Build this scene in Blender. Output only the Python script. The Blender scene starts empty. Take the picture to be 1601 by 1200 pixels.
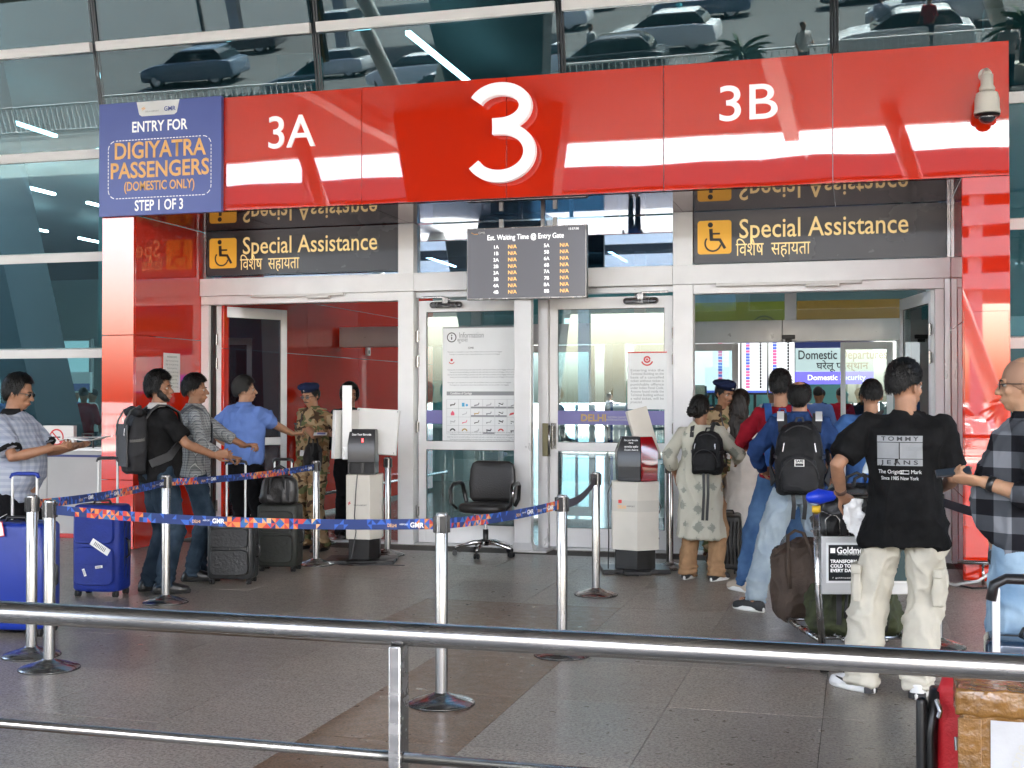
import bpy, bmesh, math, random
import numpy as np
from mathutils import Vector, Matrix, Euler
from mathutils.bvhtree import BVHTree
R = math.radians
random.seed(7)
sc = bpy.context.scene
col = sc.collection

# ---------------------------------------------------------------- camera, world, sun, exposure
EYE = 1.56
cd = bpy.data.cameras.new('camera'); cam = bpy.data.objects.new('camera', cd); col.objects.link(cam)
cd.sensor_width = 36; cd.lens = 36*1930/1601; cd.clip_start = .1; cd.clip_end = 2000
cam.location = (0, 0, EYE)
cam.rotation_euler = (R(90.65), 0, math.atan(540/1930))
sc.camera = cam
w = bpy.data.worlds.new('World'); sc.world = w; w.use_nodes = True
wn = w.node_tree; wn.nodes.clear()
wo = wn.nodes.new('ShaderNodeOutputWorld'); wb = wn.nodes.new('ShaderNodeBackground')
sk = wn.nodes.new('ShaderNodeTexSky'); sk.sky_type = 'NISHITA'; sk.sun_disc = False
SUN_EL, SUN_AZ = R(58), R(150)
sk.sun_elevation = SUN_EL; sk.sun_rotation = SUN_AZ; sk.dust_density = 6.0; sk.air_density = 1.0; sk.ozone_density = 1.0
wn.links.new(sk.outputs[0], wb.inputs[0]); wb.inputs[1].default_value = 0.15
wn.links.new(wb.outputs[0], wo.inputs[0])
sd = bpy.data.lights.new('sun', 'SUN'); sd.energy = 5.0; sd.angle = R(.5); sd.color = (1, .95, .88)
sun = bpy.data.objects.new('sun', sd); col.objects.link(sun)
sdir = Vector((math.sin(SUN_AZ)*math.cos(SUN_EL), math.cos(SUN_AZ)*math.cos(SUN_EL), math.sin(SUN_EL)))
sun.rotation_euler = sdir.to_track_quat('Z', 'Y').to_euler()
sc.view_settings.view_transform = 'Standard'; sc.view_settings.look = 'None'
sc.view_settings.exposure = 4.6; sc.view_settings.gamma = 1
sc.render.engine = 'CYCLES'
sc.cycles.max_bounces = 10; sc.cycles.diffuse_bounces = 4; sc.cycles.glossy_bounces = 5
sc.cycles.transmission_bounces = 6; sc.cycles.transparent_max_bounces = 12
sc.cycles.use_denoising = True; sc.cycles.sample_clamp_indirect = 6
sc.cycles.caustics_reflective = False; sc.cycles.caustics_refractive = False

# ---------------------------------------------------------------- materials
def S(r, g, b):
    f = lambda v: (v/255/12.92 if v/255 <= .04045 else ((v/255+.055)/1.055)**2.4)
    return (f(r), f(g), f(b))
def mat(name, c, rough=.5, metal=0, spec=.5, var=0, vscale=8, bump=0, bscale=60, emit=0, rvar=0, stretch=None, coat=0, ior=1.5, sss=0):
    m = bpy.data.materials.new(name); m.use_nodes = True
    nt = m.node_tree; n = nt.nodes; l = nt.links; p = n['Principled BSDF']
    p.inputs['Base Color'].default_value = (*c, 1); p.inputs['Roughness'].default_value = rough
    p.inputs['Metallic'].default_value = metal; p.inputs['Specular IOR Level'].default_value = spec; p.inputs['IOR'].default_value = ior
    p.inputs['Coat Weight'].default_value = coat
    if sss: p.inputs['Subsurface Weight'].default_value = sss; p.inputs['Subsurface Radius'].default_value = (.01, .004, .002); p.inputs['Subsurface Scale'].default_value = 1
    if emit:
        p.inputs['Emission Color'].default_value = (*c, 1); p.inputs['Emission Strength'].default_value = emit
    tc = n.new('ShaderNodeTexCoord'); mp = n.new('ShaderNodeMapping'); l.new(tc.outputs['Object'], mp.inputs[0])
    if stretch: mp.inputs['Scale'].default_value = stretch
    if var or rvar:
        t = n.new('ShaderNodeTexNoise'); t.inputs['Scale'].default_value = vscale; t.inputs['Detail'].default_value = 6
        l.new(mp.outputs[0], t.inputs[0])
        if var:
            r = n.new('ShaderNodeMapRange'); r.inputs[1].default_value = .3; r.inputs[2].default_value = .7
            r.inputs[3].default_value = 1-var; r.inputs[4].default_value = 1+var; l.new(t.outputs[0], r.inputs[0])
            x = n.new('ShaderNodeVectorMath'); x.operation = 'SCALE'; x.inputs[0].default_value = c; l.new(r.outputs[0], x.inputs['Scale'])
            l.new(x.outputs[0], p.inputs['Base Color'])
        if rvar:
            r2 = n.new('ShaderNodeMapRange'); r2.inputs[1].default_value = .3; r2.inputs[2].default_value = .7
            r2.inputs[3].default_value = max(0, rough-rvar); r2.inputs[4].default_value = rough+rvar; l.new(t.outputs[0], r2.inputs[0]); l.new(r2.outputs[0], p.inputs['Roughness'])
    if bump:
        t = n.new('ShaderNodeTexNoise'); t.inputs['Scale'].default_value = bscale; t.inputs['Detail'].default_value = 5
        l.new(mp.outputs[0], t.inputs[0]); b = n.new('ShaderNodeBump'); b.inputs['Strength'].default_value = bump; b.inputs['Distance'].default_value = .01
        l.new(t.outputs[0], b.inputs['Height']); l.new(b.outputs[0], p.inputs['Normal'])
    return m
def cloth(name, c, var=.15, rough=.9, bump=.25):
    m = mat(name, c, rough, spec=.10, var=var, vscale=14, bump=bump, bscale=350); creases(m); return m
def creases(m, s=7.5, st=.8):
    n, l, p = nodes_of(m); tc = n.new('ShaderNodeTexCoord'); t = n.new('ShaderNodeTexNoise'); t.noise_type = 'RIDGED_MULTIFRACTAL'; t.inputs['Scale'].default_value = s; t.inputs['Detail'].default_value = 3; t.inputs['Distortion'].default_value = .8
    mp = n.new('ShaderNodeMapping'); mp.inputs['Scale'].default_value = (1.2, 1.2, .75); mp.inputs['Rotation'].default_value = (.5, .35, 0); l.new(tc.outputs['Object'], mp.inputs[0]); l.new(mp.outputs[0], t.inputs[0])
    b = n.new('ShaderNodeBump'); b.inputs['Strength'].default_value = st; b.inputs['Distance'].default_value = .012; l.new(t.outputs[0], b.inputs['Height'])
    old = p.inputs['Normal'].links
    if old: l.new(old[0].from_socket, b.inputs['Normal'])
    l.new(b.outputs[0], p.inputs['Normal'])
def nodes_of(m): return m.node_tree.nodes, m.node_tree.links, m.node_tree.nodes['Principled BSDF']
def glass(name, tint, refl=.06, gloss=(1, 1, 1), rough=0.0):
    m = bpy.data.materials.new(name); m.use_nodes = True; nt = m.node_tree; n = nt.nodes; l = nt.links; n.clear()
    o = n.new('ShaderNodeOutputMaterial'); mx = n.new('ShaderNodeMixShader'); tr = n.new('ShaderNodeBsdfTransparent'); gl = n.new('ShaderNodeBsdfGlossy')
    tr.inputs[0].default_value = (*tint, 1); gl.inputs[0].default_value = (*gloss, 1); gl.inputs['Roughness'].default_value = rough
    fr = n.new('ShaderNodeFresnel'); fr.inputs[0].default_value = 1.5
    a = n.new('ShaderNodeMath'); a.operation = 'ADD'; a.use_clamp = True; a.inputs[1].default_value = refl
    l.new(fr.outputs[0], a.inputs[0]); l.new(a.outputs[0], mx.inputs[0]); l.new(tr.outputs[0], mx.inputs[1]); l.new(gl.outputs[0], mx.inputs[2]); l.new(mx.outputs[0], o.inputs[0])
    return m
def nodes_of(m): return m.node_tree.nodes, m.node_tree.links, m.node_tree.nodes['Principled BSDF']

def granite(name, c1, c2, rough=.22):
    m = mat(name, c1, rough); n, l, p = nodes_of(m)
    tc = n.new('ShaderNodeTexCoord'); oi = n.new('ShaderNodeObjectInfo')
    a = n.new('ShaderNodeTexNoise'); a.inputs['Scale'].default_value = 62; a.inputs['Detail'].default_value = 5; a.inputs['Roughness'].default_value = .85
    b = n.new('ShaderNodeTexNoise'); b.inputs['Scale'].default_value = 1.1; b.inputs['Detail'].default_value = 4
    geo = n.new('ShaderNodeNewGeometry')
    l.new(geo.outputs['Position'], a.inputs[0]); l.new(geo.outputs['Position'], b.inputs[0])
    cr = n.new('ShaderNodeValToRGB'); e = cr.color_ramp.elements
    e[0].position = .40; e[0].color = (*[v*.28 for v in c1], 1); e[1].position = .60; e[1].color = (*c2, 1)
    x = e.new(.48); x.color = (*c1, 1); l.new(a.outputs[0], cr.inputs[0])
    r1 = n.new('ShaderNodeMapRange'); r1.inputs[3].default_value = .9; r1.inputs[4].default_value = 1.06; l.new(oi.outputs['Random'], r1.inputs[0])
    r2 = n.new('ShaderNodeMapRange'); r2.inputs[1].default_value = .3; r2.inputs[2].default_value = .7; r2.inputs[3].default_value = .88; r2.inputs[4].default_value = 1.1; l.new(b.outputs[0], r2.inputs[0])
    mu = n.new('ShaderNodeMath'); mu.operation = 'MULTIPLY'; l.new(r1.outputs[0], mu.inputs[0]); l.new(r2.outputs[0], mu.inputs[1])
    sc_ = n.new('ShaderNodeVectorMath'); sc_.operation = 'SCALE'; l.new(cr.outputs[0], sc_.inputs[0]); l.new(mu.outputs[0], sc_.inputs['Scale']); l.new(sc_.outputs[0], p.inputs['Base Color'])
    d = n.new('ShaderNodeTexNoise'); d.inputs['Scale'].default_value = 14; d.inputs['Detail'].default_value = 8; l.new(geo.outputs['Position'], d.inputs[0])
    r3 = n.new('ShaderNodeMapRange'); r3.inputs[1].default_value = .3; r3.inputs[2].default_value = .7; r3.inputs[3].default_value = rough-.06; r3.inputs[4].default_value = rough+.08
    l.new(d.outputs[0], r3.inputs[0]); l.new(r3.outputs[0], p.inputs['Roughness'])
    bp = n.new('ShaderNodeBump'); bp.inputs['Strength'].default_value = .04; bp.inputs['Distance'].default_value = .002; l.new(a.outputs[0], bp.inputs['Height']); l.new(bp.outputs[0], p.inputs['Normal'])
    return m
def redpanel(name, c):
    m = mat(name, c, .03, ior=1.9, coat=.0); n, l, p = nodes_of(m)
    t = n.new('ShaderNodeTexNoise'); t.inputs['Scale'].default_value = .9; t.inputs['Detail'].default_value = 1.5
    g = n.new('ShaderNodeNewGeometry'); l.new(g.outputs['Position'], t.inputs[0])
    b = n.new('ShaderNodeBump'); b.inputs['Strength'].default_value = .09; b.inputs['Distance'].default_value = .012
    t2 = n.new('ShaderNodeTexNoise'); t2.inputs['Scale'].default_value = 5; t2.inputs['Detail'].default_value = 9; mp = n.new('ShaderNodeMapping'); mp.inputs['Scale'].default_value = (3, 3, .5); l.new(g.outputs['Position'], mp.inputs[0]); l.new(mp.outputs[0], t2.inputs[0])
    rr = n.new('ShaderNodeMapRange'); rr.inputs[1].default_value = .6; rr.inputs[2].default_value = .85; rr.inputs[3].default_value = .015; rr.inputs[4].default_value = .07; l.new(t2.outputs[0], rr.inputs[0]); l.new(rr.outputs[0], p.inputs['Roughness'])
    l.new(t.outputs[0], b.inputs['Height']); l.new(b.outputs[0], p.inputs['Normal'])
    return m
M = {}
M['red'] = redpanel('red_gloss_panel', (.68, .024, .003))
M['redside'] = redpanel('red_gloss_panel_inner', (.66, .02, .004))
M['redbox'] = mat('red_frame_metal', (.45, .01, .008), .3)
M['soffit'] = mat('dark_maroon_mirror', (.13, .045, .05), .02, metal=.85, rvar=.0)
M['alu'] = mat('white_aluminium', (.84, .84, .84), .36, metal=.0, var=.05, vscale=3, rvar=.08)
M['alu2'] = mat('grey_aluminium', (.58, .585, .59), .34, metal=.3, var=.06, vscale=4, rvar=.08)
M['bar'] = mat('white_painted_bar', (.78, .78, .77), .4, var=.05, vscale=2)
M['mull'] = mat('dark_mullion', (.03, .035, .04), .35, metal=.4)
M['steel'] = mat('brushed_steel', (.33, .325, .32), .24, metal=1, var=.1, vscale=20, stretch=(1, 1, .1), rvar=.07)
M['rail'] = mat('polished_rail_steel', (.42, .415, .41), .24, metal=1, var=.18, vscale=30, stretch=(.08, 1, 1), rvar=.08)
M['blk'] = mat('black_plastic', (.012, .012, .013), .35, var=.2)
M['blkm'] = mat('black_matt', (.02, .02, .022), .7, var=.2)
M['rub'] = mat('rubber', (.015, .015, .015), .85)
M['white'] = mat('white_paint', (.70, .69, .67), .45, var=.04, vscale=3)
M['cream'] = mat('cream_kiosk_paint', (.66, .63, .56), .4, var=.05, vscale=4)
M['wtext'] = mat('white_lettering', (.9, .9, .9), .4, emit=.015)  # slight emission added to make the letters look brighter
M['wprint'] = mat('white_print', (.8, .8, .8), .5)
M['ytext'] = mat('yellow_lettering', (.9, .68, .30), .5, emit=.02)
M['yellow'] = mat('yellow_sign_plate', (.70, .36, .04), .5, emit=.02)
M['signgrey'] = mat('charcoal_sign_board', (.045, .046, .052), .25, var=.1, vscale=2, rvar=.05)
M['blue'] = mat('blue_sign_board', (.075, .11, .38), .35, var=.04, vscale=2)
M['orange'] = mat('pale_orange_print', (.92, .52, .18), .5)
M['ink'] = mat('dark_ink', (.03, .03, .035), .6)
M['inkg'] = mat('grey_ink', (.30, .31, .32), .7)
M['inkl'] = mat('pale_grey_ink', (.50, .51, .52), .7)
M['paper'] = mat('poster_paper', (.80, .82, .82), .6, var=.03, vscale=3)
M['paper2'] = mat('plain_paper', (.78, .78, .77), .7, bump=.3, bscale=20)
M['redink'] = mat('red_ink', (.6, .05, .05), .6)
M['pinkink'] = mat('pink_ink', (.8, .12, .2), .6)
M['cyanink'] = mat('cyan_ink', (.1, .45, .7), .6)
M['goldink'] = mat('gold_ink', (.5, .33, .1), .6)
M['screen'] = mat('lcd_grey', (.10, .10, .112), .16, emit=.05)
M['scr_w'] = mat('lcd_white', (.95, .95, .95), .4, emit=.06)
M['scr_o'] = mat('lcd_orange', (.95, .5, .12), .4, emit=.06)
M['gdoor'] = glass('door_glass', (.72, .84, .85), .07, (.95, 1, 1))
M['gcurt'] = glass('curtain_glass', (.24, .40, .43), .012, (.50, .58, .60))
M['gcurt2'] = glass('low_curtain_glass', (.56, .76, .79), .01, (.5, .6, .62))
M['gtran'] = glass('transom_glass', (.35, .5, .62), .28, (.8, .92, 1))
M['gdark'] = glass('open_door_glass', (.42, .42, .5), .14, (.9, .92, 1))
M['tile'] = granite('grey_granite', (.26, .225, .185), (.42, .375, .315), .36)
M['tileb'] = granite('brown_granite', (.14, .084, .044), (.235, .15, .085), .32)
M['tiled'] = granite('dark_granite', (.218, .19, .157), (.36, .32, .268), .32)
M['grout'] = mat('grout', (.065, .058, .05), .8)

# ---------------------------------------------------------------- mesh helpers
class MB:
    def __init__(s): s.v = []; s.f = []; s.m = []; s.mi = 0
    def add(s, vs, fs):
        b = len(s.v); s.v += [tuple(p) for p in vs]
        for f in fs: s.f.append([b+i for i in f]); s.m.append(s.mi)
    def box(s, c, d, rot=None):
        x, y, z = d[0]/2, d[1]/2, d[2]/2
        vs = [Vector((i*x, j*y, k*z)) for i in (-1, 1) for j in (-1, 1) for k in (-1, 1)]
        if rot is not None:
            Q = rot if isinstance(rot, Matrix) else Euler(rot).to_matrix(); vs = [Q @ p for p in vs]
        C = Vector(c); s.add([p+C for p in vs], [(0, 1, 3, 2), (4, 6, 7, 5), (0, 4, 5, 1), (2, 3, 7, 6), (0, 2, 6, 4), (1, 5, 7, 3)])
    def bx(s, x0, x1, y0, y1, z0, z1): s.box(((x0+x1)/2, (y0+y1)/2, (z0+z1)/2), (abs(x1-x0), abs(y1-y0), abs(z1-z0)))
    def loft(s, rings, cap=True, close=False):
        n = len(rings[0]); vs = [p for r in rings for p in r]; fs = []
        m = len(rings)
        for a in range(m if close else m-1):
            for i in range(n):
                j = (i+1) % n; b = (a+1) % m
                fs.append((a*n+i, a*n+j, b*n+j, b*n+i))
        if cap and not close: fs.append(tuple(range(n))[::-1]); fs.append(tuple((m-1)*n+i for i in range(n)))
        s.add(vs, fs)
    def lathe(s, prof, c=(0, 0, 0), n=24, sx=1, sy=1):
        s.loft([[(c[0]+r*sx*math.cos(2*math.pi*i/n), c[1]+r*sy*math.sin(2*math.pi*i/n), c[2]+z) for i in range(n)] for r, z in prof])
    def tube(s, pts, r, n=10, ry=None, round_=False, up=None):
        P = [Vector(p) for p in pts]; m = len(P); rr = r if isinstance(r, (list, tuple)) else [r]*m
        ra = [(q, q if ry is None else (ry if not isinstance(ry, (list, tuple)) else ry[i])) if not isinstance(q, (tuple, list)) else q for i, q in enumerate(rr)]
        T = []
        for i in range(m):
            t = (P[min(i+1, m-1)]-P[max(i-1, 0)]); T.append(t.normalized() if t.length > 1e-9 else Vector((0, 0, 1)))
        if up is None: up = Vector((0, 1, 0)) if abs(T[0].y) < .9 else Vector((1, 0, 0))
        up = Vector(up); rings = []
        for i in range(m):
            a = T[i].cross(up)
            if a.length < 1e-4: a = T[i].cross(Vector((1, .1, 0)))
            a.normalize(); b = a.cross(T[i]).normalized(); up = b
            rings.append([P[i]+a*(ra[i][0]*math.cos(2*math.pi*k/n))+b*(ra[i][1]*math.sin(2*math.pi*k/n)) for k in range(n)])
        if round_:
            def capr(i, sgn):
                out = []
                for th in (30, 60, 85):
                    q = math.cos(R(th)); o = T[i]*(sgn*math.sin(R(th))*max(ra[i]))
                    out.append([P[i]+(p-P[i])*q+o for p in rings[i]])
                return out
            rings = capr(0, -1)[::-1]+rings+capr(m-1, 1)
        s.loft(rings)
    def ell(s, c, r, n=16, m=10, rot=None):
        C = Vector(c); Q = Euler(rot).to_matrix() if rot is not None else None; rings = []
        for j in range(m+1):
            th = math.pi*(j/m); th = min(max(th, .06), math.pi-.06)
            rg = []
            for i in range(n):
                ph = 2*math.pi*i/n; p = Vector((r[0]*math.sin(th)*math.cos(ph), r[1]*math.sin(th)*math.sin(ph), -r[2]*math.cos(th)))
                rg.append((Q @ p if Q else p)+C)
            rings.append(rg)
        s.loft(rings)
    def flat(s, poly, y=0): s.add([(x, y, z) for x, z in poly], [tuple(range(len(poly)))])
    def stroke(s, pts, w, y=0, close=False):     # flat line of width w in the x-z plane
        P = [Vector((a, b)) for a, b in pts]; m = len(P); L = []; Rr = []
        for i in range(m):
            if close: t = P[(i+1) % m]-P[i-1]
            else: t = P[min(i+1, m-1)]-P[max(i-1, 0)]
            t.normalize(); nrm = Vector((-t.y, t.x))*w/2; L.append(P[i]+nrm); Rr.append(P[i]-nrm)
        vs = [(p.x, y, p.y) for p in L]+[(p.x, y, p.y) for p in Rr]
        s.add(vs, [(i, (i+1) % m, m+(i+1) % m, m+i) for i in range(m if close else m-1)])
    def mesh(s, name='mesh'):
        me = bpy.data.meshes.new(name); me.from_pydata(s.v, [], s.f); me.update()
        if any(s.m): me.polygons.foreach_set('material_index', s.m)
        return me
    def build(s, name, mats, parent=None, smooth=False, bevel=0, seg=2, fix=True, auto=False):
        me = s.mesh(name)
        if fix and not s.__dict__.get('nofix'):
            bm = bmesh.new(); bm.from_mesh(me); bmesh.ops.recalc_face_normals(bm, faces=bm.faces); bm.to_mesh(me); bm.free()
        o = bpy.data.objects.new(name, me); col.objects.link(o)
        for m in (mats if isinstance(mats, (list, tuple)) else [mats]): me.materials.append(m)
        if smooth: me.shade_smooth()
        if auto: me.shade_smooth(); me.set_sharp_from_angle(angle=R(auto))
        if bevel:
            b = o.modifiers.new('b', 'BEVEL'); b.width = bevel; b.segments = seg; b.limit_method = 'ANGLE'; b.angle_limit = R(40)
            if seg > 1: me.shade_smooth(); me.set_sharp_from_angle(angle=R(45)); b.harden_normals = False
        if parent is not None: o.parent = parent
        return o
def box(name, c, d, m, parent=None, bevel=0, rot=None, **k):
    b = MB(); b.box(c, d, rot); return b.build(name, m, parent, bevel=bevel, **k)
def bxx(name, x0, x1, y0, y1, z0, z1, m, parent=None, bevel=0, **k):
    b = MB(); b.bx(x0, x1, y0, y1, z0, z1); return b.build(name, m, parent, bevel=bevel, **k)
def tag(o, label=None, cat=None, group=None, kind=None):
    if label: o['label'] = label
    if cat: o['category'] = cat
    if group: o['group'] = group
    if kind: o['kind'] = kind
    return o
def thing(name, label, cat, loc=(0, 0, 0), rz=0, group=None, kind=None):
    o = bpy.data.objects.new(name, None); col.objects.link(o); o.location = loc; o.rotation_euler = (0, 0, rz)
    return tag(o, label, cat, group, kind)
def copy_tree(o, parent=None):
    c = o.copy(); col.objects.link(c); c.parent = parent
    for ch in list(o.children): copy_tree(ch, c)
    return c
def text(s, size, loc, m, parent=None, rot=(math.pi/2, 0, 0), ext=.0, bold=0, align='CENTER', width=None, name='lettering', sp=1, mesh_only=False, res=3):
    cu = bpy.data.curves.new('lettering', 'FONT'); cu.body = s; cu.size = size; cu.align_x = align; cu.align_y = 'CENTER'
    cu.extrude = ext; cu.offset = bold; cu.space_character = sp; cu.resolution_u = res
    t = bpy.data.objects.new('tmp', cu)
    me = bpy.data.meshes.new_from_object(t); bpy.data.objects.remove(t)
    if width and len(me.vertices):
        xs = [v.co.x for v in me.vertices]; k = width/(max(xs)-min(xs)); me.transform(Matrix.Diagonal((k, 1, 1, 1)))
    me.transform(Matrix.Translation(loc) @ Euler(rot).to_matrix().to_4x4())
    if mesh_only: return me
    me.materials.clear(); me.materials.append(m); me.name = name
    o = bpy.data.objects.new(name, me); col.objects.link(o)
    if parent is not None: o.parent = parent
    return o
def arc(cx, cz, r, a0, a1, n=24, rz=None): return [(cx+r*math.cos(R(a0+(a1-a0)*i/n)), cz+(rz or r)*math.sin(R(a0+(a1-a0)*i/n))) for i in range(n+1)]

# ---------------------------------------------------------------- the setting
XL, XR = -7.10, .856           # inner faces of the portal pillars
YF, YD, YI = 11.07, 12.5, 15.8  # portal front, door plane, inner door plane
def struct(name, b, m, **k): o = b.build(name, m, None, **k); tag(o, kind='structure'); return o
b = MB(); b.bx(-400, 400, -400, -14.5, -.60, -.15); struct('road', b, mat('asphalt', (.052, .052, .05), .85, var=.25, vscale=.6, bump=.3, bscale=40))
b = MB(); b.bx(-60, 60, -14.496, 12.4, -.25, -.012); struct('pavement', b, M['grout'])
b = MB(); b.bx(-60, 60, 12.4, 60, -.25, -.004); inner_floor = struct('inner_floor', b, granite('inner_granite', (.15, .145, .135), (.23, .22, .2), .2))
b = MB(); b.bx(-400, 400, 60, 400, -.6, -.2); struct('ground', b, mat('far_ground', (.3, .3, .28), .9))
floor = tag(MB().build('floor', M['grout'], fix=False), kind='structure')
b = MB(); b.bx(-11.5, 6, 2.45, 12.35, -.011, -.006); floor.data = b.mesh('floor'); floor.data.materials.append(M['grout'])
tm = {}
for k, m in (('g', M['tile']), ('b', M['tileb']), ('d', M['tiled'])):
    q = MB(); q.box((0, 0, -.0075), (.762, .947, .015)); tm[k] = q.mesh('floor_tile'); tm[k].materials.append(m)
rnd = random.Random(3)
for i in range(-10, 8):
    for j in range(-3, 8):
        xc = -2.08+i*.765; yc = 5.28+.475+j*.95
        if yc > 12.35: continue
        k = 'g'
        if i == 0 and j < 3: k = 'b'
        elif j == 3 and -1 <= i <= 0: k = 'b'
        elif j == 6 : k = 'd'
        elif j == 0 and i >= 0: k = 'd'
        elif rnd.random() < .1: k = 'd'
        o = bpy.data.objects.new('floor_tile', tm[k]); col.objects.link(o); o.parent = floor
        o.location = (xc, yc, rnd.uniform(-.0006, .0006))
# plain paving further out (other side of the queue and under the canopy), seen in reflections only
b = MB(); b.bx(-60, -9.36, -14.4, 12.35, -.012, -.002); b.bx(3.66, 60, -14.4, 12.35, -.012, -.002); b.bx(-9.36, 3.66, -14.4, 2.4, -.012, -.002)
struct('forecourt_paving', b, mat('paving_grey', (.17, .165, .155), .6, var=.15, vscale=1.5), fix=False)

# canopy over the forecourt, held by leaning white struts
cano = thing('canopy', 'wide pale canopy roof over the forecourt behind the queue', 'canopy', kind='structure')
bxx('roof_deck', -70, 60, -14, 11.2, 9.3, 9.7, mat('canopy_soffit', (.11, .11, .11), .6), cano)
bxx('roof_edge', -70, 60, -14.3, -14.0, 9.25, 9.9, M['white'], cano)
for i in range(6):
    x = -47+i*17
    q = MB()
    q.tube([(x, -12.5, 0), (x-3.2, -12, 9.3)], .22, 14); q.build('strut', M['white'], cano, smooth=True)
    q = MB(); q.tube([(x, -12.5, 0), (x+3.2, -13.2, 9.3)], .22, 14); q.build('strut', M['white'], cano, smooth=True)
for i in range(9):
    q = MB(); q.bx(-46+i*11, -45.6+i*11, -13.9, 11, 8.9, 9.3); q.build('beam', M['white'], cano)
q = MB(); q.loft([[(-10.6, -10.3, 0), (-8.6, -10.3, 0), (-8.6, -9.3, 0), (-10.6, -9.3, 0)], [(-12.2, -10.3, 9.3), (-7.4, -10.3, 9.3), (-7.4, -9.3, 9.3), (-12.2, -9.3, 9.3)]]); q.build('flared_column', mat('column_grey', (.12, .12, .12), .5), cano, bevel=.05)
# multi level building across the road
far = thing('parking_building', 'pale concrete multi level building on stilts across the road', 'building')
pc = mat('pale_concrete', (.40, .37, .34), .8, var=.12, vscale=.3); dc = mat('dark_opening', (.05, .055, .06), .6)
bxx('deck', -40, 46, -62, -50, 7.6, 8.5, pc, far)
for z in (9.9, 11.6, 13.3): bxx('parapet', -40, 46, -50.3, -50, z-.55, z+.5, pc, far)
bxx('core', -39.5, 45.5, -61, -52.5, 8.5, 14, dc, far)
bxx('roof', -40.4, 46.4, -62, -49.8, 14, 15.3, dc, far)
for i in range(12): bxx('column', -39.6+i*7.6, -38.9+i*7.6, -50.9, -50.35, -.15, 14, pc, far)
# ---------------------------------------------------------------- terminal building: leaning curtain wall
YG = lambda z: 12.34-.2*z
lean = -math.atan(.2)
term = thing('terminal_building', 'leaning teal glass curtain wall with white horizontal bars around the red gate', 'building')
zb = [2.06, 3.10, 4.17, 5.245, 6.33, 7.41, 8.5]
W = 2.5
Xm = [-.60-W*i+.02 for i in range(-4, 8)]       # mullion axes
# measured at the top edge of the picture: mullions at x = -7.70, -5.14, -2.63, -.19 (z about 5.2)
Xm = [-.19+2.503*i for i in range(-6, 4)]
def pane(x0, x1, z0, z1, j):
    q = MB(); zc = (z0+z1)/2; yc = YG(zc)
    a = rndp.uniform(-.012, .012); c_ = rndp.uniform(-.012, .012)
    h = (z1-z0)/2*1.02; wd = (x1-x0)/2
    q.box((0, 0, 0), (wd*2-.03, .02, h*2))
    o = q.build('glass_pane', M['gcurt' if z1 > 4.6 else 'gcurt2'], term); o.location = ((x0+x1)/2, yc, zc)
    o.rotation_euler = (-lean+a, 0, c_)
rndp = random.Random(11)
zz = [.98]+zb
for k in range(len(zz)-1):
    for i in range(len(Xm)-1):
        x0, x1 = Xm[i], Xm[i+1]
        if zz[k+1] < 4.2:
            if x0 > -7.0 and x1 < .86+.4: continue
            if x0 < -7.3 < x1: x1 = -7.35
            elif x0 < XL and x1 > XL: x1 = -7.35
            if -7.35 <= x0 < 1.1: x0 = 1.1
            if x1-x0 < .3: continue
        pane(x0, x1, zz[k]+.05, zz[k+1]-.05, k)
for z in zb:
    segs = [(-15.3, -7.2), (1.05, 7.5)] if z < 4.5 else [(Xm[i]+.035, Xm[i+1]-.035) for i in range(len(Xm)-1)]
    for a, c_ in segs:
        q = MB(); q.box(((a+c_)/2, YG(z)-.03, z), (c_-a, .09, .10), (-lean, 0, 0)); q.build('transom', M['bar'], term, bevel=.004)
for x in Xm:
    z0 = 4.4 if -7.3 < x < 1.1 else .98
    q = MB()
    for dx in (-.028, .0, .028): q.tube([(x+dx, YG(z0)-.012, z0), (x+dx, YG(9.2)-.012, 9.2)], .011 if dx else .014, 4)
    q.build('mullion', M['mull'], term)
# base of the wall to the left and right of the gate
plin = mat('grey_plinth_panel', (.36, .36, .355), .5, var=.08, vscale=2)
for a, c_ in ((-15, -7.5), (1.25, 7.5)):
    xs = a
    while xs < c_-.01:
        xe = min(xs+1.55, c_); bxx('plinth_panel', xs+.003, xe-.003, 12.0, 12.3, .03, .97, plin, term, bevel=.004); xs = xe
    bxx('sill', a, c_, 11.97, 12.3, .972, 1.0, M['alu2'], term)
    bxx('stripe', a, c_, 11.985, 11.998, .90, .925, mat('navy_line', (.02, .03, .15), .5), term)
    bxx('kick_strip', a, c_, 11.95, 12.0, 0, .045, M['redbox'], term)
# interior shell
inw = mat('inner_wall_paint', (.30, .38, .39), .6, var=.05, vscale=.5)
shell = thing('departure_hall', 'teal grey hall interior seen through the glass doors', 'hall', kind='structure')
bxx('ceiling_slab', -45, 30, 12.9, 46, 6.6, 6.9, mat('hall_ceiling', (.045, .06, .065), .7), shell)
bxx('side_wall', -45, -44.7, 12.6, 46, 0, 6.6, inw, shell); bxx('side_wall', 29.7, 30, 12.6, 46, 0, 6.6, inw, shell)
for a, c_ in ((-45, -12), (3.0, 30)): bxx('rear_wall', a, c_, 45.7, 46, 0, 6.6, inw, shell)
bxx('rear_header', -12, 3.0, 45.7, 46, 4.6, 6.6, inw, shell)
for x in (-12, -8, -5, -2.5, 0, 3): bxx('rear_mullion', x-.06, x+.06, 45.6, 45.7, 0, 4.6, M['alu2'], shell)
darkp = mat('dark_leaning_column', (.035, .05, .065), .5, var=.1, vscale=1)
tealp = mat('teal_panel', (.10, .30, .30), .5)
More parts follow.
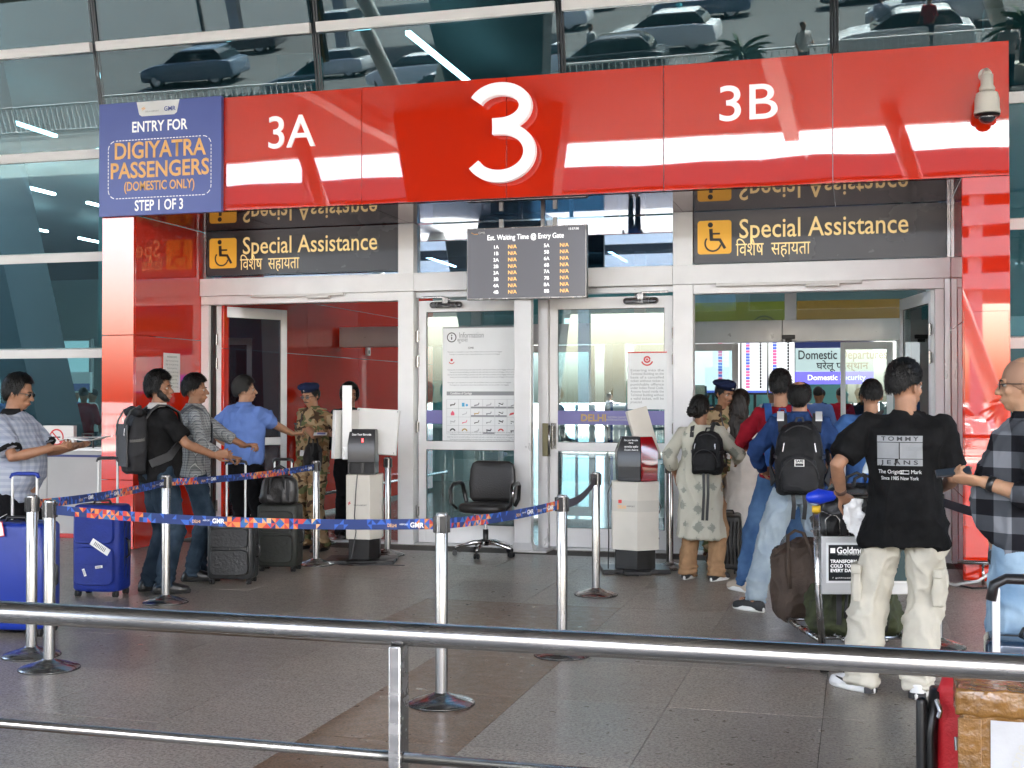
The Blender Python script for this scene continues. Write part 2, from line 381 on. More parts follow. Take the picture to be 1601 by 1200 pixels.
for x, dx, w_ in ((-9.78, -1.62, .42), (-13.5, -1.5, .8), (-16.8, -1.5, .7), (3.6, .9, .8)):
    q = MB(); q.loft([[(x-w_/2, 13.3, 0), (x+w_/2, 13.3, 0), (x+w_/2, 14.2, 0), (x-w_/2, 14.2, 0)], [(x+dx-w_/2, 13.2, 6.6), (x+dx+w_/2, 13.2, 6.6), (x+dx+w_/2, 14.1, 6.6), (x+dx-w_/2, 14.1, 6.6)]])
    q.build('leaning_column', darkp, shell)
for x0, x1, y, z1 in ((-12.9, -10.6, 19, 6.5), (-8.2, -7.6, 16.5, 6.6), (1.6, 4.0, 17, 6.6), (-6.2, -5.0, 21, 6.6)):
    bxx('partition', x0, x1, y, y+.3, 2.5, z1, tealp, shell)
lampm = mat('strip_lamp', (1, 1, 1), .5, emit=2.0)
for x in (-5.3, -13.2, -7.3, -1.7, 1.9, -10.4, -17, -21):  # the two leftmost lines are added to brighten the hall there
    for y in (14.2, 19.4, 24.6, 30, 36):
        if y < 15 and x not in (-5.3, -13.2): continue
        L_ = tag(bxx('strip_light', x-.032, x+.032, y, y+4.0, 6.02, 6.07, lampm), 'slim white ceiling lamp, %s in the line %s' % ({14.2: 'first', 19.4: 'second', 24.6: 'third', 30: 'fourth', 36: 'last'}[y], {-5.3: 'left of the big numeral', -13.2: 'far left of the blue board', -7.3: 'behind the blue board', -1.7: 'above the right doorway', -17: 'added to brighten the hall behind the low tinted panes', -21: 'added outermost at the far left to brighten the hall', 1.9: 'at the right pillar', -10.4: 'just left of the blue board'}[x]), 'ceiling light', 'linear lamps under the hall ceiling')
# check-in clutter inside
for k_, x in enumerate((-24.9, -22.3, -19.7)):
    t = thing('fill_panel', 'added pale glowing panel brightening the hall behind the tinted glass, %s of three' % ('first', 'second', 'third')[k_], 'fill light panel', (x, 27, 0)); bxx('panel_face', -1.1, 1.1, 0, .1, .2, 3.0, mat('fill_panel_face', (.35, .48, .5), .5, emit=.04), t); bxx('panel_frame', -1.15, 1.15, .01, .14, .15, 3.05, M['mull'], t)
for x in (-15.2, -14.1):
    t = thing('counter_sign', 'small blue hanging sign in the hall, %s' % ('nearer the leaning column' if x < -15 else 'beside the red pillar'), 'sign', (x, 20, 1.85))
    box('sign_plate', (0, 0, 0), (.75, .08, .38), M['paper'], t); box('blue_band', (0, -.045, -.09), (.75, .01, .14), M['blue'], t)

# ---------------------------------------------------------------- the red portal
P = thing('entrance_portal', 'glossy red portal framing gate 3', 'portal')
ZS, ZT = 3.43, 4.56
xs = [-7.472, -6.085, -4.605, -3.15, -1.677, -.2, 1.235]
for i in range(6):
    bxx('red_panel', xs[i]+.003, xs[i+1]-.003, YF, YF+.03, ZS+.0, ZT, M['red'], P, bevel=.002)
bxx('back_frame', -7.46, 1.225, YF+.035, YF+.09, ZS+.01, ZT-.01, M['alu2'], P)
bxx('top_cap', -7.47, 1.233, YF+.091, 11.5, ZT-.06, ZT-.005, M['redbox'], P)
for z0, z1 in ((0.02, .72), (.726, 2.2), (2.206, ZS-.006)):
    bxx('red_panel', -7.472, XL-.003, YF, YF+.03, z0, z1, M['red'], P, bevel=.002)
    bxx('red_panel', XL-.03, XL, YF+.032, YD-.02, z0, z1, M['redside'], P, bevel=.002)
    bxx('red_panel', -7.472, -7.45, YF+.032, 12.0, z0, z1, M['red'], P)
    bxx('red_panel', XR+.003, 1.235, YF, YF+.03, z0, z1, M['red'], P, bevel=.002)
    bxx('red_panel', XR, XR+.03, YF+.032, YD-.02, z0, z1, M['redside'], P, bevel=.002)
    bxx('red_panel', 1.21, 1.235, YF+.032, 12.0, z0, z1, M['red'], P)
bxx('red_panel', XR+.012, 1.222, YF-.03, YF-.002, .03, 2.29, M['red'], P, bevel=.003)
for i, (a, c_) in enumerate(((XL, -6.1), (-6.1, -4.6), (-4.6, -3.15), (-3.15, -1.68), (-1.68, -.2), (-.2, XR))):
    bxx('soffit_panel', a+.002, c_-.002, YF+.092, YD+.06, ZS+.0, ZS+.02, M['soffit'], P)
# figures on the band
def digits(s, x0, x1, z0, z1, bold, ext):
    me = text(s, 1, (0, 0, 0), None, mesh_only=True, ext=0, bold=bold, res=8)
    co = np.array([v.co for v in me.vertices]); lo = co.min(0); hi = co.max(0)
    me2 = text(s, 1, (0, 0, 0), None, mesh_only=True, ext=.5, bold=bold, res=8)
    for v in me2.vertices:
        v.co.x = x0+(v.co.x-lo[0])/(hi[0]-lo[0])*(x1-x0); v.co.z = z0+(v.co.z-lo[2])/(hi[2]-lo[2])*(z1-z0); v.co.y = v.co.y*ext
    me2.materials.clear(); me2.materials.append(M['wtext'])
    o = bpy.data.objects.new('numeral', me2); col.objects.link(o); o.parent = P; return o
o = digits('3A', -5.585, -5.088, 4.016, 4.335, .003, .02); o.location.y = YF-.014
o = digits('3B', -1.175, -.668, 4.02, 4.335, .003, .02); o.location.y = YF-.014
q = MB()      # the big 3, a bent flat strip standing proud of the panels
sw = .118; cx3 = -3.185
up = arc(cx3, 4.268, .155, 152, -90, 30, .155); lo = arc(cx3, 3.838, .215, 90, -152, 34, .215)
up = [(cx3-.20+.0, 4.25)]*0+up
def ring3(pts, wf):
    Pn = [Vector(p) for p in pts]; out = []
    for i in range(len(Pn)):
        t = (Pn[min(i+1, len(Pn)-1)]-Pn[max(i-1, 0)]).normalized(); nn = Vector((-t.y, t.x))*wf/2
        out.append([(Pn[i].x+nn.x, -.035, Pn[i].y+nn.y), (Pn[i].x-nn.x, -.035, Pn[i].y-nn.y), (Pn[i].x-nn.x, .035, Pn[i].y-nn.y), (Pn[i].x+nn.x, .035, Pn[i].y+nn.y)])
    return out
up = [(cx3+.245*math.cos(R(a)), 4.262+.165*math.sin(R(a))) for a in np.linspace(158, -90, 34)]+[(cx3-.07, 4.095)]
lo = [(cx3-.07, 4.062)]+[(cx3+.285*math.cos(R(a)), 3.838+.222*math.sin(R(a))) for a in np.linspace(90, -152, 38)]
q.loft(ring3(up, sw)); q.loft([[(x, y*.94, z) for x, y, z in rg] for rg in ring3(lo, sw-.004)])
o = q.build('numeral', M['wtext'], P); o.location.y = YF-.085; o.location.z = .0
q = MB()
for a, c_ in ((-3.0, 4.2), (-3.3, 3.65), (-3.1, 4.40), (-2.98, 3.8)): q.tube([(a, YF-.05, c_), (a, YF+.001, c_)], .01, 8)
q.build('stand_off', M['alu2'], P)
# blue board on the left end of the band
bs = thing('entry_sign', 'blue digiyatra passengers board on the left end of the red band', 'sign', (-6.78, YF-.03, 3.99))
box('sign_board', (0, 0, 0), (1.392, .05, 1.155), M['blue'], bs, bevel=.004)
q = MB(); q.flat([(-.26, .574), (.23, .574), (.20, .445), (.17, .425), (-.20, .425), (-.23, .445)], -.0275); q.build('logo_plate', M['paper'], bs, fix=False)
text('GMR', .062, (.12, -.030, .485), M['blue'], bs, bold=.001); text('DELHI AIRPORT', .022, (-.08, -.030, .47), M['inkg'], bs)
q = MB(); q.stroke([(-.20, .50), (-.17, .52), (-.19, .485), (-.16, .505)], .012, -.030); q.build('logo_mark', M['orange'], bs, fix=False)
text('ENTRY FOR', .15, (0, -.028, .315), M['wtext'], bs, bold=.003, width=.63)
text('DIGIYATRA', .235, (.0, -.028, .075), M['orange'], bs, bold=.005, width=1.04)
text('PASSENGERS', .225, (0.0, -.028, -.125), M['orange'], bs, bold=.005, width=1.12)
text('(DOMESTIC ONLY)', .13, (0, -.028, -.285), M['orange'], bs, bold=.0025, width=.80)
text('STEP 1 OF 3', .15, (0, -.028, -.485), M['wtext'], bs, bold=.003, width=.55)
q = MB()
rr = [(-.585+.09, .19), (.585-.09, .19)]
pts = arc(.585-.09, .19-.09, .09, 90, 0, 6)+arc(.585-.09, -.37+.06, .09, 0, -90, 6)+arc(-.585+.09, -.37+.06, .09, -90, -180, 6)+arc(-.585+.09, .19-.09, .09, 180, 90, 6)
full = []
for i in range(len(pts)):
    a, c_ = Vector(pts[i]), Vector(pts[(i+1) % len(pts)]); nseg = max(1, int((c_-a).length/.012))
    for k in range(nseg): full.append(a.lerp(c_, k/nseg))
for i in range(0, len(full)-1, 3): q.stroke([full[i], full[i+1], full[min(i+2, len(full)-1)]], .008, -.028)
q.build('dashed_border', M['wtext'], bs, fix=False)
# special assistance signs
def assist(x0, x1, z0, z1, label):
    t = thing('assistance_sign', label, 'sign', ((x0+x1)/2, YD-.07, (z0+z1)/2), group='special assistance signs over the side doors'); w_, h = x1-x0, z1-z0
    box('sign_board', (0, 0, 0), (w_, .05, h), M['signgrey'], t, bevel=.003)
    L_ = -w_/2
    q = MB(); s_ = .168; cx, cz = L_+.205, .0
    q.flat([(a+cx, c_+cz) for a, c_ in arc(s_-.03, s_-.03, .03, 0, 90, 5)+arc(-s_+.03, s_-.03, .03, 90, 180, 5)+arc(-s_+.03, -s_+.03, .03, 180, 270, 5)+arc(s_-.03, -s_+.03, .03, 270, 360, 5)], -.028); q.build('pictogram_plate', M['yellow'], t, fix=False)
    q = MB()
    q.flat(arc(cx-.04, cz+.125, .026, 0, 345, 16), -.031)
    q.stroke([(cx-.035, cz+.085), (cx-.03, cz-.02)], .036, -.031); q.stroke([(cx-.03, cz+.035), (cx+.055, cz+.035)], .018, -.0312)
    q.stroke([(cx-.045, cz-.022), (cx+.06, cz-.026)], .026, -.0314); q.stroke([(cx+.05, cz-.02), (cx+.105, cz-.115)], .028, -.0316)
    q.stroke(arc(cx-.015, cz-.06, .078, 140, 350, 22), .017, -.0318)
    q.build('wheelchair_pictogram', M['ink'], t, fix=False)
    text('Special Assistance', .27, (L_+1.25, -.028, .065), M['ytext'], t, bold=.002, width=1.60)
    text('\u093f\u0935\u0936\u0947\u0937  \u0938\u0939\u093e\u092f\u0924\u093e', .19, (L_+.775, -.028, -.135), M['ytext'], t, width=.72)
    return t
assist(-7.03, -4.733, 2.93, 3.425, 'charcoal special assistance sign above the left open door')
assist(-1.575, .822, 2.905, 3.425, 'charcoal special assistance sign above the right open doorway')

# ---------------------------------------------------------------- door screen
D = thing('entrance_screen', 'aluminium door screen with header beams, transoms and doors under the red band', 'door screen')
A_, A2 = M['alu'], M['alu2']
for a, c_ in ((-7.148, -4.55), (-4.546, -1.79), (-1.786, .955)):
    bxx('header_beam', max(a, XL+.002), min(c_, XR-.002), YD-.13, YD+.05, 2.70, 2.893, A_, D, bevel=.004)
for x0, x1 in ((-4.735, -4.56), (-1.785, -1.585)):
    bxx('post', x0, x1, YD-.11, YD+.06, 0, 2.698, A_, D, bevel=.004)
    bxx('upper_post', x0, x1, YD-.11, YD+.06, 2.895, 3.428, A_, D, bevel=.004)
bxx('jamb', XL+.003, XL+.10, YD-.10, YD+.05, 0, 2.6, A_, D, bevel=.004)
bxx('jamb', .80, .852, YD-.10, YD+.05, 0, 2.698, A2, D, bevel=.004); bxx('jamb', .715, .795, YD-.10, YD+.05, 0, 2.6, A_, D, bevel=.004)
bxx('head_rail', XL+.003, -4.738, YD-.10, YD+.05, 2.605, 2.697, A_, D, bevel=.003)
bxx('head_rail', -1.582, .798, YD-.10, YD+.05, 2.605, 2.697, A_, D, bevel=.003)
bxx('upper_jamb', XL+.03, XL+.06, YD-.09, YD+.02, 2.895, 3.428, M['steel'], D); bxx('upper_jamb', .825, .852, YD-.13, YD, 2.895, 3.428, M['steel'], D)
bxx('head_rail', -4.555, -1.79, YD-.05, YD+.05, 2.635, 2.697, A2, D)
# transom glass behind the display and behind the signs
for a, c_ in ((XL+.06, -4.74), (-4.555, -3.18), (-3.14, -1.79), (-1.58, .82)): bxx('transom_glass', a, c_, YD+.0, YD+.015, 2.9, 3.42, M['gtran'], D)
bxx('transom_bar', -3.178, -3.142, YD-.03, YD+.03, 2.895, 3.428, A2, D)
bxx('threshold', XL, XR, YD-.09, YD+.09, -.004, .016, A2, D)
# centre column with a base plate
q = MB(); q.bx(-3.372, -3.19, 12.12, 12.22, .0, 2.62); q.build('steel_column', A2, D, bevel=.006)
q = MB(); q.bx(-3.43, -3.02, 12.06, 12.36, 0, .018); q.loft([[(-3.40, 12.09, .018), (-3.16, 12.09, .018), (-3.16, 12.25, .018), (-3.40, 12.25, .018)], [(-3.372, 12.12, .09), (-3.19, 12.12, .09), (-3.19, 12.22, .09), (-3.372, 12.22, .09)]]); q.build('base_plate', A2, D)
bxx('closing_post', -3.19, -3.085, YD-.10, YD+.04, .0, 2.63, A2, D, bevel=.004)
# centre leaves (closed)
def leaf(x0, x1, parent, matg, hinge_left=True, y=YD, closer=True, handle=None):
    """a glazed door leaf lying in the y plane, returned as a part of the screen"""
    w_ = x1-x0; fr = .085
    q = MB(); zt = 2.60
    q.bx(0, fr, -.025, .025, .02, zt); q.bx(w_-fr, w_, -.025, .025, .02, zt)
    q.bx(fr, w_-fr, -.0245, .0245, zt-.12, zt); q.bx(fr, w_-fr, -.0245, .0245, .02, .215); q.bx(fr, w_-fr, -.0245, .0245, 1.01, 1.10)
    o = q.build('door_leaf', A_, parent, bevel=.003)
    bxx('door_glass', fr, w_-fr, -.006, .006, 1.10, zt-.12, matg, o); bxx('door_glass', fr, w_-fr, -.006, .006, .215, 1.01, matg, o)
    q = MB(); q.bx(fr, w_-fr, -.012, -.008, 1.10, 1.106); q.bx(fr, w_-fr, -.012, -.008, zt-.126, zt-.12); q.bx(fr, w_-fr, -.012, -.008, .215, .221); q.bx(fr, w_-fr, -.012, -.008, 1.004, 1.01); q.bx(fr, fr+.006, -.012, -.008, .215, zt-.12); q.bx(w_-fr-.006, w_-fr, -.012, -.008, .215, zt-.12)
    q.build('gasket', M['blk'], o)
    for z in (.35, 1.25, 1.95, 2.22):
        hx = -.012 if hinge_left else w_+.012
        q = MB(); q.tube([(hx, -.04, z-.06), (hx, -.04, z+.06)], .014, 10); q.bx(hx-.02, hx+.02, -.03, -.02, z-.05, z+.05); q.build('hinge', M['steel'], o)
    if closer:
        cx_ = .32 if hinge_left else w_-.32; s_ = 1 if hinge_left else -1
        q = MB(); q.tube([(cx_-.15, -.06, zt-.05), (cx_+.15, -.06, zt-.05)], .034, 12, round_=True); q.tube([(cx_+.05*s_, -.06, zt-.0), (cx_-.02*s_, -.09, zt+.03), (cx_-.28*s_, -.06, zt+.035)], .012, 6); q.bx(cx_-.03, cx_+.03, -.09, -.03, zt-.07, zt+.02)
        q.build('door_closer', M['steel'], o)
    if handle is not None:
        hx = w_-fr/2 if hinge_left else fr/2
        q = MB(); q.tube([(hx, -.03, 1.28), (hx, -.09, 1.27), (hx, -.09, 1.06), (hx, -.03, 1.05)], .011, 8); q.bx(hx-.03, hx+.03, -.032, -.026, 1.03, 1.30); q.build('handle', M['steel'], o)
    return o
o = leaf(-4.53, -3.375, D, M['gdoor'], True); o.location = (-4.53, YD, 0)
o = leaf(-3.083, -1.80, D, M['gdoor'], False, handle=1); o.location = (-3.083, YD, 0)
q = MB(); q.bx(-3.135, -3.075, YD-.135, YD-.102, .96, 1.30); q.build('lock_plate', mat('brass_grey', (.14, .13, .08), .3, metal=.8), D, bevel=.004)
q = MB(); q.tube([(-3.06, YD-.13, 1.29), (-3.05, YD-.19, 1.27), (-3.05, YD-.19, .99), (-3.06, YD-.13, .97)], .012, 8); q.build('pull_handle', M['steel'], D, smooth=True)
# open leaves, swung inwards
o = leaf(0, .96, D, M['gdark'], True, closer=False); o.location = (-6.985, YD+.03, 0); o.rotation_euler = (0, 0, math.atan2(.85, .46))
bxx('side_frame', XL+.10, XL+.13, YD-.05, YD+.08, 0, 2.6, M['blk'], D)
o = leaf(0, 1.16, D, M['gdoor'], False, closer=False); o.location = (.456, YD+1.16, 0); o.rotation_euler = (0, 0, math.atan2(-1.13, .25))
# light tubes / door closers on the head rails
for x0, x1 in ((-6.45, -5.35), (-1.35, .05)):
    q = MB(); q.bx(x0, x1, YD-.165, YD-.11, 2.668, 2.698); q.bx(x0+(x1-x0)*.62, x0+(x1-x0)*.85, YD-.18, YD-.10, 2.645, 2.668); q.build('closer_rail', M['white'], D, bevel=.004)
# band sticker across the centre glass
vin = mat('lilac_glass_film', (.17, .16, .38), .4); 
q = MB(); q.bx(-3.0, -1.885, YD-.016, YD-.012, 1.285, 1.43); q.bx(-4.445, -3.46, YD-.016, YD-.012, 1.285, 1.43); q.build('glass_film_band', vin, D)
text('DELHI', .10, (-2.62, YD-.02, 1.352), M['goldink'], D, bold=.003); text('INDIRA GANDHI', .03, (-2.36, YD-.02, 1.362), M['inkl'], D); text('INTERNATIONAL AIRPORT', .03, (-2.31, YD-.02, 1.335), M['inkl'], D)

# ---------------------------------------------------------------- posters on the doors
ip = thing('information_poster', 'tall white information poster with conditions of carriage table on left centre door', 'poster', (-3.806, YD-.035, 1.704))
box('poster_sheet', (0, 0, 0), (.896, .012, 1.197), M['paper'], ip); box('top_clip', (0, -.002, .603), (.88, .02, .012), M['inkg'], ip)
q = MB(); q.stroke(arc(-.345, .50, .048, 0, 350, 24), .010, -.009, close=True); q.stroke([(-.345, .475), (-.345, .505)], .012, -.009); q.flat(arc(-.345, .522, .008, 0, 340, 10), -.009); q.build('info_mark', M['ink'], ip, fix=False)
text('Information', .085, (-.265+.14, -.009, .52), M['inkg'], ip, width=.27); text('\u0938\u0942\u091a\u0928\u093e', .055, (-.225, -.009, .465), M['inkg'], ip)
text('GMR', .03, (-.13, -.009, .385), M['ink'], ip)
for y0, n_, L_ in ((.345, 2, .60), (.155, 4, .76), (.02, 2, .70), (-.505, 4, .84)):
    for k in range(n_):
        s_ = ('Passengers are requested to ensure that prohibited items are not carried in the baggage' if n_ < 3 else 'Entering into the terminal building is permitted only with a valid ticket and identity card, all baggage will be screened')
        text(s_, .02, (-.39+L_/2, -.009, y0-k*.026), M['inkg'] , ip, width=L_*(1 if k % 2 == 0 else .93))
q = MB(); q.stroke(arc(-.345, .25, .030, 200, 340, 10), .008, -.009); q.flat(arc(-.345, .26, .014, 0, 340, 12), -.0092); q.build('crest', M['redink'], ip, fix=False)
q = MB(); q.bx(-.40, .40, -.0095, -.0075, -.075, -.115); q.build('table_bar', M['inkg'], ip); text('Conditions of Carriage', .034, (-.24, -.0105, -.095), M['wprint'], ip, bold=.001, width=.24)
q = MB(); gx = [-.40+i*.1333 for i in range(7)]; gz = [-.115, -.155, -.26, -.36, -.46, -.56+.0]
gz = [-.115, -.158, -.255, -.345, -.435, -.525]
for x in gx: q.bx(x-.0015, x+.0015, -.0085, -.007, -.525, -.158)
for z in gz: q.bx(-.40, .40, -.0087, -.007, z-.0015, z+.0015)
q.build('table_grid', M['inkl'], ip)
cells = [M['ink'], M['cyanink'], M['inkg'], M['inkl'], M['ink'], M['inkg'], M['pinkink'], M['inkl'], M['goldink'], M['inkg'], M['ink'], M['redink'], M['inkl'], M['pinkink'], M['ink'], M['inkg'], M['ink'], M['ink'], M['ink'], M['goldink'], M['inkl'], M['ink'], M['redink'], M['ink']]
rr_ = random.Random(5)
for k in range(24):
    i, j = k % 6, k//6; cx, cz = gx[i]+.066, (gz[j+1]+gz[j+2])/2-.008
    q = MB()
    if k in (6,): q.flat([(cx-.02, cz-.02), (cx+.02, cz-.02), (cx+.02, cz+.005), (cx, cz+.03), (cx-.02, cz+.005)], -.0092)
    elif k in (11,): q.flat([(cx-.045, cz-.02), (cx+.03, cz-.0), (cx+.045, cz+.02), (cx-.03, cz+.005)], -.0092)
    elif k in (1,): q.flat([(cx-.03, cz-.02), (cx, cz-.02), (cx, cz+.02), (cx-.03, cz+.02)], -.0092); q.flat(arc(cx+.025, cz-.005, .014, 0, 330, 8), -.0092)
    elif k in (18, 19, 22): q.stroke(arc(cx, cz-.01, .026, 10, 170, 8), .014, -.0092)
    else:
        a = rr_.uniform(-.6, .6); q.stroke([(cx-.028*math.cos(a), cz-.028*math.sin(a)), (cx+.02, cz), (cx+.028*math.cos(a), cz+.02)], .007+.006*rr_.random(), -.0092)
        q.flat(arc(cx-.02, cz-.012, .006, 0, 330, 6), -.0092)
    q.build('item_drawing', cells[k], ip, fix=False)
for i0, i1, j in ((2, 4, 0), (4, 5, 0), (5, 6, 0), (2, 4, 1), (4, 5, 1), (3, 4, 3)): bxx('table_bar', gx[i0]+.004, gx[i1]-.004, -.0098, -.0078, gz[j+2]+.003, gz[j+2]+.02, M['inkg'], ip)
wp = thing('warning_notice', 'small white printed warning notice with red crest on right centre door', 'notice', (-2.06, YD-.03, 1.737))
box('notice_sheet', (0, 0, 0), (.405, .008, .585), M['paper'], wp); box('top_band', (0, -.002, .288), (.405, .01, .012), M['redink'], wp)
q = MB(); q.stroke(arc(0, .215, .058, 200, 340, 12), .014, -.0065); q.stroke(arc(0, .215, .028, 0, 350, 16), .016, -.0067); q.flat(arc(0, .215, .012, 0, 330, 10), -.0067); q.build('crest', M['redink'], wp, fix=False)
for k, s_ in enumerate(('Entering into the', 'Terminal Building on the', 'basis of a cancelled', 'ticket without ticket is', 'punishable offence', 'under Indian Penal Code.', 'Anyone found inside the', 'Terminal Building without', 'a valid ticket, will be', 'prosecuted.')):
    text(s_, .036, (0 if k < 9 else -.11, -.0065, .105-k*.036), M['inkg'], wp, width=.34 if k < 9 else .12, bold=.0)
# display
dsp = thing('waiting_time_display', 'grey waiting time screen hung over the centre doors', 'screen', (-3.223, 12.05, 2.928))
dsp.scale = (1.01, 1, 1.0)
# the display hangs in front of the door plane; its size follows from that distance
box('casing', (0, .03, 0), (1.245, .06, .735), M['blk'], dsp, bevel=.004)
box('bezel', (0, -.004, 0), (1.238, .012, .728), M['steel'], dsp)
box('lcd_face', (0, -.011, .002), (1.218, .01, .705), M['screen'], dsp)
q = MB(); q.bx(-.3, -.26, .06, .10, -.2, .46); q.bx(.26, .3, .06, .10, -.2, .46); q.build('hanger', M['alu2'], dsp)
text('Est. Waiting Time @ Entry Gate', .075, (-.005, -.0175, .262), M['scr_w'], dsp, bold=.0004, width=.79)
text('15:57:00', .032, (.49, -.0175, .325), M['scr_w'], dsp); text('GMR', .035, (-.46, -.0175, .315), M['wprint'], dsp)
q = MB(); q.stroke([(-.57, .32), (-.54, .305), (-.50, .305)], .008, -.0175); q.build('logo_mark', M['orange'], dsp, fix=False)
for k in range(8):
    z = .165-k*.0655
    for x, s_ in ((-.31, '%d%s' % (1+k//2, 'AB'[k % 2])), (.215, '%d%s' % (5+k//2, 'AB'[k % 2]))): text(s_, .05, (x, -.0175, z), M['scr_w'], dsp, bold=.0004)
    for x in (-.14, .395): text('N/A', .053, (x, -.0175, z), M['scr_o'], dsp, bold=.0003)
# paper on the left reveal
t = thing('timetable_sheet', 'white printed sheet taped on the glossy red side wall', 'notice', (XL+.004, 11.79, 1.83), R(90))
box('sheet', (0, 0, 0), (.33, .004, .42), M['paper2'], t)
for k in range(9): text('Flight list and gate timings' if k else 'PASSENGER NOTICE', .026, (0, -.0035, .17-k*.04), M['ink'] if k == 0 else M['inkg'], t, width=.25 if k % 3 else .2)

# cctv
cc = thing('cctv_camera', 'cream dome security camera on the right end of the red band', 'camera', (1.044, YF-.16, 4.06))
q = MB(); q.lathe([(.03, .19), (.05, .185), (.05, .10), (.065, .07), (.06, .05)]); q.build('neck', M['cream'], cc, smooth=True)
q = MB(); q.lathe([(.055, .05), (.085, .03), (.098, -.02), (.10, -.10), (.105, -.125), (.105, -.14), (.09, -.145)], n=32); q.build('housing', M['cream'], cc, auto=35)
q = MB(); q.lathe([(.088, -.143), (.104, -.15), (.09, -.165), (.07, -.168)], n=32); q.build('ring', M['blk'], cc, auto=35)
q = MB(); q.ell((0, 0, -.165), (.068, .068, .058), 24, 12); q.build('dome', mat('smoked_dome', (.02, .02, .025), .03, coat=1), cc, smooth=True)
q = MB(); q.tube([(0, 0, .19), (0, .03, .22), (0, .155, .22)], .03, 12); q.tube([(0, .135, .22), (0, .159, .22)], .055, 16); q.build('wall_arm', M['cream'], cc, auto=40)

# ---------------------------------------------------------------- vestibule behind the doors
V = thing('vestibule', 'red lined lobby between the outer and inner doors', 'lobby', kind='structure')
ys = [12.56, 13.28, 14.757, 16.467, 18.195, 19.7]
for i in range(5):
    for z0, z1 in ((.05, 2.12), (2.126, 2.80)): bxx('red_panel', -6.93, -6.9, ys[i]+.003, ys[i+1]-.003, z0, z1, M['redside'], V, bevel=.002)
bxx('header_panel', -6.93, -6.9, 12.56, 19.7, 2.806, 3.4, M['redside'], V)
bxx('lobby_ceiling', -6.9, .9, 12.62, 15.7, 3.45, 3.5, mat('lobby_ceiling', (.3, .32, .33), .6), V)
q = MB(); q.tube([(-6.62, 12.8, .33), (-6.62, 19.6, .33)], .022, 10)
for y in (13.5, 15.5, 17.5, 19.4): q.tube([(-6.62, y, 0), (-6.62, y, .33)], .018, 8)
q.build('guard_rail', M['steel'], V, smooth=True)
t = thing('wall_sensor', 'small white access reader on the red lobby wall', 'reader', (-6.88, 16.78, 2.26)); box('case', (0, 0, 0), (.04, .13, .17), M['white'], t, bevel=.008); box('slot', (.022, 0, -.03), (.004, .05, .05), M['blk'], t)
# inner sliding doors
I = thing('inner_door_screen', 'inner sliding door screen with steel header behind the right open doorway', 'door screen')
X0, X1 = -2.9, .88
bxx('header_beam', -6.85, -.90, YI-.12, YI+.12, 2.26, 2.53, M['alu2'], I, bevel=.004); bxx('header_beam', -.895, X1+1.5, YI-.12, YI+.12, 2.26, 2.53, M['alu2'], I, bevel=.004)
for x in (-4.9, -2.7, -.80, .88): bxx('mullion', x-.07, x+.07, YI-.06, YI+.06, 2.53, 3.45, M['alu2'], I)
for x0, x1 in ((-4.83, -2.77), (-2.63, -.87), (-.73, .81)): bxx('transom_glass', x0, x1, YI-.01, YI+.01, 2.53, 3.45, M['gdoor'], I)
for x0, x1 in ((-4.6, -3.3), (-2.75, -1.45), (-.20, .42)):
    q = MB(); q.bx(x0, x0+.06, YI-.03, YI+.03, .02, 2.25); q.bx(x1-.075, x1, YI-.03, YI+.03, .02, 2.25); q.bx(x0+.06, x1-.075, YI-.029, YI+.029, 2.16, 2.25); q.bx(x0+.06, x1-.075, YI-.029, YI+.029, .02, .14)
    lf = q.build('sliding_leaf', A_, I, bevel=.003); bxx('leaf_glass', x0+.06, x1-.075, YI-.005, YI+.005, .14, 2.16, M['gdoor'], lf)
bxx('post', .46, .56, YI-.05, YI+.05, 0, 2.26, A_, I); bxx('post', -3.05, -2.9, YI-.05, YI+.05, 0, 2.26, A_, I)
q = MB(); q.bx(-.90, -.74, YI-.19, YI-.125, 2.29, 2.34); q.bx(-.86, -.78, YI-.17, YI-.125, 2.25, 2.29); q.build('door_sensor', M['blk'], I, bevel=.005)
# hall things behind
yb = mat('olive_band', (.42, .38, .03), .6); ob = mat('orange_band', (.62, .28, .04), .6)
bd = thing('gate_gantry', 'olive and orange gantry band high above the hall desks', 'gantry', (0, 22.4, 0))
bxx('band_panel', -2.9, -1.2, 0, .2, 2.80, 3.28, yb, bd); bxx('band_panel', -1.195, 3.5, 0, .2, 2.80, 3.28, ob, bd); bxx('teal_end', -5, -2.905, 0, .2, 2.6, 3.5, mat('aqua_panel', (.2, .45, .48), .5), bd)
for x in (-4.5, 2.9): bxx('gantry_leg', x, x+.25, .0, .2, 0, 3.5 if x > 0 else 2.6, M['alu2'], bd)
q = MB(); q.stroke(arc(-1.6, 2.80, .22, 10, 170, 18), .02, -.01); q.stroke(arc(-1.6, 2.80, .16, 10, 170, 18), .015, -.01); q.build('crest', M['ink'], bd, fix=False)
sg = thing('departures_sign', 'grey domestic departures sign with a violet security strip', 'sign', (-.35, 22, 0))
bxx('sign_face', -1.05, .62, 0, .1, 2.02, 2.42, mat('pale_teal_face', (.38, .5, .5), .5, emit=.05), sg); bxx('security_strip', -1.05, .62, -.004, .1, 1.80, 2.015, mat('violet_strip', (.10, .09, .6), .5, emit=.1), sg)
bxx('sign_leg', -1.0, -.93, .02, .09, 0, 1.8, M['alu2'], sg); bxx('sign_leg', .5, .57, .02, .09, 0, 1.8, M['alu2'], sg); bxx('sign_back', -1.05, .62, .01, .09, 2.425, 2.6, M['blue'], sg)
text('Domestic Departures', .22, (.1, -.004, 2.30), M['ink'], sg, bold=.003, width=2.05*.72); text('\u0918\u0930\u0947\u0932\u0942 \u092a\u094d\u0930\u0938\u094d\u0925\u093e\u0928', .17, (.1, -.004, 2.11), M['ink'], sg, bold=.002)
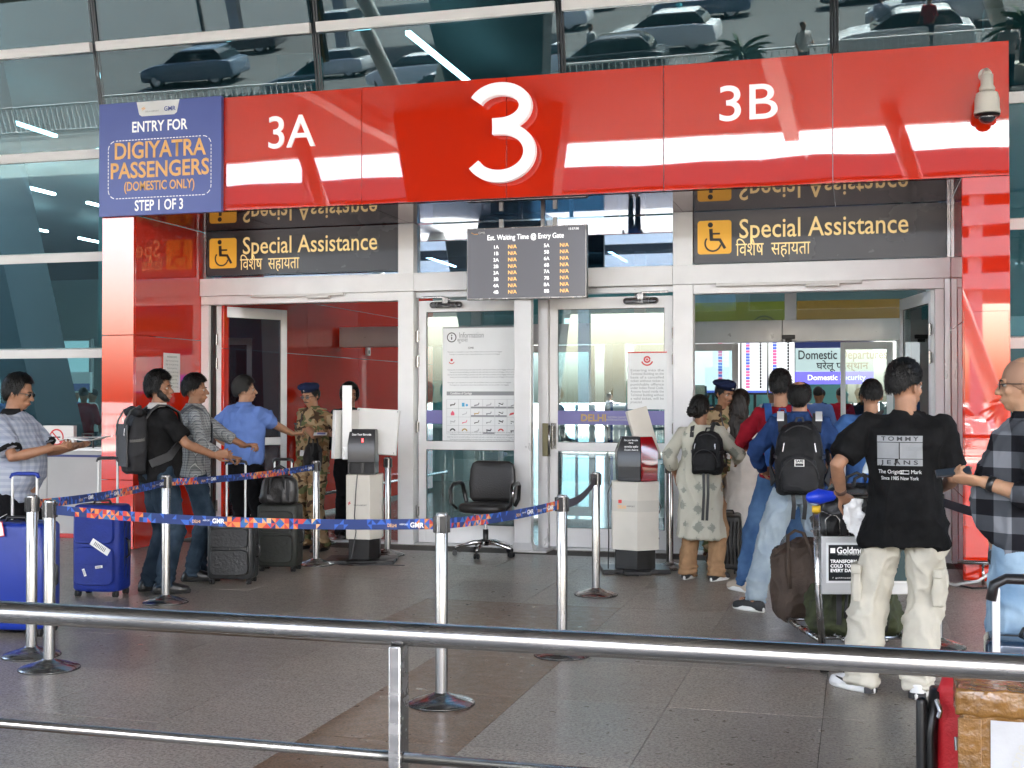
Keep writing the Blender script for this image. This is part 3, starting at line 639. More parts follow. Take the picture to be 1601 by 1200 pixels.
text('Domestic Security', .13, (.0, -.008, 1.91), M['scr_w'], sg, bold=.002)
scr_w = mat('flight_board_white', (.85, .88, .9), .4, emit=.07); rb = mat('row_blue', (.08, .14, .6), .5, emit=.05); rp = mat('row_pink', (.8, .12, .3), .5, emit=.05)
for (x0, x1), lb in zip(((-2.55, -1.72), (-1.69, -1.32), (-1.29, -.91)), ('white flight information board partly behind the inner door frame', 'white flight information board behind the guard at the right doorway', 'white flight information board next to the departures sign')):
    t = thing('flight_board', lb, 'screen', ((x0+x1)/2, 19, 1.64)); w_ = x1-x0
    bxx('panel', -w_/2, w_/2, 0, .08, 0, 1.02 if x0 > -2 else .9, scr_w, t); bxx('frame', -w_/2-.01, w_/2+.01, .01, .1, -.03, 1.04, M['blk'], t)
    q = MB(); q.bx(-.02, .02, .1, .16, -1.64, 1.0); q.build('stand', M['blk'], t)
    cxs = (-w_/2+.09, w_/2-.09) if x0 > -2 else (.12, w_/2-.06)
    for k, (mm, x, w2) in enumerate(((rb, cxs[0], .06), (rp, cxs[0], .06), (M['ink'], cxs[1], .03))):
        q = MB(); z = .96 if x0 > -2 else .82; r_ = random.Random(k//2+int(-x0*10))
        while z > .08:
            blue_ = r_.random() < .5
            if k == 2 or (blue_ == (k == 0)): q.bx(x-w2/2, x+w2/2, -.006, -.001, z-.038, z)
            z -= .045
        tag(q.build('row_marks', mm, t), kind='stuff')
    q = MB(); q.bx(-w_/2, w_/2, -.006, -.001, .0, .035); q.build('footer', rb, t)
for x, y, lb in ((-2.15, 17.2, 'dark blue padded barrier post just inside the inner door'), (.9, 24, 'pale partition block deep in the hall')):
    t = thing('barrier_post' if x < 0 else 'partition_block', lb, 'post' if x < 0 else 'partition', (x, y, 0))
    if x < 0: q = MB(); q.lathe([(.14, 0), (.14, 1.72), (.1, 1.74)]); q.build('padding', mat('navy_pad', (.04, .07, .18), .6), t, auto=40); q = MB(); q.lathe([(.143, 1.28), (.143, 1.42)]); q.build('white_band', M['white'], t)
    else: bxx('block', -.5, .5, 0, .4, 0, 1.6, inw, t); bxx('top_strip', -.5, .5, -.01, .4, 1.6, 1.7, M['alu2'], t)
# desks deeper in
for x, y, lb in ((-8.5, 22, 'grey counter desk deep in the hall left of the red pillar'), (-3.2, 24, 'grey counter desk seen behind the centre doors'), (-1.6, 27, 'grey counter desk under the flight boards')):
    t = thing('counter_desk', lb, 'desk', (x, y, 0)); bxx('desk_body', -1.4, 1.4, 0, .7, 0, 1.0, inw, t); bxx('desk_top', -1.45, 1.45, -.05, .75, 1.0, 1.05, M['alu2'], t); bxx('back_panel', -1.4, 1.4, .6, .7, 1.05, 1.9, tealp, t)
for x, y in ((-3.95, 18.2), (-2.35, 18.4)):
    t = thing('queue_frame', 'blue framed gate rack behind the %s centre door' % ('left' if x < -3 else 'right'), 'rack', (x, y, 0))
    q = MB()
    for k in range(4): q.tube([(-.4+k*.27, 0, 0), (-.4+k*.27, 0, 1.5)], .025, 8)
    q.build('upright', mat('rack_blue', (.05, .12, .4), .5), t); bxx('shelf', -.45, .45, -.15, .15, .7, .74, M['alu2'], t); bxx('shelf', -.45, .45, -.15, .15, 1.2, 1.24, M['alu2'], t)
# ---------------------------------------------------------------- people: tools
def vnoise(P, seed=0):
    P = np.asarray(P, float); i = np.floor(P).astype(np.int64); f = P-i; f = f*f*(3-2*f); out = 0
    def h(a, b_, c_):
        n = (a*374761393+b_*668265263+c_*2147483647+seed*1274126177) & 0xffffffff
        n = ((n ^ (n >> 13))*1274126177) & 0xffffffff
        return ((n ^ (n >> 16)) & 0xffff)/65535.0
    for dx in (0, 1):
        for dy in (0, 1):
            for dz in (0, 1):
                w_ = (f[:, 0] if dx else 1-f[:, 0])*(f[:, 1] if dy else 1-f[:, 1])*(f[:, 2] if dz else 1-f[:, 2])
                out = out+w_*h(i[:, 0]+dx, i[:, 1]+dy, i[:, 2]+dz)
    return out*2-1
def remesh(mb, vox, smooth=3, fac=.5):
    me = mb.mesh('m'); bm = bmesh.new(); bm.from_mesh(me); bmesh.ops.recalc_face_normals(bm, faces=bm.faces); bm.to_mesh(me); bm.free()
    o = bpy.data.objects.new('tmp', me); tmpcol.objects.link(o)
    r = o.modifiers.new('r', 'REMESH'); r.mode = 'VOXEL'; r.voxel_size = vox; r.use_smooth_shade = True
    if smooth: s_ = o.modifiers.new('s', 'SMOOTH'); s_.factor = fac; s_.iterations = smooth
    tmpscene.view_layers[0].update(); dg = tmpscene.view_layers[0].depsgraph; dg.update()
    m2 = bpy.data.meshes.new_from_object(o.evaluated_get(dg)); bpy.data.objects.remove(o); bpy.data.meshes.remove(me)
    m2.shade_smooth(); return m2
tmpscene = bpy.data.scenes.new('work'); tmpcol = tmpscene.collection
def coords(me):
    a = np.empty(len(me.vertices)*3); me.vertices.foreach_get('co', a); return a.reshape(-1, 3)
def setco(me, a): me.vertices.foreach_set('co', a.reshape(-1)); me.update()
def normals(me):
    a = np.empty(len(me.vertices)*3, dtype=np.float32); me.vertex_normals.foreach_get('vector', a); return a.reshape(-1, 3).astype(float)
def folds(me, amp, seed=0, sc_=(9, 9, 5), dirn=None):
    P = coords(me); N = normals(me)
    W_ = P+.06*np.stack([vnoise(P*4, seed+1), vnoise(P*4, seed+2), vnoise(P*4, seed+3)], 1)
    a = vnoise(W_*np.array(sc_), seed+5); b_ = vnoise(W_*np.array(sc_)*2.3, seed+9); big = vnoise(P*3, seed+17)
    a2 = vnoise(W_*np.array(sc_)*.55+7, seed+23)
    rid = lambda v, p: np.clip(1-np.abs(v)*1.5, 0, 1)**p
    d = amp*1.35*(rid(a, 3)*1.5+rid(a2, 3)*1.9+rid(b_, 2)*.55+big*.6-.9)
    setco(me, P+N*d[:, None])
def mobj(name, me, m, parent):
    me.name = name; me.materials.clear()
    for x in (m if isinstance(m, (list, tuple)) else [m]): me.materials.append(x)
    o = bpy.data.objects.new(name, me); col.objects.link(o); o.parent = parent; return o
V3 = Vector
def ik(a, c, l1, l2, pole):
    a, c = V3(a), V3(c); d = c-a; L = d.length; mx = (l1+l2)*.995
    if L > mx: c = a+d*(mx/L); d = c-a; L = mx
    x = (l1*l1-l2*l2+L*L)/(2*L); h = math.sqrt(max(0, l1*l1-x*x)); u = d/L; p = V3(pole); p = (p-u*p.dot(u))
    if p.length < 1e-5: p = V3((0, -1, 0))
    return a+u*x+p.normalized()*h, c

def joinmesh(ms):
    v = []; f = []
    for me in ms:
        b_ = len(v); v += [tuple(x.co) for x in me.vertices]; f += [[b_+i for i in p.vertices] for p in me.polygons]; bpy.data.meshes.remove(me)
    me = bpy.data.meshes.new('body'); me.from_pydata(v, [], f); me.update(); me.shade_smooth(); return me

def head_mb(q, T, fem=False, beardy=False):
    """T maps head space (chin at z 0, crown .225, face towards +y) into body space"""
    def e(c, r, rot=None, n=16, m=10):
        t = MB(); t.ell(c, r, n, m, rot); q.add([T @ V3(p) for p in t.v], t.f)
    e((0, -.012, .140), (.073, .093, .086)); e((0, .010, .095), (.062, .078, .085)); e((0, .036, .062), (.050, .050, .060))
    e((0, .060, .024), (.026, .024, .021)); e((0, .02, .045), (.052, .055, .035)); e((0, .070, .130), (.052, .020, .016))
    e((.036, .060, .088), (.021, .020, .022)); e((-.036, .060, .088), (.021, .020, .022))
    for k in range(6): e((0, .084+.005*k, .120-.007*k), (.0075+.001*k, .010, .010))
    e((0, .107, .082), (.0125, .012, .010)); e((.011, .098, .079), (.008, .009, .007)); e((-.011, .098, .079), (.008, .009, .007))
    e((0, .088, .054), (.023, .011, .006)); e((0, .086, .044), (.020, .011, .007)); e((0, .078, .05), (.03, .016, .02))
    for s_ in (-1, 1):
        e((s_*.077, -.006, .104), (.007, .018, .030), (R(-10), 0, s_*R(22))); e((s_*.073, -.002, .080), (.007, .010, .012))

def hair_mesh(T, style):
    """closed shell over the skull; style: thick, top, nape, brow, side, bald"""
    th0 = style.get('thick', .014); top = style.get('top', .02); nape = style.get('nape', .055); brow = style.get('brow', .178); side = style.get('side', .12)
    bald = style.get('bald', 0); n, m = 64, 22; seed = style.get('seed', 1); rg = []
    C0 = V3((0, -.012, .125)); rad = (.076, .097, .102)
    def hl(az):      # hairline height for azimuth (0 front)
        a = abs((az+math.pi) % (2*math.pi)-math.pi)/math.pi
        if a < .22: return brow
        if a < .42: t = (a-.22)/.2; return brow+(side-brow)*t*t*(3-2*t)
        if a < .55: return side
        t = (a-.55)/.45; return side+(nape-side)*min(1, t*1.9)
    for j in range(m+2):
        row = []
        for i in range(n):
            az = 2*math.pi*i/n; z_h = hl(az)+.004*math.sin(az*23+seed)+.003*math.sin(az*41)
            el1 = math.asin(max(-.98, min(.98, (z_h-C0.z)/rad[2]))); el0 = math.pi/2-.02
            if bald: el0 = math.pi/2-bald*(1.0-.25*math.cos(az))
            t = min(j, m)/m; el = el0+(el1-el0)*t
            d = V3((math.sin(az)*math.cos(el), math.cos(az)*math.cos(el), math.sin(el)))
            base = V3((rad[0]*d.x, rad[1]*d.y, rad[2]*d.z)); nn = V3((d.x/rad[0], d.y/rad[1], d.z/rad[2])).normalized()
            hgt = (th0+(top-th0)*max(0, math.sin(el))**1.5)
            if j in (0, m) and (j == m or bald): hgt *= .25
            elif bald and j < 3: hgt *= .6
            if j == m+1: hgt = -.012
            nz = .35*math.sin(az*11+el*5+seed)+.3*math.sin(az*19-el*9+seed*2)+.3*math.sin(el*23+az*7)+.2*math.sin(az*37+el*13)
            hgt *= 1+.17*nz*style.get('rough', 1) if j <= m else 1
            if style.get('front') and el > .2 and d.y > .2: hgt += style['front']*d.y*math.sin(el)
            row.append(T @ (C0+base+nn*hgt))
        rg.append(row)
    q = MB(); q.loft(rg, cap=True); rs = random.Random(seed+5); Cw = T @ C0; up_ = (T.to_3x3() @ V3((0, 0, 1))).normalized(); fw = (T.to_3x3() @ V3((0, 1, 0))).normalized()
    if not style.get('nostrand'):
        for _ in range(style.get('strands', 2600)):
            j = 1+(m-1)*rs.random()**.75; i = rs.random()*n; j0, i0 = int(j), int(i) % n; fj, fi = j-int(j), i-int(i)
            p = rg[j0][i0].lerp(rg[j0][(i0+1) % n], fi).lerp(rg[min(j0+1, m)][i0].lerp(rg[min(j0+1, m)][(i0+1) % n], fi), fj)
            nn = (p-Cw).normalized(); fl = -up_*(1.1-.9*max(0, nn.dot(up_)))+fw*(.7 if nn.dot(up_) > .6 else -.1)+V3((rs.uniform(-.5, .5), rs.uniform(-.5, .5), rs.uniform(-.3, .3))); fl = (fl-nn*fl.dot(nn)).normalized()
            L = style.get('sl', .024)*rs.uniform(.6, 1.3); sd_ = nn.cross(fl).normalized()*.0014; b0 = p-nn*.004; mid_ = b0+fl*L*.5+nn*.006*rs.uniform(.6, 1.8); tip = b0+fl*L+nn*.005*rs.uniform(-.2, 2)
            q.add([b0+sd_*1.5, b0-sd_*1.5, mid_-sd_, mid_+sd_, tip], [(0, 1, 2, 3), (3, 2, 4)])
    me = q.mesh('hair'); me.shade_smooth(); return me

hairm = mat('black_hair', (.004, .0035, .003), .45, spec=.3, var=.6, vscale=90, bump=1.0, bscale=110, stretch=(1, 1, .25))
hairg = mat('grey_flecked_hair', (.018, .017, .016), .5, var=.8, vscale=120, bump=.9, bscale=160)
hairb = mat('brown_black_hair', (.010, .006, .004), .42, spec=.35, var=.4, vscale=60, bump=.7, bscale=120, stretch=(1, 1, .12))
eyew = mat('eye_white', (.30, .28, .26), .35); eyed = mat('eye_iris', (.02, .012, .008), .15); lipm = mat('lip', (.30, .11, .08), .5)
def skin(name, c): return mat(name, c, .52, spec=.4, var=.10, vscale=18, bump=.12, bscale=180, sss=.12)
SK = [skin('brown_skin', (.27, .132, .075)), skin('tan_skin', (.36, .19, .115)), skin('deep_brown_skin', (.2, .095, .055))]
whitesole = mat('white_sole', (.7, .7, .68), .6)

def hand(q, wr, d, n, side, curl=.5, s=1.0, spread=.12, grip=0):
    """palm + five fingers; d = pointing direction, n = palm normal (palm faces n), side +1: thumb towards d x n"""
    d = V3(d).normalized(); n = V3(n); n = (n-d*n.dot(d)).normalized(); t = d.cross(n).normalized()*side; w_ = V3(wr)
    q.tube([w_-d*.03*s, w_+d*.012*s, w_+d*.045*s, w_+d*.088*s], [(.019*s, .024*s), (.017*s, .027*s), (.015*s, .038*s), (.012*s, .036*s)], 12, up=t, round_=True)
    for i, (off, L) in enumerate(((.028, .072), (.010, .080), (-.009, .074), (-.027, .058))):
        b_ = w_+d*(.080 if i < 3 else .074)*s+t*off*s; dd = (d+t*spread*(1.5-i)*.5).normalized(); pts = [b_]; ang = 0; cl = curl*(1+.12*i)
        for k, fr in enumerate((.45, .3, .25)):
            ang += cl*(.9, 1.15, .8)[k]; u = (dd*math.cos(ang)+n*math.sin(ang)); pts.append(pts[-1]+u*L*fr*s)
        q.tube(pts, [.0095*s, .009*s, .0082*s, .007*s], 8, round_=True)
    b_ = w_+d*.022*s+t*.026*s+n*.006*s; u = (d*.62+t*.66+n*.25).normalized(); p1 = b_+u*.038*s; u2 = (d*.85+t*(.25-.3*grip)+n*(.35+.4*grip)).normalized(); p2 = p1+u2*.030*s
    q.tube([b_-u*.01*s, p1, p2, p2+(u2+n*.2).normalized()*.022*s], [.014*s, .0115*s, .010*s, .008*s], 8, round_=True)

def shoe(parent, loc, yaw, up_m, sole_m, L=.285, k=1.0, lace=None, name='shoe'):
    o = thing0(name, loc, yaw, parent)
    q = MB(); prof = [(-.080, .022, .026), (-.07, .036, .05), (-.03, .037, .085), (.01, .038, .088), (.06, .042, .072), (.11, .048, .055), (.155, .046, .042), (.185, .034, .032), (.2, .012, .02)]
    rings = []
    for y, rx, h in prof:
        rg = []
        for i in range(14):
            a = 2*math.pi*i/14; ca, sa = math.cos(a), math.sin(a)
            rg.append((rx*abs(ca)**.8*(1 if ca > 0 else -1), y, .026+(h*max(sa, 0)**.8 if sa > 0 else .02*sa)))
        rings.append(rg)
    q.loft(rings); q.build('upper', up_m, o, smooth=True)
    q = MB(); n = 20
    def outline(z, gx): return [((gx+.043*(1-.25*abs(math.sin(a))**3*(1 if math.sin(a) < 0 else .2))+(.004 if math.sin(a) > 0 else 0))*math.cos(a), .06+(.146+gx)*math.sin(a), z) for a in [2*math.pi*i/n for i in range(n)]]
    q.loft([outline(.0, -.004), outline(.006, .003), outline(.026, .004), outline(.036, -.002)]); q.build('sole', sole_m, o, auto=50)
    if lace:
        q = MB()
        for j in range(4): q.tube([(-.022, .04+j*.02, .108-j*.008), (0, .045+j*.02, .116-j*.008), (.022, .04+j*.02, .108-j*.008)], .0035, 5)
        q.build('laces', lace, o)
    o.scale = (k, k, k); return o
def thing0(name, loc, rz, parent):
    o = bpy.data.objects.new(name, None); col.objects.link(o); o.location = loc; o.rotation_euler = (0, 0, rz); o.parent = parent; return o

def person(label, loc, rz, H=1.72, girth=1.0, belly=0, lean=0, twist=0, hyaw=0, hpitch=0, skin_=0, hair=None, hairmat=None, armL=None, armR=None, feet=None,
           top=None, bottom=None, shoes=None, group=None, shrug=0, vox=.011, face=True, must=False, beard=False, hipshift=0):
    k = H/1.72; root = thing('person', label, 'person', loc, rz, group); sk_ = SK[skin_] if isinstance(skin_, int) else skin_
    root.scale = (k, k, k)
    hipz = .915
    Rl = Euler((-lean, 0, 0)).to_matrix(); Rt = Euler((0, 0, twist)).to_matrix(); piv = V3((hipshift, 0, .94))
    U = lambda p: Rl @ (Rt @ (V3(p)-V3((0, 0, .94))))+piv
    g = girth
    feet = feet or ((.10, 0, .12), (-.10, 0, -.12))   # right x+, left x-
    hips = [V3((.092+hipshift, 0, .90)), V3((-.092+hipshift, 0, .90))]; knees = []; ank = []
    for h_, f in zip(hips, feet):
        fz = f[3] if len(f) > 3 else 0
        a_ = V3((f[0], f[1]-.03, .085+fz)); yaw = f[2]; kn, a2 = ik(h_, a_, .43, .405, (math.sin(-yaw)*1, 1, 0)); knees.append(kn); ank.append(a2)
    sh = [U((.178*g**.5, -.012, 1.405+shrug)), U((-.178*g**.5, -.012, 1.405+shrug))]
    arms = []
    for i, A in enumerate((armR, armL)):
        A = A or {}; s_ = 1 if i == 0 else -1
        wr = V3(A.get('w', (s_*.27, .02, .86))); el, wr = ik(sh[i], wr, .285, .26, A.get('pole', (s_*.5, -1, -.3))); arms.append((sh[i], el, wr, A))
    neck0 = U((0, -.02, 1.43)); hb = U((0, .012, 1.497))
    Th = Matrix.Translation(hb) @ Rl.to_4x4() @ Euler((-hpitch, 0, 0)).to_matrix().to_4x4()
    Th = Matrix.Translation(hb) @ (Rl @ Rt @ Euler((0, 0, hyaw)).to_matrix() @ Euler((hpitch, 0, 0)).to_matrix()).to_4x4() @ Matrix.Translation((0, -.012, 0))
    # body: one continuous skin
    q = MB()
    def lf(pts, r): q.tube(pts, r, 14, round_=True)
    tr = [(.90, .150, .105), (1.0, .140, .098+belly*.6), (1.1, .132, .098+belly), (1.22, .148, .105+belly*.5), (1.33, .165, .108), (1.41, .135, .08), (1.455, .07, .06)]
    q.loft([[U((rx*(g if z < 1.3 else g**.4*.96)*math.cos(2*math.pi*i/18), (belly*.5 if z < 1.3 else -.0)+ry*(g*.96 if z < 1.3 else .95)*math.sin(2*math.pi*i/18), z)) for i in range(18)] for z, rx, ry in tr])
    for h_, kn, an, f in zip(hips, knees, ank, feet):
        lf([h_, h_.lerp(kn, .5), kn, kn.lerp(an, .3), an, an+V3((0, 0, -.045))], [.088*g, .075*g, .056, .056, .038, .038]); y_ = V3((-math.sin(f[2]), math.cos(f[2]), 0)); lf([an+V3((0, 0, -.05)), an+V3((0, 0, -.055))+y_*.12], [.034, .03])
    for s0, el, wr, A in arms:
        lf([s0, s0.lerp(el, .5), el, el.lerp(wr, .35), wr-(wr-el).normalized()*.02], [.036, .040, .040, .039, .027])
    body = remesh(q, .013, 4)
    q = MB(); q.tube([neck0, U((0, -.008, 1.48)), U((0, .006, 1.545))], [(.066, .062), (.056, .058), (.054, .056)], 14, round_=True); head_mb(q, Th)
    hm = remesh(q, .006 if face else .009, 3, .45)
    ms = [body, hm]
    for i, (s0, el, wr, A) in enumerate(arms):
        q = MB(); s_ = 1 if i == 0 else -1; d = A.get('d', (wr-el)); q.tube([wr-(wr-el).normalized()*.07, wr], [.031, .026], 12, round_=True)
        hand(q, wr, d, A.get('n', (-s_, 0, 0)), -s_*A.get('flip', 1), A.get('curl', .45), 1.0, grip=A.get('grip', 0)); ms.append(remesh(q, .0055, 1, .4))
    mobj('body', joinmesh(ms), sk_, root)
    if face:
        for s_ in (-1, 1):
            q = MB(); c_ = Th @ V3((s_*.031, .0725, .113)); q.ell(c_, (.0115, .0105, .0085), 12, 8); e = q.build('eye', eyew, root, smooth=True)
            q = MB(); q.ell(Th @ V3((s_*.031, .0815, .112)), (.0058, .0035, .0058), 8, 6); q.build('iris', eyed, e, smooth=True)
            q = MB(); q.tube([Th @ V3((s_*x, y, z)) for x, y, z in ((.015, .0925, .131), (.030, .090, .135), (.047, .079, .130))], [.0032, .004, .002], 6); q.build('eyebrow', hairm, root)
        q = MB(); q.tube([Th @ V3(p) for p in ((-.021, .088, .0495), (-.008, .0975, .051), (.008, .0975, .051), (.021, .088, .0495))], [.001, .0042, .0042, .001], 6); q.build('lips', lipm, root, smooth=True)
    if must:
        q = MB(); q.tube([Th @ V3(p) for p in ((-.030, .086, .058), (-.014, .099, .064), (0, .102, .066), (.014, .099, .064), (.030, .086, .058))], [.002, .0058, .005, .0058, .002], 6, ry=.004); q.build('moustache', hairm, root, smooth=True)
    if beard:
        q = MB()
        q.loft([[Th @ V3((x*math.sin(a), y0+y*math.cos(a), z)) for a in np.linspace(-1.9, 1.9, 17)]+[Th @ V3((x*.8*math.sin(a), y0+y*.8*math.cos(a), z)) for a in np.linspace(1.9, -1.9, 17)] for x, y, y0, z in ((.071, .03, .02, .098), (.066, .055, .022, .07), (.06, .062, .022, .045), (.052, .064, .020, .022), (.036, .058, .02, .006))])
        q.build('beard', hairm, root, smooth=True)
    if hair: mobj('hair', hair_mesh(Th, hair), hairmat or hairm, root)
    # garments
    seed = int(abs(loc[0]*77+loc[1]*31)) % 97
    bt = bottom or {}
    if bt.get('kind', 'trousers') == 'trousers':
        q = MB(); u, kk, cf = bt.get('fit', (.098, .076, .068)); w0 = bt.get('waist', 1.0)
        q.loft([[V3((hipshift*(.6 if z < .9 else 1)+rx*g*math.cos(2*math.pi*i/20), ry*g*math.sin(2*math.pi*i/20)+y0, z)) for i in range(20)] for z, rx, ry, y0 in ((.80, .13, .085, 0), (.84, .172, .118, -.008), (.92, .178, .125, -.01), (w0, .160, .112, 0))])
        for h_, kn, an, f in zip(hips, knees, ank, feet):
            dn = (an-kn).normalized(); end = an+V3((0, 0, -.045 if bt.get('long', 1) else .02))
            q.tube([h_+V3((0, 0, .0)), h_.lerp(kn, .3), h_.lerp(kn, .65), kn, kn.lerp(an, .35), kn.lerp(an, .75), end], [u*g, u*g*.98, (u+kk)*.5*g, kk, (kk+cf)*.5, cf, cf*1.04], 16)
        me = remesh(q, vox, 3, .5); P_ = coords(me); low = np.clip((.45-P_[:, 2])/.3, 0, 1); folds(me, bt.get('fold', .006), seed, (9, 9, 6)); P_ = coords(me); N_ = normals(me)
        stack = np.clip((.24-P_[:, 2])/.18, 0, 1); setco(me, P_+N_*(stack*.006*np.sin(P_[:, 2]*130+4*vnoise(P_*8, seed)))[:, None])
        mobj(bt.get('name', 'trousers'), me, bt['m'], root)
    tp = top or {}
    if tp:
        q = MB(); hem = tp.get('hem', .84); loose = tp.get('loose', 1.0); by = belly
        zs = [hem, .93, 1.02, 1.12, 1.22, 1.32, 1.395, 1.44, 1.465]
        rx = [.182*tp.get('flare', 1), .178, .168, .164, .172, .188, .176, .115, .072]; ry = [.132*tp.get('flare', 1), .130, .122+by*.7, .122+by, .127+by*.7, .132, .118, .088, .068]
        zz_ = list(zip(zs, rx, ry))
        if hem < .7: zz_ = [(hem, .205*tp.get('flare', 1), .165*tp.get('flare', 1)), (hem+.15, .20, .155), (.8, .192, .145)]+zz_[1:]
        rings = []
        for z, a, b_ in zz_:
            if hem < .7 and .85 < z < 1.1: a *= 1.10; b_ *= 1.12
            a *= g*loose if z < 1.4 else g**.5; b_ *= g*loose if z < 1.4 else 1
            rg = []
            for i in range(24):
                t = 2*math.pi*i/24; c_, s_ = math.cos(t), math.sin(t); p = (a*abs(c_)**(.85 if z > 1.0 else .97)*(1 if c_ >= 0 else -1), (by*.5 if 1.0 < z < 1.3 else 0)-.008+b_*abs(s_)**.9*(1 if s_ >= 0 else -1), z)
                rg.append(U(p) if z > .9 else V3((p[0]+hipshift*.7, p[1], z)) if lean < .2 else U(p))
            rings.append(rg)
        q.loft(rings)
        sl = tp.get('sleeve', .55); slr = tp.get('sr', (.078, .072))
        for i, (s0, el, wr, A) in enumerate(arms):
            s_ = 1 if i == 0 else -1; inn = U((s_*.10, -.01, 1.40+shrug*.6))
            if sl <= 1: pts = [inn, s0+V3((0, 0, .0)), s0.lerp(el, .5*sl), s0.lerp(el, sl)]; rr = [.056*g**.5, .059*g**.5, slr[0]*.82, slr[1]*.86]
            else:
                e_ = el.lerp(wr, sl-1); pts = [inn, s0, s0.lerp(el, .5), el, el.lerp(e_, .5), e_]; rr = [.056*g**.5, .058*g**.5, .062*g**.5, .054, .050, .044]
            q.tube(pts, rr, 14)
            q.ell(s0, (.054*g**.5,)*3, 12, 8)
        if tp.get('stand', 0): q.tube([neck0+V3((0, 0, .0)), U((0, -.012, 1.485))], [.072, .067], 14)
        me = remesh(q, vox, 3, .5); folds(me, tp.get('fold', .005), seed+3, tp.get('fsc', (8, 8, 5)))
        so = mobj(tp.get('name', 'shirt'), me, tp['m'], root)
        if tp.get('collar'):
            q = MB(); mm = tp['collar']; n = 20; r0 = []; r1 = []; r2 = []
            for i in range(n+1):
                a = R(-70)+R(320)*i/n+math.pi/2+R(110)*0
                a = math.pi/2+R(18)+R(324)*i/n
                r0.append(U((.070*math.cos(a), -.014+.066*math.sin(a), 1.452))); r1.append(U((.062*math.cos(a), -.012+.062*math.sin(a), 1.495))); r2.append(U((.086*math.cos(a), -.016+.084*math.sin(a), 1.448)))
            for ra, rb_ in ((r0, r1), (r1, r2)): q.add(ra+rb_, [(i, i+1, n+2+i, n+1+i) for i in range(n)])
            me = q.mesh('collar'); me.shade_smooth(); co = mobj('collar', me, mm, so); m_ = co.modifiers.new('s', 'SOLIDIFY'); m_.thickness = .004
        if tp.get('cuff'):
            for s0, el, wr, A in arms:
                e1 = s0.lerp(el, sl); e0 = s0.lerp(el, sl-.07); q = MB(); q.tube([e0, e1+(e1-e0)*.1], [slr[1]*.86+.004, slr[1]*.86+.005], 18); q.build('cuff', tp['cuff'], so, smooth=True)
        root['_shirt'] = 1; person.shirt = so
    if shoes:
        for f, an in zip(feet, ank):
            shoe(root, (an.x, an.y-.0, f[3] if len(f) > 3 else 0), f[2], shoes[0], shoes[1], lace=shoes[2] if len(shoes) > 2 else None)
    del_ = root.keys()
    if '_shirt' in del_: del root['_shirt']
    person.U = U; person.Th = Th; person.arms = arms; person.k = k; person.knees = knees; person.hips = hips; person.ank = ank
    return root

def snap(me, target, direction, off=.003):
    """lay a flat print onto a garment of the same parent space"""
    bm = bmesh.new(); bm.from_mesh(target.data); bv = BVHTree.FromBMesh(bm); bm.free(); d = V3(direction)
    for v in me.vertices:
        hit = bv.ray_cast(v.co-d*.6, d)
        if hit[0] is not None: v.co = hit[0]-d*off
def print_on(q_or_me, name, m, target, direction, off=.003, sub=None):
    me = q_or_me if not isinstance(q_or_me, MB) else q_or_me.mesh(name)
    if sub:
        bm = bmesh.new(); bm.from_mesh(me); bmesh.ops.subdivide_edges(bm, edges=bm.edges, cuts=sub, use_grid_fill=True); bm.to_mesh(me); bm.free()
    snap(me, target, direction, off); o = mobj(name, me, m, target); return o
def spectacles(root, Th, m, lens=None):
    q = MB()
    for s_ in (-1, 1):
        q.tube([Th @ V3((s_*.032+.021*math.cos(a), .097-.003*abs(math.cos(a)), .112+.016*math.sin(a))) for a in np.linspace(0, 2*math.pi, 17)], .0016, 5)
        q.tube([Th @ V3(p) for p in ((s_*.053, .094, .116), (s_*.072, .07, .117), (s_*.082, .0, .112), (s_*.083, -.012, .102))], .002, 5)
    q.tube([Th @ V3(p) for p in ((-.011, .098, .115), (0, .103, .118), (.011, .098, .115))], .0016, 5)
    o = q.build('spectacles', m, root)
    q = MB()
    for s_ in (-1, 1):
        pts = [Th @ V3((s_*.032+.019*math.cos(a), .0965, .112+.014*math.sin(a))) for a in np.linspace(0, 2*math.pi, 13)[:-1]]; q.add(pts, [tuple(range(12))])
    q.build('lens', lens or M['gtran'], o)
def beret(root, Th, m):
    q = MB(); rings = []
    for z, rx, ry, cx, cy in ((.150, .080, .100, 0, -.008), (.172, .083, .103, 0, -.01), (.180, .100, .116, .012, -.012), (.200, .110, .122, .018, -.014), (.222, .100, .112, .018, -.012), (.238, .070, .080, .014, -.01), (.244, .02, .03, .012, -.01)):
        rings.append([Th @ V3((cx+rx*math.cos(2*math.pi*i/28), cy+ry*math.sin(2*math.pi*i/28), z+.012*math.sin(2*math.pi*i/28))) for i in range(28)])
    q.loft(rings); o = q.build('beret', m, root, smooth=True)
    q = MB(); q.ell(Th @ V3((.0, .094, .185)), (.013, .006, .016), 10, 8); q.build('cap_badge', M['steel'], o, smooth=True)
def wristwatch(root, arm, m, r=.031):
    s0, el, wr, A = arm; d = (wr-el).normalized(); q = MB(); q.tube([wr-d*.045, wr-d*.02], r, 16); o = q.build('wrist_band', m, root, smooth=True)
    return o
def ribbon(name, pts, w, th, m, parent, normal=(0, 0, 1)):
    q = MB(); P_ = [V3(p) for p in pts]; rings = []
    for i in range(len(P_)):
        t = (P_[min(i+1, len(P_)-1)]-P_[max(i-1, 0)]).normalized(); n = V3(normal[i] if isinstance(normal, list) else normal); sd = t.cross(n).normalized(); n = sd.cross(t).normalized()
        rings.append([P_[i]+sd*w/2+n*th/2, P_[i]-sd*w/2+n*th/2, P_[i]-sd*w/2-n*th/2, P_[i]+sd*w/2-n*th/2])
    q.loft(rings); return q.build(name, m, parent, auto=50)

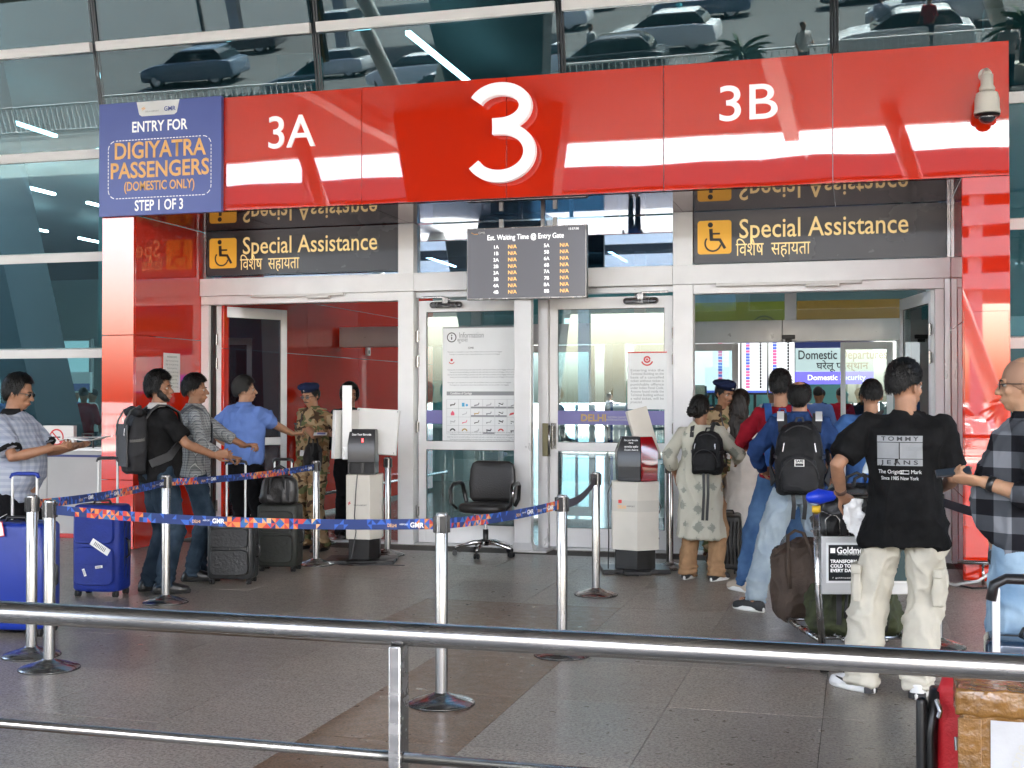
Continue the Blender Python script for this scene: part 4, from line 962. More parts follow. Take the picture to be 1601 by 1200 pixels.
def backpack(label, parent_person, U, m, m2, size=(.32, .20, .47), z0=.93, yb=-.125, strap_m=None, strapw=.055, off=0, xoff=0, pocket=True, shoulders=((.10), (-.10)), group=None, strapy=.12, free=None):
    """worn on the back; its own thing, in world space through the wearer's matrix"""
    t = thing('backpack', label, 'backpack', (0, 0, 0), 0, group); t.matrix_world = Matrix.Translation(parent_person.location) @ Euler(parent_person.rotation_euler).to_matrix().to_4x4() @ Matrix.Diagonal((*parent_person.scale, 1))
    t.location = parent_person.location; t.rotation_euler = parent_person.rotation_euler; t.scale = parent_person.scale
    w_, d_, h_ = size; q = MB(); rings = []
    for zf, wf, df in ((0, .80, .7), (.04, .94, .9), (.3, 1, 1), (.6, .98, .92), (.82, .88, .75), (.95, .66, .55), (1, .4, .3)):
        rg = []
        for i in range(24):
            a = 2*math.pi*i/24; c_, s_ = math.cos(a), math.sin(a); e = .55
            x = w_/2*wf*abs(c_)**e*(1 if c_ >= 0 else -1); y = d_/2*abs(s_)**e*(1 if s_ >= 0 else -1)
            y = yb-d_/2+y*df+(d_/2*(1-df))
            rg.append(U((x+xoff, y, z0+h_*zf)))
        rings.append(rg)
    q.loft(rings); me = remesh(q, .010, 2); folds(me, .005, 5, (7, 7, 6)); main = mobj('main_bag', me, m, t)
    yo = yb-d_
    if pocket:
        q = MB(); rings = []
        for zf, wf, df in ((0, .7, .6), (.06, .85, 1), (.5, .9, 1), (.85, .8, .8), (1, .5, .3)):
            rings.append([U((xoff+w_*.42*wf*abs(math.cos(a))**.6*(1 if math.cos(a) >= 0 else -1), yo+.02+.055*df*(-max(0, math.sin(a)))**1 if math.sin(a) < 0 else yo+.03, z0+.03+h_*.5*zf)) for a in [2*math.pi*i/20+.01 for i in range(20)]])
        rings = [[U((xoff+w_*.40*wf*(abs(math.cos(a))**.6)*(1 if math.cos(a) >= 0 else -1), yo+.035-(.075*df)*max(0, math.sin(a))**.5, z0+.03+h_*.50*zf)) for a in [2*math.pi*i/20 for i in range(20)]] for zf, wf, df in ((0, .7, .6), (.06, .9, 1), (.5, .95, 1), (.85, .85, .8), (1, .5, .3))]
        q.loft(rings); me = remesh(q, .009, 2); folds(me, .003, 8, (9, 9, 7)); mobj('front_pocket', me, m2, t)
        q = MB(); q.tube([U((xoff+w_*.40*math.cos(a), yo-.045+.03*abs(math.cos(a)), z0+.06+h_*.36*math.sin(a)*.95+.04)) for a in np.linspace(.15, math.pi-.15, 14)], .0045, 6); q.build('zipper', M['blkm'], t)
    q = MB(); q.tube([U((xoff+w_*.46*math.cos(a), yb-d_*.60, z0+.55*h_+h_*.40*math.sin(a))) for a in np.linspace(.0, math.pi, 16)], .0055, 6); q.build('zipper', strap_m or M['blkm'], t)
    q = MB(); q.tube([U((xoff-.035, yb-.03, z0+h_*.93)), U((xoff-.02, yb-.03, z0+h_+.03)), U((xoff+.02, yb-.03, z0+h_+.03)), U((xoff+.035, yb-.03, z0+h_*.93))], .009, 8); q.build('grab_handle', strap_m or M['blkm'], t, smooth=True)
    for sx in shoulders:
        pts = [U((sx*1.0, yb-.02, z0+h_*.86)), U((sx*1.05, -.10, 1.435)), U((sx*1.08, -.04, 1.478)), U((sx*1.1, .03, 1.475)), U((sx*1.2, strapy-.005, 1.42)), U((sx*1.35, strapy+.015, 1.30)), U((sx*1.65, strapy-.02, 1.17)), U((sx*1.85, .02, 1.08)), U((sx*1.6, -.12, z0+.08))]
        nn = [(0, -1, .6), (0, -.7, 1), (0, 0, 1), (0, .6, 1), (0, 1, .4), (0, 1, 0), (sx*6, .6, 0), (sx*8, 0, 0), (sx*4, -.5, 0)]
        ribbon('shoulder_strap', pts, strapw, .012, strap_m or M['blkm'], t, nn)
    for s_ in (-1, 1):
        q = MB(); q.tube([U((xoff+s_*w_*.30, yo-.005, z0+h_*.72)), U((xoff+s_*w_*.33, yo-.012, z0+h_*.60))], .006, 6); q.build('zip_pull', M['steel'], t)
        ribbon('side_strap', [U((xoff+s_*(w_/2-.0), yb-.04, z0+h_*.55)), U((xoff+s_*(w_/2+.006), yb-d_*.5, z0+h_*.53)), U((xoff+s_*(w_/2-.02), yo+.02, z0+h_*.52))], .022, .005, M['blk'], t, (s_, 0, 0))
    return t
# ---------------------------------------------------------------- people: the queue
def WL(loc, rz, H, p):
    v = Euler((0, 0, -rz)).to_matrix() @ (V3(p)-V3((loc[0], loc[1], 0))); return v/(H/1.72)
def WD(rz, d): return Euler((0, 0, -rz)).to_matrix() @ V3(d)
def plaid(name, base, c1, c2, s1, s2, line=None, axes=('X', 'Z')):
    m = mat(name, base, .9, spec=.1, bump=.2, bscale=350); creases(m); n, l, p = nodes_of(m); tc = n.new('ShaderNodeTexCoord'); sx = n.new('ShaderNodeSeparateXYZ'); l.new(tc.outputs['Object'], sx.inputs[0])
    def stripe(ax, s, duty, ph=0):
        a = n.new('ShaderNodeMath'); a.operation = 'MULTIPLY_ADD'; a.inputs[1].default_value = s; a.inputs[2].default_value = ph+50; l.new(sx.outputs[ax], a.inputs[0])
        f = n.new('ShaderNodeMath'); f.operation = 'FRACT'; l.new(a.outputs[0], f.inputs[0]); g = n.new('ShaderNodeMath'); g.operation = 'LESS_THAN'; g.inputs[1].default_value = duty; l.new(f.outputs[0], g.inputs[0]); return g.outputs[0]
    v = stripe(axes[0], s1, s2); h = stripe('Z', s1, s2)
    def mix(f, a, b):
        x = n.new('ShaderNodeMix'); x.data_type = 'RGBA'; l.new(f, x.inputs[0])
        for k, q in ((6, a), (7, b)):
            if isinstance(q, tuple): x.inputs[k].default_value = (*q, 1)
            else: l.new(q, x.inputs[k])
        return x.outputs[2]
    r = mix(v, base, c1); r = mix(h, r, mix(v, c1, c2))
    if line:
        r = mix(stripe(axes[0], s1, .08, .45), r, line); r = mix(stripe('Z', s1, .08, .45), r, line)
    l.new(r, p.inputs['Base Color']); return m
def camo(name):
    m = mat(name, (.3, .2, .1), .9, spec=.1, bump=.2, bscale=350); creases(m); n, l, p = nodes_of(m); tc = n.new('ShaderNodeTexCoord')
    last = (.30, .215, .125)
    for k, (s, t, c, off) in enumerate(((7, .54, (.20, .12, .06), 3.1), (8, .57, (.10, .11, .05), 9.7), (9, .585, (.055, .032, .02), 17.3))):
        mp = n.new('ShaderNodeMapping'); mp.inputs['Location'].default_value = (off, off, off); mp.inputs['Scale'].default_value = (1, 1, 1.5); l.new(tc.outputs['Object'], mp.inputs[0])
        t_ = n.new('ShaderNodeTexNoise'); t_.inputs['Scale'].default_value = s; t_.inputs['Detail'].default_value = 1.2; t_.inputs['Distortion'].default_value = .4; l.new(mp.outputs[0], t_.inputs[0])
        g = n.new('ShaderNodeMath'); g.operation = 'GREATER_THAN'; g.inputs[1].default_value = t; l.new(t_.outputs[0], g.inputs[0])
        x = n.new('ShaderNodeMix'); x.data_type = 'RGBA'; l.new(g.outputs[0], x.inputs[0]); x.inputs[7].default_value = (*c, 1)
        if isinstance(last, tuple): x.inputs[6].default_value = (*last, 1)
        else: l.new(last, x.inputs[6])
        last = x.outputs[2]
    l.new(last, p.inputs['Base Color']); return m
def denim(name, c, fade):
    m = mat(name, c, .85, spec=.12, bump=.25, bscale=300); creases(m, 9, .5); n, l, p = nodes_of(m); tc = n.new('ShaderNodeTexCoord'); t = n.new('ShaderNodeTexNoise'); t.inputs['Scale'].default_value = 5; t.inputs['Detail'].default_value = 7; l.new(tc.outputs['Object'], t.inputs[0])
    cr = n.new('ShaderNodeValToRGB'); cr.color_ramp.elements[0].position = .35; cr.color_ramp.elements[0].color = (*c, 1); cr.color_ramp.elements[1].position = .72; cr.color_ramp.elements[1].color = (*fade, 1); l.new(t.outputs[0], cr.inputs[0]); l.new(cr.outputs[0], p.inputs['Base Color']); return m
blackc = cloth('black_cotton', (.010, .010, .0105), .3); trblack = cloth('black_trouser', (.006, .006, .007)); bluec = cloth('sky_blue_cotton', (.12, .20, .48), .06)
redc = cloth('maroon_knit', (.22, .009, .018)); navyc = cloth('navy_shirt', (.02, .045, .13)); whitec = cloth('white_cotton', (.58, .55, .53), .06); bluet = cloth('steel_blue_tee', (.05, .12, .30))
beige = cloth('tan_trouser', (.33, .20, .11)); crm = cloth('cream_cargo', (.56, .53, .45), .05, bump=.3); greychk = plaid('pale_grey_check', (.33, .355, .41), (.27, .295, .355), (.22, .245, .31), 24, .5)
chk3 = plaid('small_grey_check', (.09, .10, .11), (.16, .17, .18), (.26, .27, .28), 46, .5, (.42, .43, .43)); pld = plaid('big_grey_plaid', (.20, .21, .23), (.065, .07, .08), (.012, .012, .015), 7.5, .5, axes=('Y', 'Z'))
cam_ = camo('camouflage_cloth'); jean = denim('blue_jeans', (.012, .022, .036), (.045, .07, .10)); jeanl = denim('light_jeans', (.23, .295, .36), (.36, .42, .46)); jeanb = denim('mid_blue_jeans', (.025, .065, .16), (.09, .17, .31)); jeanp = denim('pale_jeans', (.14, .24, .36), (.34, .46, .56))
kurta = mat('printed_kurta', (.50, .49, .40), .85, spec=.2, bump=.2, bscale=300)
n_, l_, p_ = nodes_of(kurta); tc_ = n_.new('ShaderNodeTexCoord'); vo = n_.new('ShaderNodeTexVoronoi'); vo.inputs['Scale'].default_value = 7.0; vo.inputs['Randomness'].default_value = .25; vo.distance = 'MANHATTAN'; mp_ = n_.new('ShaderNodeMapping'); mp_.inputs['Scale'].default_value = (1, .5, .85)
l_.new(tc_.outputs['Object'], mp_.inputs[0]); l_.new(mp_.outputs[0], vo.inputs[0]); nz_ = n_.new('ShaderNodeTexNoise'); nz_.inputs['Scale'].default_value = 60; l_.new(tc_.outputs['Object'], nz_.inputs[0])
ad_ = n_.new('ShaderNodeMath'); ad_.operation = 'MULTIPLY_ADD'; ad_.inputs[1].default_value = .55; l_.new(nz_.outputs[0], ad_.inputs[0]); l_.new(vo.outputs['Distance'], ad_.inputs[2])
cr_ = n_.new('ShaderNodeValToRGB'); cr_.color_ramp.elements[0].position = .80; cr_.color_ramp.elements[0].color = (.27, .28, .24, 1); cr_.color_ramp.elements[1].position = .88; cr_.color_ramp.elements[1].color = (.50, .485, .405, 1); l_.new(ad_.outputs[0], cr_.inputs[0]); l_.new(cr_.outputs[0], p_.inputs['Base Color'])
beretm = cloth('navy_beret', (.012, .018, .05)); goldm = mat('gold_frame', (.4, .3, .12), .25, metal=1); blackshoe = mat('black_shoe', (.012, .012, .012), .35, bump=.1, bscale=40); brownshoe = mat('brown_boot', (.06, .03, .02), .4); whiteshoe = mat('white_shoe', (.72, .72, .72), .55, var=.05); sneak = mat('black_sneaker', (.02, .02, .022), .7)
bagblk = mat('bag_black_nylon', (.010, .010, .011), .6, spec=.2, var=.2, vscale=10, bump=.35, bscale=220); baggry = mat('bag_charcoal_nylon', (.020, .020, .022), .62, spec=.2, var=.15, vscale=10, bump=.35, bscale=220)
lab = dict(nose=1)
shortcut = dict(thick=.012, top=.026, nape=.045, brow=.182, side=.10)

# P1: man reading a sheet at the far left
loc, rz, H_ = (-5.60, 7.28, 0), R(-80), 1.71
person('man in pale grey checked shirt reading a printed sheet behind the blue suitcase', loc, rz, H_, girth=1.12, belly=.055, hyaw=R(5), hpitch=R(-14), skin_=0, hair=dict(shortcut, brow=.192, seed=3, bald=0), must=False,
       armR=dict(w=WL(loc, rz, H_, (-5.20, 7.14, 1.225)), d=WD(rz, (.93, .1, .02)), n=WD(rz, (0, .5, .8)), curl=.55, pole=(.5, -.4, -1)), armL=dict(w=WL(loc, rz, H_, (-5.21, 7.42, 1.23)), d=WD(rz, (.9, -.1, .1)), n=WD(rz, (0, -.5, .8)), curl=.6, pole=(-.4, -.4, -1)),
       top=dict(m=greychk, hem=.86, sleeve=.82, sr=(.086, .088), collar=blackc, cuff=blackc, fold=.005), bottom=dict(m=trblack), shoes=(blackshoe, M['rub']), feet=((.11, 0, .15), (-.11, .03, -.1)))
spectacles(bpy.data.objects['person'], person.Th, M['blk'])
t = thing('printed_sheet', 'white printed sheet held by the man in the grey checked shirt', 'paper', (-5.00, 7.22, 1.275), R(14))
q = MB(); nx = 9
q.add([((i/8-.5)*.30, (j-.5)*.21, .012*math.sin(i*.9)+.02*i/8) for j in (0, 1) for i in range(nx)], [(i, i+1, nx+i+1, nx+i) for i in range(nx-1)]); o = q.build('sheet', M['paper2'], t, smooth=True, fix=False); m_ = o.modifiers.new('s', 'SOLIDIFY'); m_.thickness = .0015
q = MB()
for k in range(7): q.bx(-.12+.02*(k % 3), .12, -.085+k*.025, -.079+k*.025, .022, .023)
q.build('print_line', M['inkg'], t)

# P2: backpacker in black
loc, rz, H_ = (-5.42, 8.82, 0), R(-42), 1.75
bp2 = person('man in black t-shirt with white collar and square charcoal backpack', loc, rz, H_, girth=1.12, belly=.02, hyaw=R(-38), skin_=0, hair=dict(shortcut, thick=.018, top=.040, nape=.05, side=.09, seed=5, rough=1.5), beard=True,
       armR=dict(w=WL(loc, rz, H_, (-4.99, 8.93, 1.10)), d=WD(rz, (.9, .2, .1)), n=WD(rz, (-.2, .9, .2)), curl=.4, pole=(1, -.6, -1)), armL=dict(w=WL(loc, rz, H_, (-5.73, 8.80, 1.16)), d=WD(rz, (.0, .3, -.8)), n=WD(rz, (.9, 0, 0)), curl=1.1, pole=(-1, -.2, -.4)),
       top=dict(m=blackc, hem=.86, sleeve=.80, sr=(.080, .080), collar=whitec), bottom=dict(m=jean, fit=(.098, .078, .070)), shoes=(blackshoe, M['rub']), feet=((.12, .03, -.3), (-.10, -.02, .1)), twist=0)
backpack('square charcoal grey backpack on the back of the man in black at left', bp2, person.U, baggry, baggry, size=(.36, .17, .50), z0=.94, yb=-.125, pocket=False, shoulders=(.11, -.11), strapw=.065)
t = bpy.data.objects['backpack']
q = MB(); q.loft([[person.U((x, y, z)) for x, z in ((-.15, 1.0), (.15, 1.0), (.15, 1.33), (-.15, 1.33))] for y in (-.286, -.30)]); q.build('front_panel', mat('charcoal_panel', (.045, .045, .048), .5, bump=.2, bscale=200), t, bevel=.004)
for k in range(3):
    q = MB(); q.loft([[person.U((x, y, z)) for x, z in ((-.09, 1.22-k*.05), (-.06, 1.22-k*.05), (-.06, 1.245-k*.05), (-.09, 1.245-k*.05))] for y in (-.301, -.303)]); q.build('emblem', M['blk'], t)
q = MB(); q.tube([person.U((-.15, -.20, 1.42)), person.U((0, -.215, 1.435)), person.U((.15, -.20, 1.42))], .038, 12, round_=True); q.build('roll_top', bagblk, t, smooth=True)
for x in (-.10, .10):
    ribbon('buckle_strap', [person.U((x, -.19, 1.47)), person.U((x, -.25, 1.44)), person.U((x, -.295, 1.36)), person.U((x, -.304, 1.30))], .03, .006, M['blk'], t, (0, -1, .3))
# P3: small check shirt
loc, rz, H_ = (-5.50, 9.52, 0), R(-58), 1.74
person('man in small dark checked shirt with a grey sling strap behind the backpacker', loc, rz, H_, girth=.98, hyaw=R(-10), skin_=0, hair=dict(shortcut, thick=.012, top=.034, nape=.07, side=.12, front=.01, seed=8), 
       armR=dict(w=WL(loc, rz, H_, (-5.14, 9.46, 1.06)), d=WD(rz, (.9, -.1, -.1)), n=WD(rz, (0, 0, -1)), curl=.9, pole=(1, -.6, -1)), armL=dict(w=WL(loc, rz, H_, (-5.05, 9.72, 1.10)), d=WD(rz, (.9, 0, .1)), n=WD(rz, (0, 0, -1)), curl=.7, pole=(-1, -.4, -1)),
       top=dict(m=chk3, hem=.88, sleeve=1.55, collar=chk3), bottom=dict(m=jean, fit=(.092, .074, .066)), shoes=(blackshoe, M['rub']), feet=((.11, 0, -.1), (-.10, .06, .2)))
ribbon('sling_strap', [person.U(p) for p in ((.10, -.12, 1.42), (.12, -.03, 1.485), (.11, .06, 1.44), (.04, .135, 1.33), (-.06, .145, 1.18), (-.16, .08, 1.02))], .05, .006, cloth('grey_strap', (.1, .11, .13)), bpy.data.objects['person.002'] if 'person.002' in bpy.data.objects else None, (0, 1, .4))
# P4: sky blue shirt
loc, rz, H_ = (-5.57, 10.55, 0), R(-22), 1.75
person('man in sky blue shirt and black trousers handing papers to the guard', loc, rz, H_, girth=1.08, belly=.02, hyaw=R(-38), skin_=1, hair=dict(shortcut, seed=11, nape=.06), hairmat=hairg,
       armR=dict(w=WL(loc, rz, H_, (-5.27, 11.02, 1.19)), d=WD(rz, (.7, .6, -.05)), n=WD(rz, (-.3, .1, .9)), curl=.45, pole=(1, -.5, -1)), armL=dict(w=WL(loc, rz, H_, (-5.78, 10.72, 1.06)), d=WD(rz, (.3, .8, 0)), n=WD(rz, (.8, 0, 0)), curl=.6, pole=(-1, -.3, -1)),
       top=dict(m=bluec, hem=.93, sleeve=.80, sr=(.082, .078), collar=bluec, fold=.007), bottom=dict(m=trblack, fit=(.1, .08, .07)), shoes=(blackshoe, M['rub']), feet=((.12, 0, -.2), (-.11, 0, .2)))
# P5: guard at left
def guard(label, loc, rz, H_, **k):
    r = person(label, loc, rz, H_, top=dict(m=cam_, hem=.86, sleeve=k.pop('sl', .9), sr=(.076, .074), collar=cam_, fold=.006), bottom=dict(m=cam_, fit=(.10, .082, .072), fold=.008), shoes=(brownshoe, M['rub']), **k)
    beret(r, person.Th, beretm); U = person.U
    q = MB(); q.loft([[U((x*1.0, y, z)) for x, y in [(.182*math.cos(a), -.006+.138*math.sin(a)) for a in np.linspace(0, 2*math.pi, 25)[:-1]]] for z in (.985, 1.035)]); b_ = q.build('belt', mat('tan_belt', (.28, .10, .03), .5), r, auto=50)
    q = MB(); q.bx(-.035, .035, .134, .142, .98, 1.04); q.build('buckle', M['steel'], b_)
    for s_ in (-1, 1):
        q = MB(); q.loft([[U(p) for p in ((s_*.08, .122, z), (s_*.155, .10, z), (s_*.155, .108, z), (s_*.08, .134, z))] for z in (1.18, 1.29)]); q.build('chest_pocket', cam_, r, bevel=.003)
        q = MB(); q.loft([[U(p) for p in ((s_*.10, -.03, 1.468), (s_*.10, .03, 1.468), (s_*.10, .03, 1.478), (s_*.10, -.03, 1.478))], [U(p) for p in ((s_*.19, -.025, 1.455), (s_*.19, .025, 1.455), (s_*.19, .025, 1.465), (s_*.19, -.025, 1.465))]]); q.build('shoulder_strap', mat('strap_tan', (.3, .2, .1), .7), r)
    q = MB(); q.tube([U((.05, .10, 1.42)), U((.03, .14, 1.30)), U((-.02, .148, 1.18)), U((.06, .14, 1.22)), U((.12, .125, 1.30))], .006, 6); q.build('lanyard', M['ink'], r)
    q = MB(); q.bx(.10, .15, .128, .133, 1.295, 1.31) if False else q.loft([[U(p) for p in ((.08, .128, z), (.15, .112, z), (.15, .118, z), (.08, .135, z))] for z in (1.30, 1.32)]); q.build('name_tape', M['ink'], r)
    return r
loc, rz, H_ = (-5.40, 11.68, 0), R(158), 1.70
g1 = guard('guard with glasses and moustache in camouflage checking papers at the left door', loc, rz, H_, girth=1.02, belly=.02, hyaw=R(8), hpitch=R(-16), skin_=1, hair=dict(shortcut, brow=.17, thick=.008, top=.01), must=True,
      armR=dict(w=WL(loc, rz, H_, (-5.24, 11.38, 1.17)), d=WD(rz, (.55, -.4, .1)), n=WD(rz, (.1, .3, .9)), curl=.5, pole=(1, -.6, -1)), armL=dict(w=WL(loc, rz, H_, (-4.98, 11.42, 1.18)), d=WD(rz, (-.6, -.5, .05)), n=WD(rz, (0, .2, .9)), curl=.55, pole=(-1, -.6, -1)), feet=((.13, 0, -.15), (-.13, 0, .15)))
spectacles(g1, person.Th, M['blk'])
t = thing('id_card', 'small blue and white card held between the man in sky blue and the guard', 'card', (-5.12, 11.26, 1.205), R(20)); box('card', (0, 0, 0), (.13, .09, .004), M['paper2'], t, rot=(R(15), 0, 0)); box('blue_patch', (.01, 0, .004), (.08, .05, .002), M['blue'], t, rot=(R(15), 0, 0))
# P6: someone behind the first kiosk
person('person in dark shirt mostly hidden behind the left guard and kiosk', (-5.42, 12.7, 0), R(-150), 1.70, girth=.9, skin_=0, hyaw=R(10), hair=dict(shortcut, thick=.03, top=.04, nape=.03, side=.07, seed=4), top=dict(m=trblack, hem=.86, sleeve=1.5), bottom=dict(m=trblack), shoes=(blackshoe, M['rub']), vox=.014)
# P7: woman in printed kurta
loc, rz, H_ = (-1.30, 10.68, 0), R(-8), 1.57
bp7 = person('woman in printed sage kurta with hair in a bun and small black backpack', loc, rz, H_, girth=1.02, belly=.01, hyaw=R(-22), skin_=0, hair=dict(thick=.012, top=.018, nape=.035, side=.07, brow=.175, seed=2, rough=.4), shrug=-.01,
       armR=dict(w=WL(loc, rz, H_, (-1.02, 10.90, 1.0)), d=WD(rz, (.1, .9, .2)), n=WD(rz, (-.9, 0, 0)), curl=.5, pole=(1, -.7, -.6)), armL=dict(w=WL(loc, rz, H_, (-1.53, 10.74, .90)), d=WD(rz, (.1, .2, -.9)), n=WD(rz, (.9, .2, 0)), curl=.5, pole=(-.3, -1, -.2)),
       top=dict(m=kurta, hem=.40, flare=1.12, sleeve=1.55, name='kurta', fold=.009, fsc=(8, 8, 2)), bottom=dict(m=beige, fit=(.10, .088, .080), fold=.007, waist=.98), shoes=(sneak, whitesole), feet=((.15, .0, -.35), (-.13, .02, -.1)))
q = MB(); q.ell(person.Th @ V3((0, -.118, .085)), (.048, .040, .046), 20, 14); me = remesh(q, .006, 1); folds(me, .006, 4, (30, 30, 40)); mobj('hair_bun', me, hairm, bp7)
backpack('small black velvety backpack slung on the woman in the printed kurta', bp7, person.U, bagblk, bagblk, size=(.30, .16, .40), z0=1.0, yb=-.12, xoff=.115, shoulders=(.13, -.05), strapw=.035)
t = bpy.data.objects['backpack.001']
for x in (.09, .13): ribbon('dangling_strap', [person.U((x, -.24, 1.02)), person.U((x+.005, -.25, .82)), person.U((x-.01, -.24, .58))], .025, .004, M['blk'], t, (0, -1, 0))
# P8: guard at right
loc, rz, H_ = (-1.24, 11.95, 0), R(-162), 1.72
guard('guard in camouflage and navy beret looking down at the right doorway', loc, rz, H_, girth=.95, hyaw=R(28), hpitch=R(-18), skin_=0, hair=dict(shortcut, brow=.17, thick=.007, top=.008), must=True,
      armR=dict(w=WL(loc, rz, H_, (-1.36, 11.58, 1.06)), d=WD(rz, (.7, -.5, .0)), n=WD(rz, (0, .3, .9)), pole=(1, -.6, -1)), armL=dict(w=WL(loc, rz, H_, (-1.02, 11.62, 1.08)), d=WD(rz, (-.5, -.6, 0)), n=WD(rz, (0, .2, .9)), pole=(-1, -.6, -1)), feet=((.12, 0, -.2), (-.12, 0, .2)))
# P9: woman in white, long hair
loc, rz, H_ = (-1.07, 11.95, 0), R(-6), 1.63
p9 = person('woman in long white kurta with long dark hair at the right doorway', loc, rz, H_, girth=.9, hyaw=R(-5), skin_=1, hair=dict(thick=.012, top=.016, nape=.02, side=.06, brow=.175, rough=.3), hairmat=hairb,
       top=dict(m=whitec, hem=.36, flare=1.05, sleeve=1.6, name='kurta', fold=.007, fsc=(8, 8, 2)), bottom=dict(m=whitec), shoes=(beige, whitesole),
       armR=dict(w=(.20, .28, 1.05), d=(0, 1, 0), n=(-1, 0, 0)), armL=dict(w=(-.22, .2, 1.0), d=(.2, 1, 0), n=(1, 0, 0)))
q = MB(); T_ = person.Th
q.loft([[T_ @ V3((w_*math.cos(a), y+dd*math.sin(a), z)) for a in np.linspace(0, 2*math.pi, 25)[:-1]] for z, w_, dd, y in ((.18, .07, .05, -.05), (.12, .088, .065, -.05), (.05, .090, .055, -.065), (-.03, .095, .045, -.085), (-.12, .095, .035, -.105), (-.2, .085, .028, -.115), (-.26, .06, .02, -.115))])
me = remesh(q, .008, 2); folds(me, .006, 6, (40, 40, 2)); mobj('long_hair', me, hairb, p9)
# P10: man in maroon with royal blue backpack
loc, rz, H_ = (-.60, 10.25, 0), R(8), 1.76
bp10 = person('man in maroon top and blue jeans carrying a slim blue backpack', loc, rz, H_, girth=.95, hyaw=R(-12), skin_=1, hair=dict(shortcut, thick=.010, top=.036, nape=.075, side=.125, seed=14, rough=1.6), hipshift=.0, 
       armR=dict(w=(.20, .34, 1.12), d=(-.2, 1, 0), n=(-1, 0, 0), pole=(1, -.6, -1)), armL=dict(w=(-.20, .30, 1.14), d=(.3, 1, 0), n=(1, 0, 0), pole=(-1, -.5, -.9)),
       top=dict(m=redc, hem=.90, sleeve=1.75, fold=.006), bottom=dict(m=jeanb, fit=(.09, .068, .058)), shoes=(mat('beige_slip_on', (.45, .38, .30), .8), whitesole), feet=((.10, .10, -.4), (-.30, -.08, .6)))
bb = cloth('royal_blue_nylon', (.03, .085, .26), bump=.3)
backpack('slim royal blue backpack worn by the man in the maroon top', bp10, person.U, bb, bb, size=(.28, .13, .48), z0=.93, strap_m=bb, pocket=False)
# P11: man in navy shirt with big black backpack
loc, rz, H_ = (-.44, 9.36, 0), R(2), 1.68
bp11 = person('balding man in navy shirt and pale jeans with a large black backpack', loc, rz, H_, girth=1.1, belly=.03, hyaw=R(-6), skin_=1, hair=dict(shortcut, thick=.012, top=.012, nape=.045, side=.10, bald=.62, seed=9), hipshift=.03,
       armR=dict(w=(.27, .28, .98), d=(-.2, 1, -.1), n=(-1, 0, 0), pole=(1, -.5, -.4)), armL=dict(w=(-.25, .26, 1.02), d=(.3, 1, 0), n=(1, 0, 0), pole=(-1, -.5, -.5)),
       top=dict(m=navyc, hem=.92, sleeve=1.9, fold=.007, collar=navyc), bottom=dict(m=jeanl, fit=(.10, .084, .070), fold=.008), shoes=(sneak, whitesole, blackc), feet=((.15, .04, -.3), (-.31, -.14, .95)))
p11k = person.k
bpk = backpack('large black backpack with padded straps on the man in the navy shirt', bp11, person.U, bagblk, baggry, size=(.36, .22, .54), z0=.88, yb=-.13, strapw=.07, shoulders=(.12, -.12))
q = MB(); U = person.U; q.loft([[U((x, y, z)) for x, z in ((-.035, 1.10), (.035, 1.10), (.035, 1.15), (-.035, 1.15))] for y in (-.385, -.389)]); q.build('label_patch', M['paper2'], bpk)
text('SAFE', .024, U((0, -.3915, 1.137)), M['ink'], bpk, bold=.001, width=.055); q = MB(); q.loft([[U((x, y, z)) for x, z in ((-.028, 1.104), (.028, 1.104), (.028, 1.122), (-.028, 1.122))] for y in (-.389, -.3905)]); q.build('label_block', M['ink'], bpk)
for s_ in (-1, 1):
    q = MB(); q.loft([[U((s_*x, y, z)) for x in (.115, .165)]+[U((s_*x, y2, z2)) for x in (.165, .115)] for (y, z, y2, z2) in ((-.115, 1.425, -.115, 1.436), (-.05, 1.487, -.05, 1.496))]); q.build('reflective_strip', M['alu2'], bpk)
for x in (-.05, .03): ribbon('dangling_strap', [U((x, -.22, .90)), U((x+.01, -.22, .80)), U((x, -.21, .70))], .03, .005, M['blk'], bpk, (0, -1, 0))
# P12
loc, rz, H_ = (.10, 9.75, 0), R(6), 1.69
bp12 = person('man in steel blue t-shirt with a thin black strap beyond the trolley', loc, rz, H_, girth=1.12, belly=.02, hyaw=R(4), skin_=1, hair=dict(shortcut, thick=.006, top=.012, nape=.085, side=.12, seed=21),
       armR=dict(w=(.24, .25, 1.05), pole=(1, -.5, -.6)), armL=dict(w=(-.30, .20, .98), d=(.1, .9, -.1), n=(1, 0, 0), pole=(-1, -.5, -.6)),
       top=dict(m=bluet, hem=.88, sleeve=.75, sr=(.084, .084)), bottom=dict(m=trblack), shoes=(sneak, whitesole), vox=.012)
ribbon('sling_strap', [person.U(p) for p in ((-.17, -.05, 1.30), (-.02, -.14, 1.42), (.06, -.09, 1.475), (.08, .0, 1.49), (.06, .09, 1.44))], .035, .006, M['blkm'], bp12, (0, -1, .6))
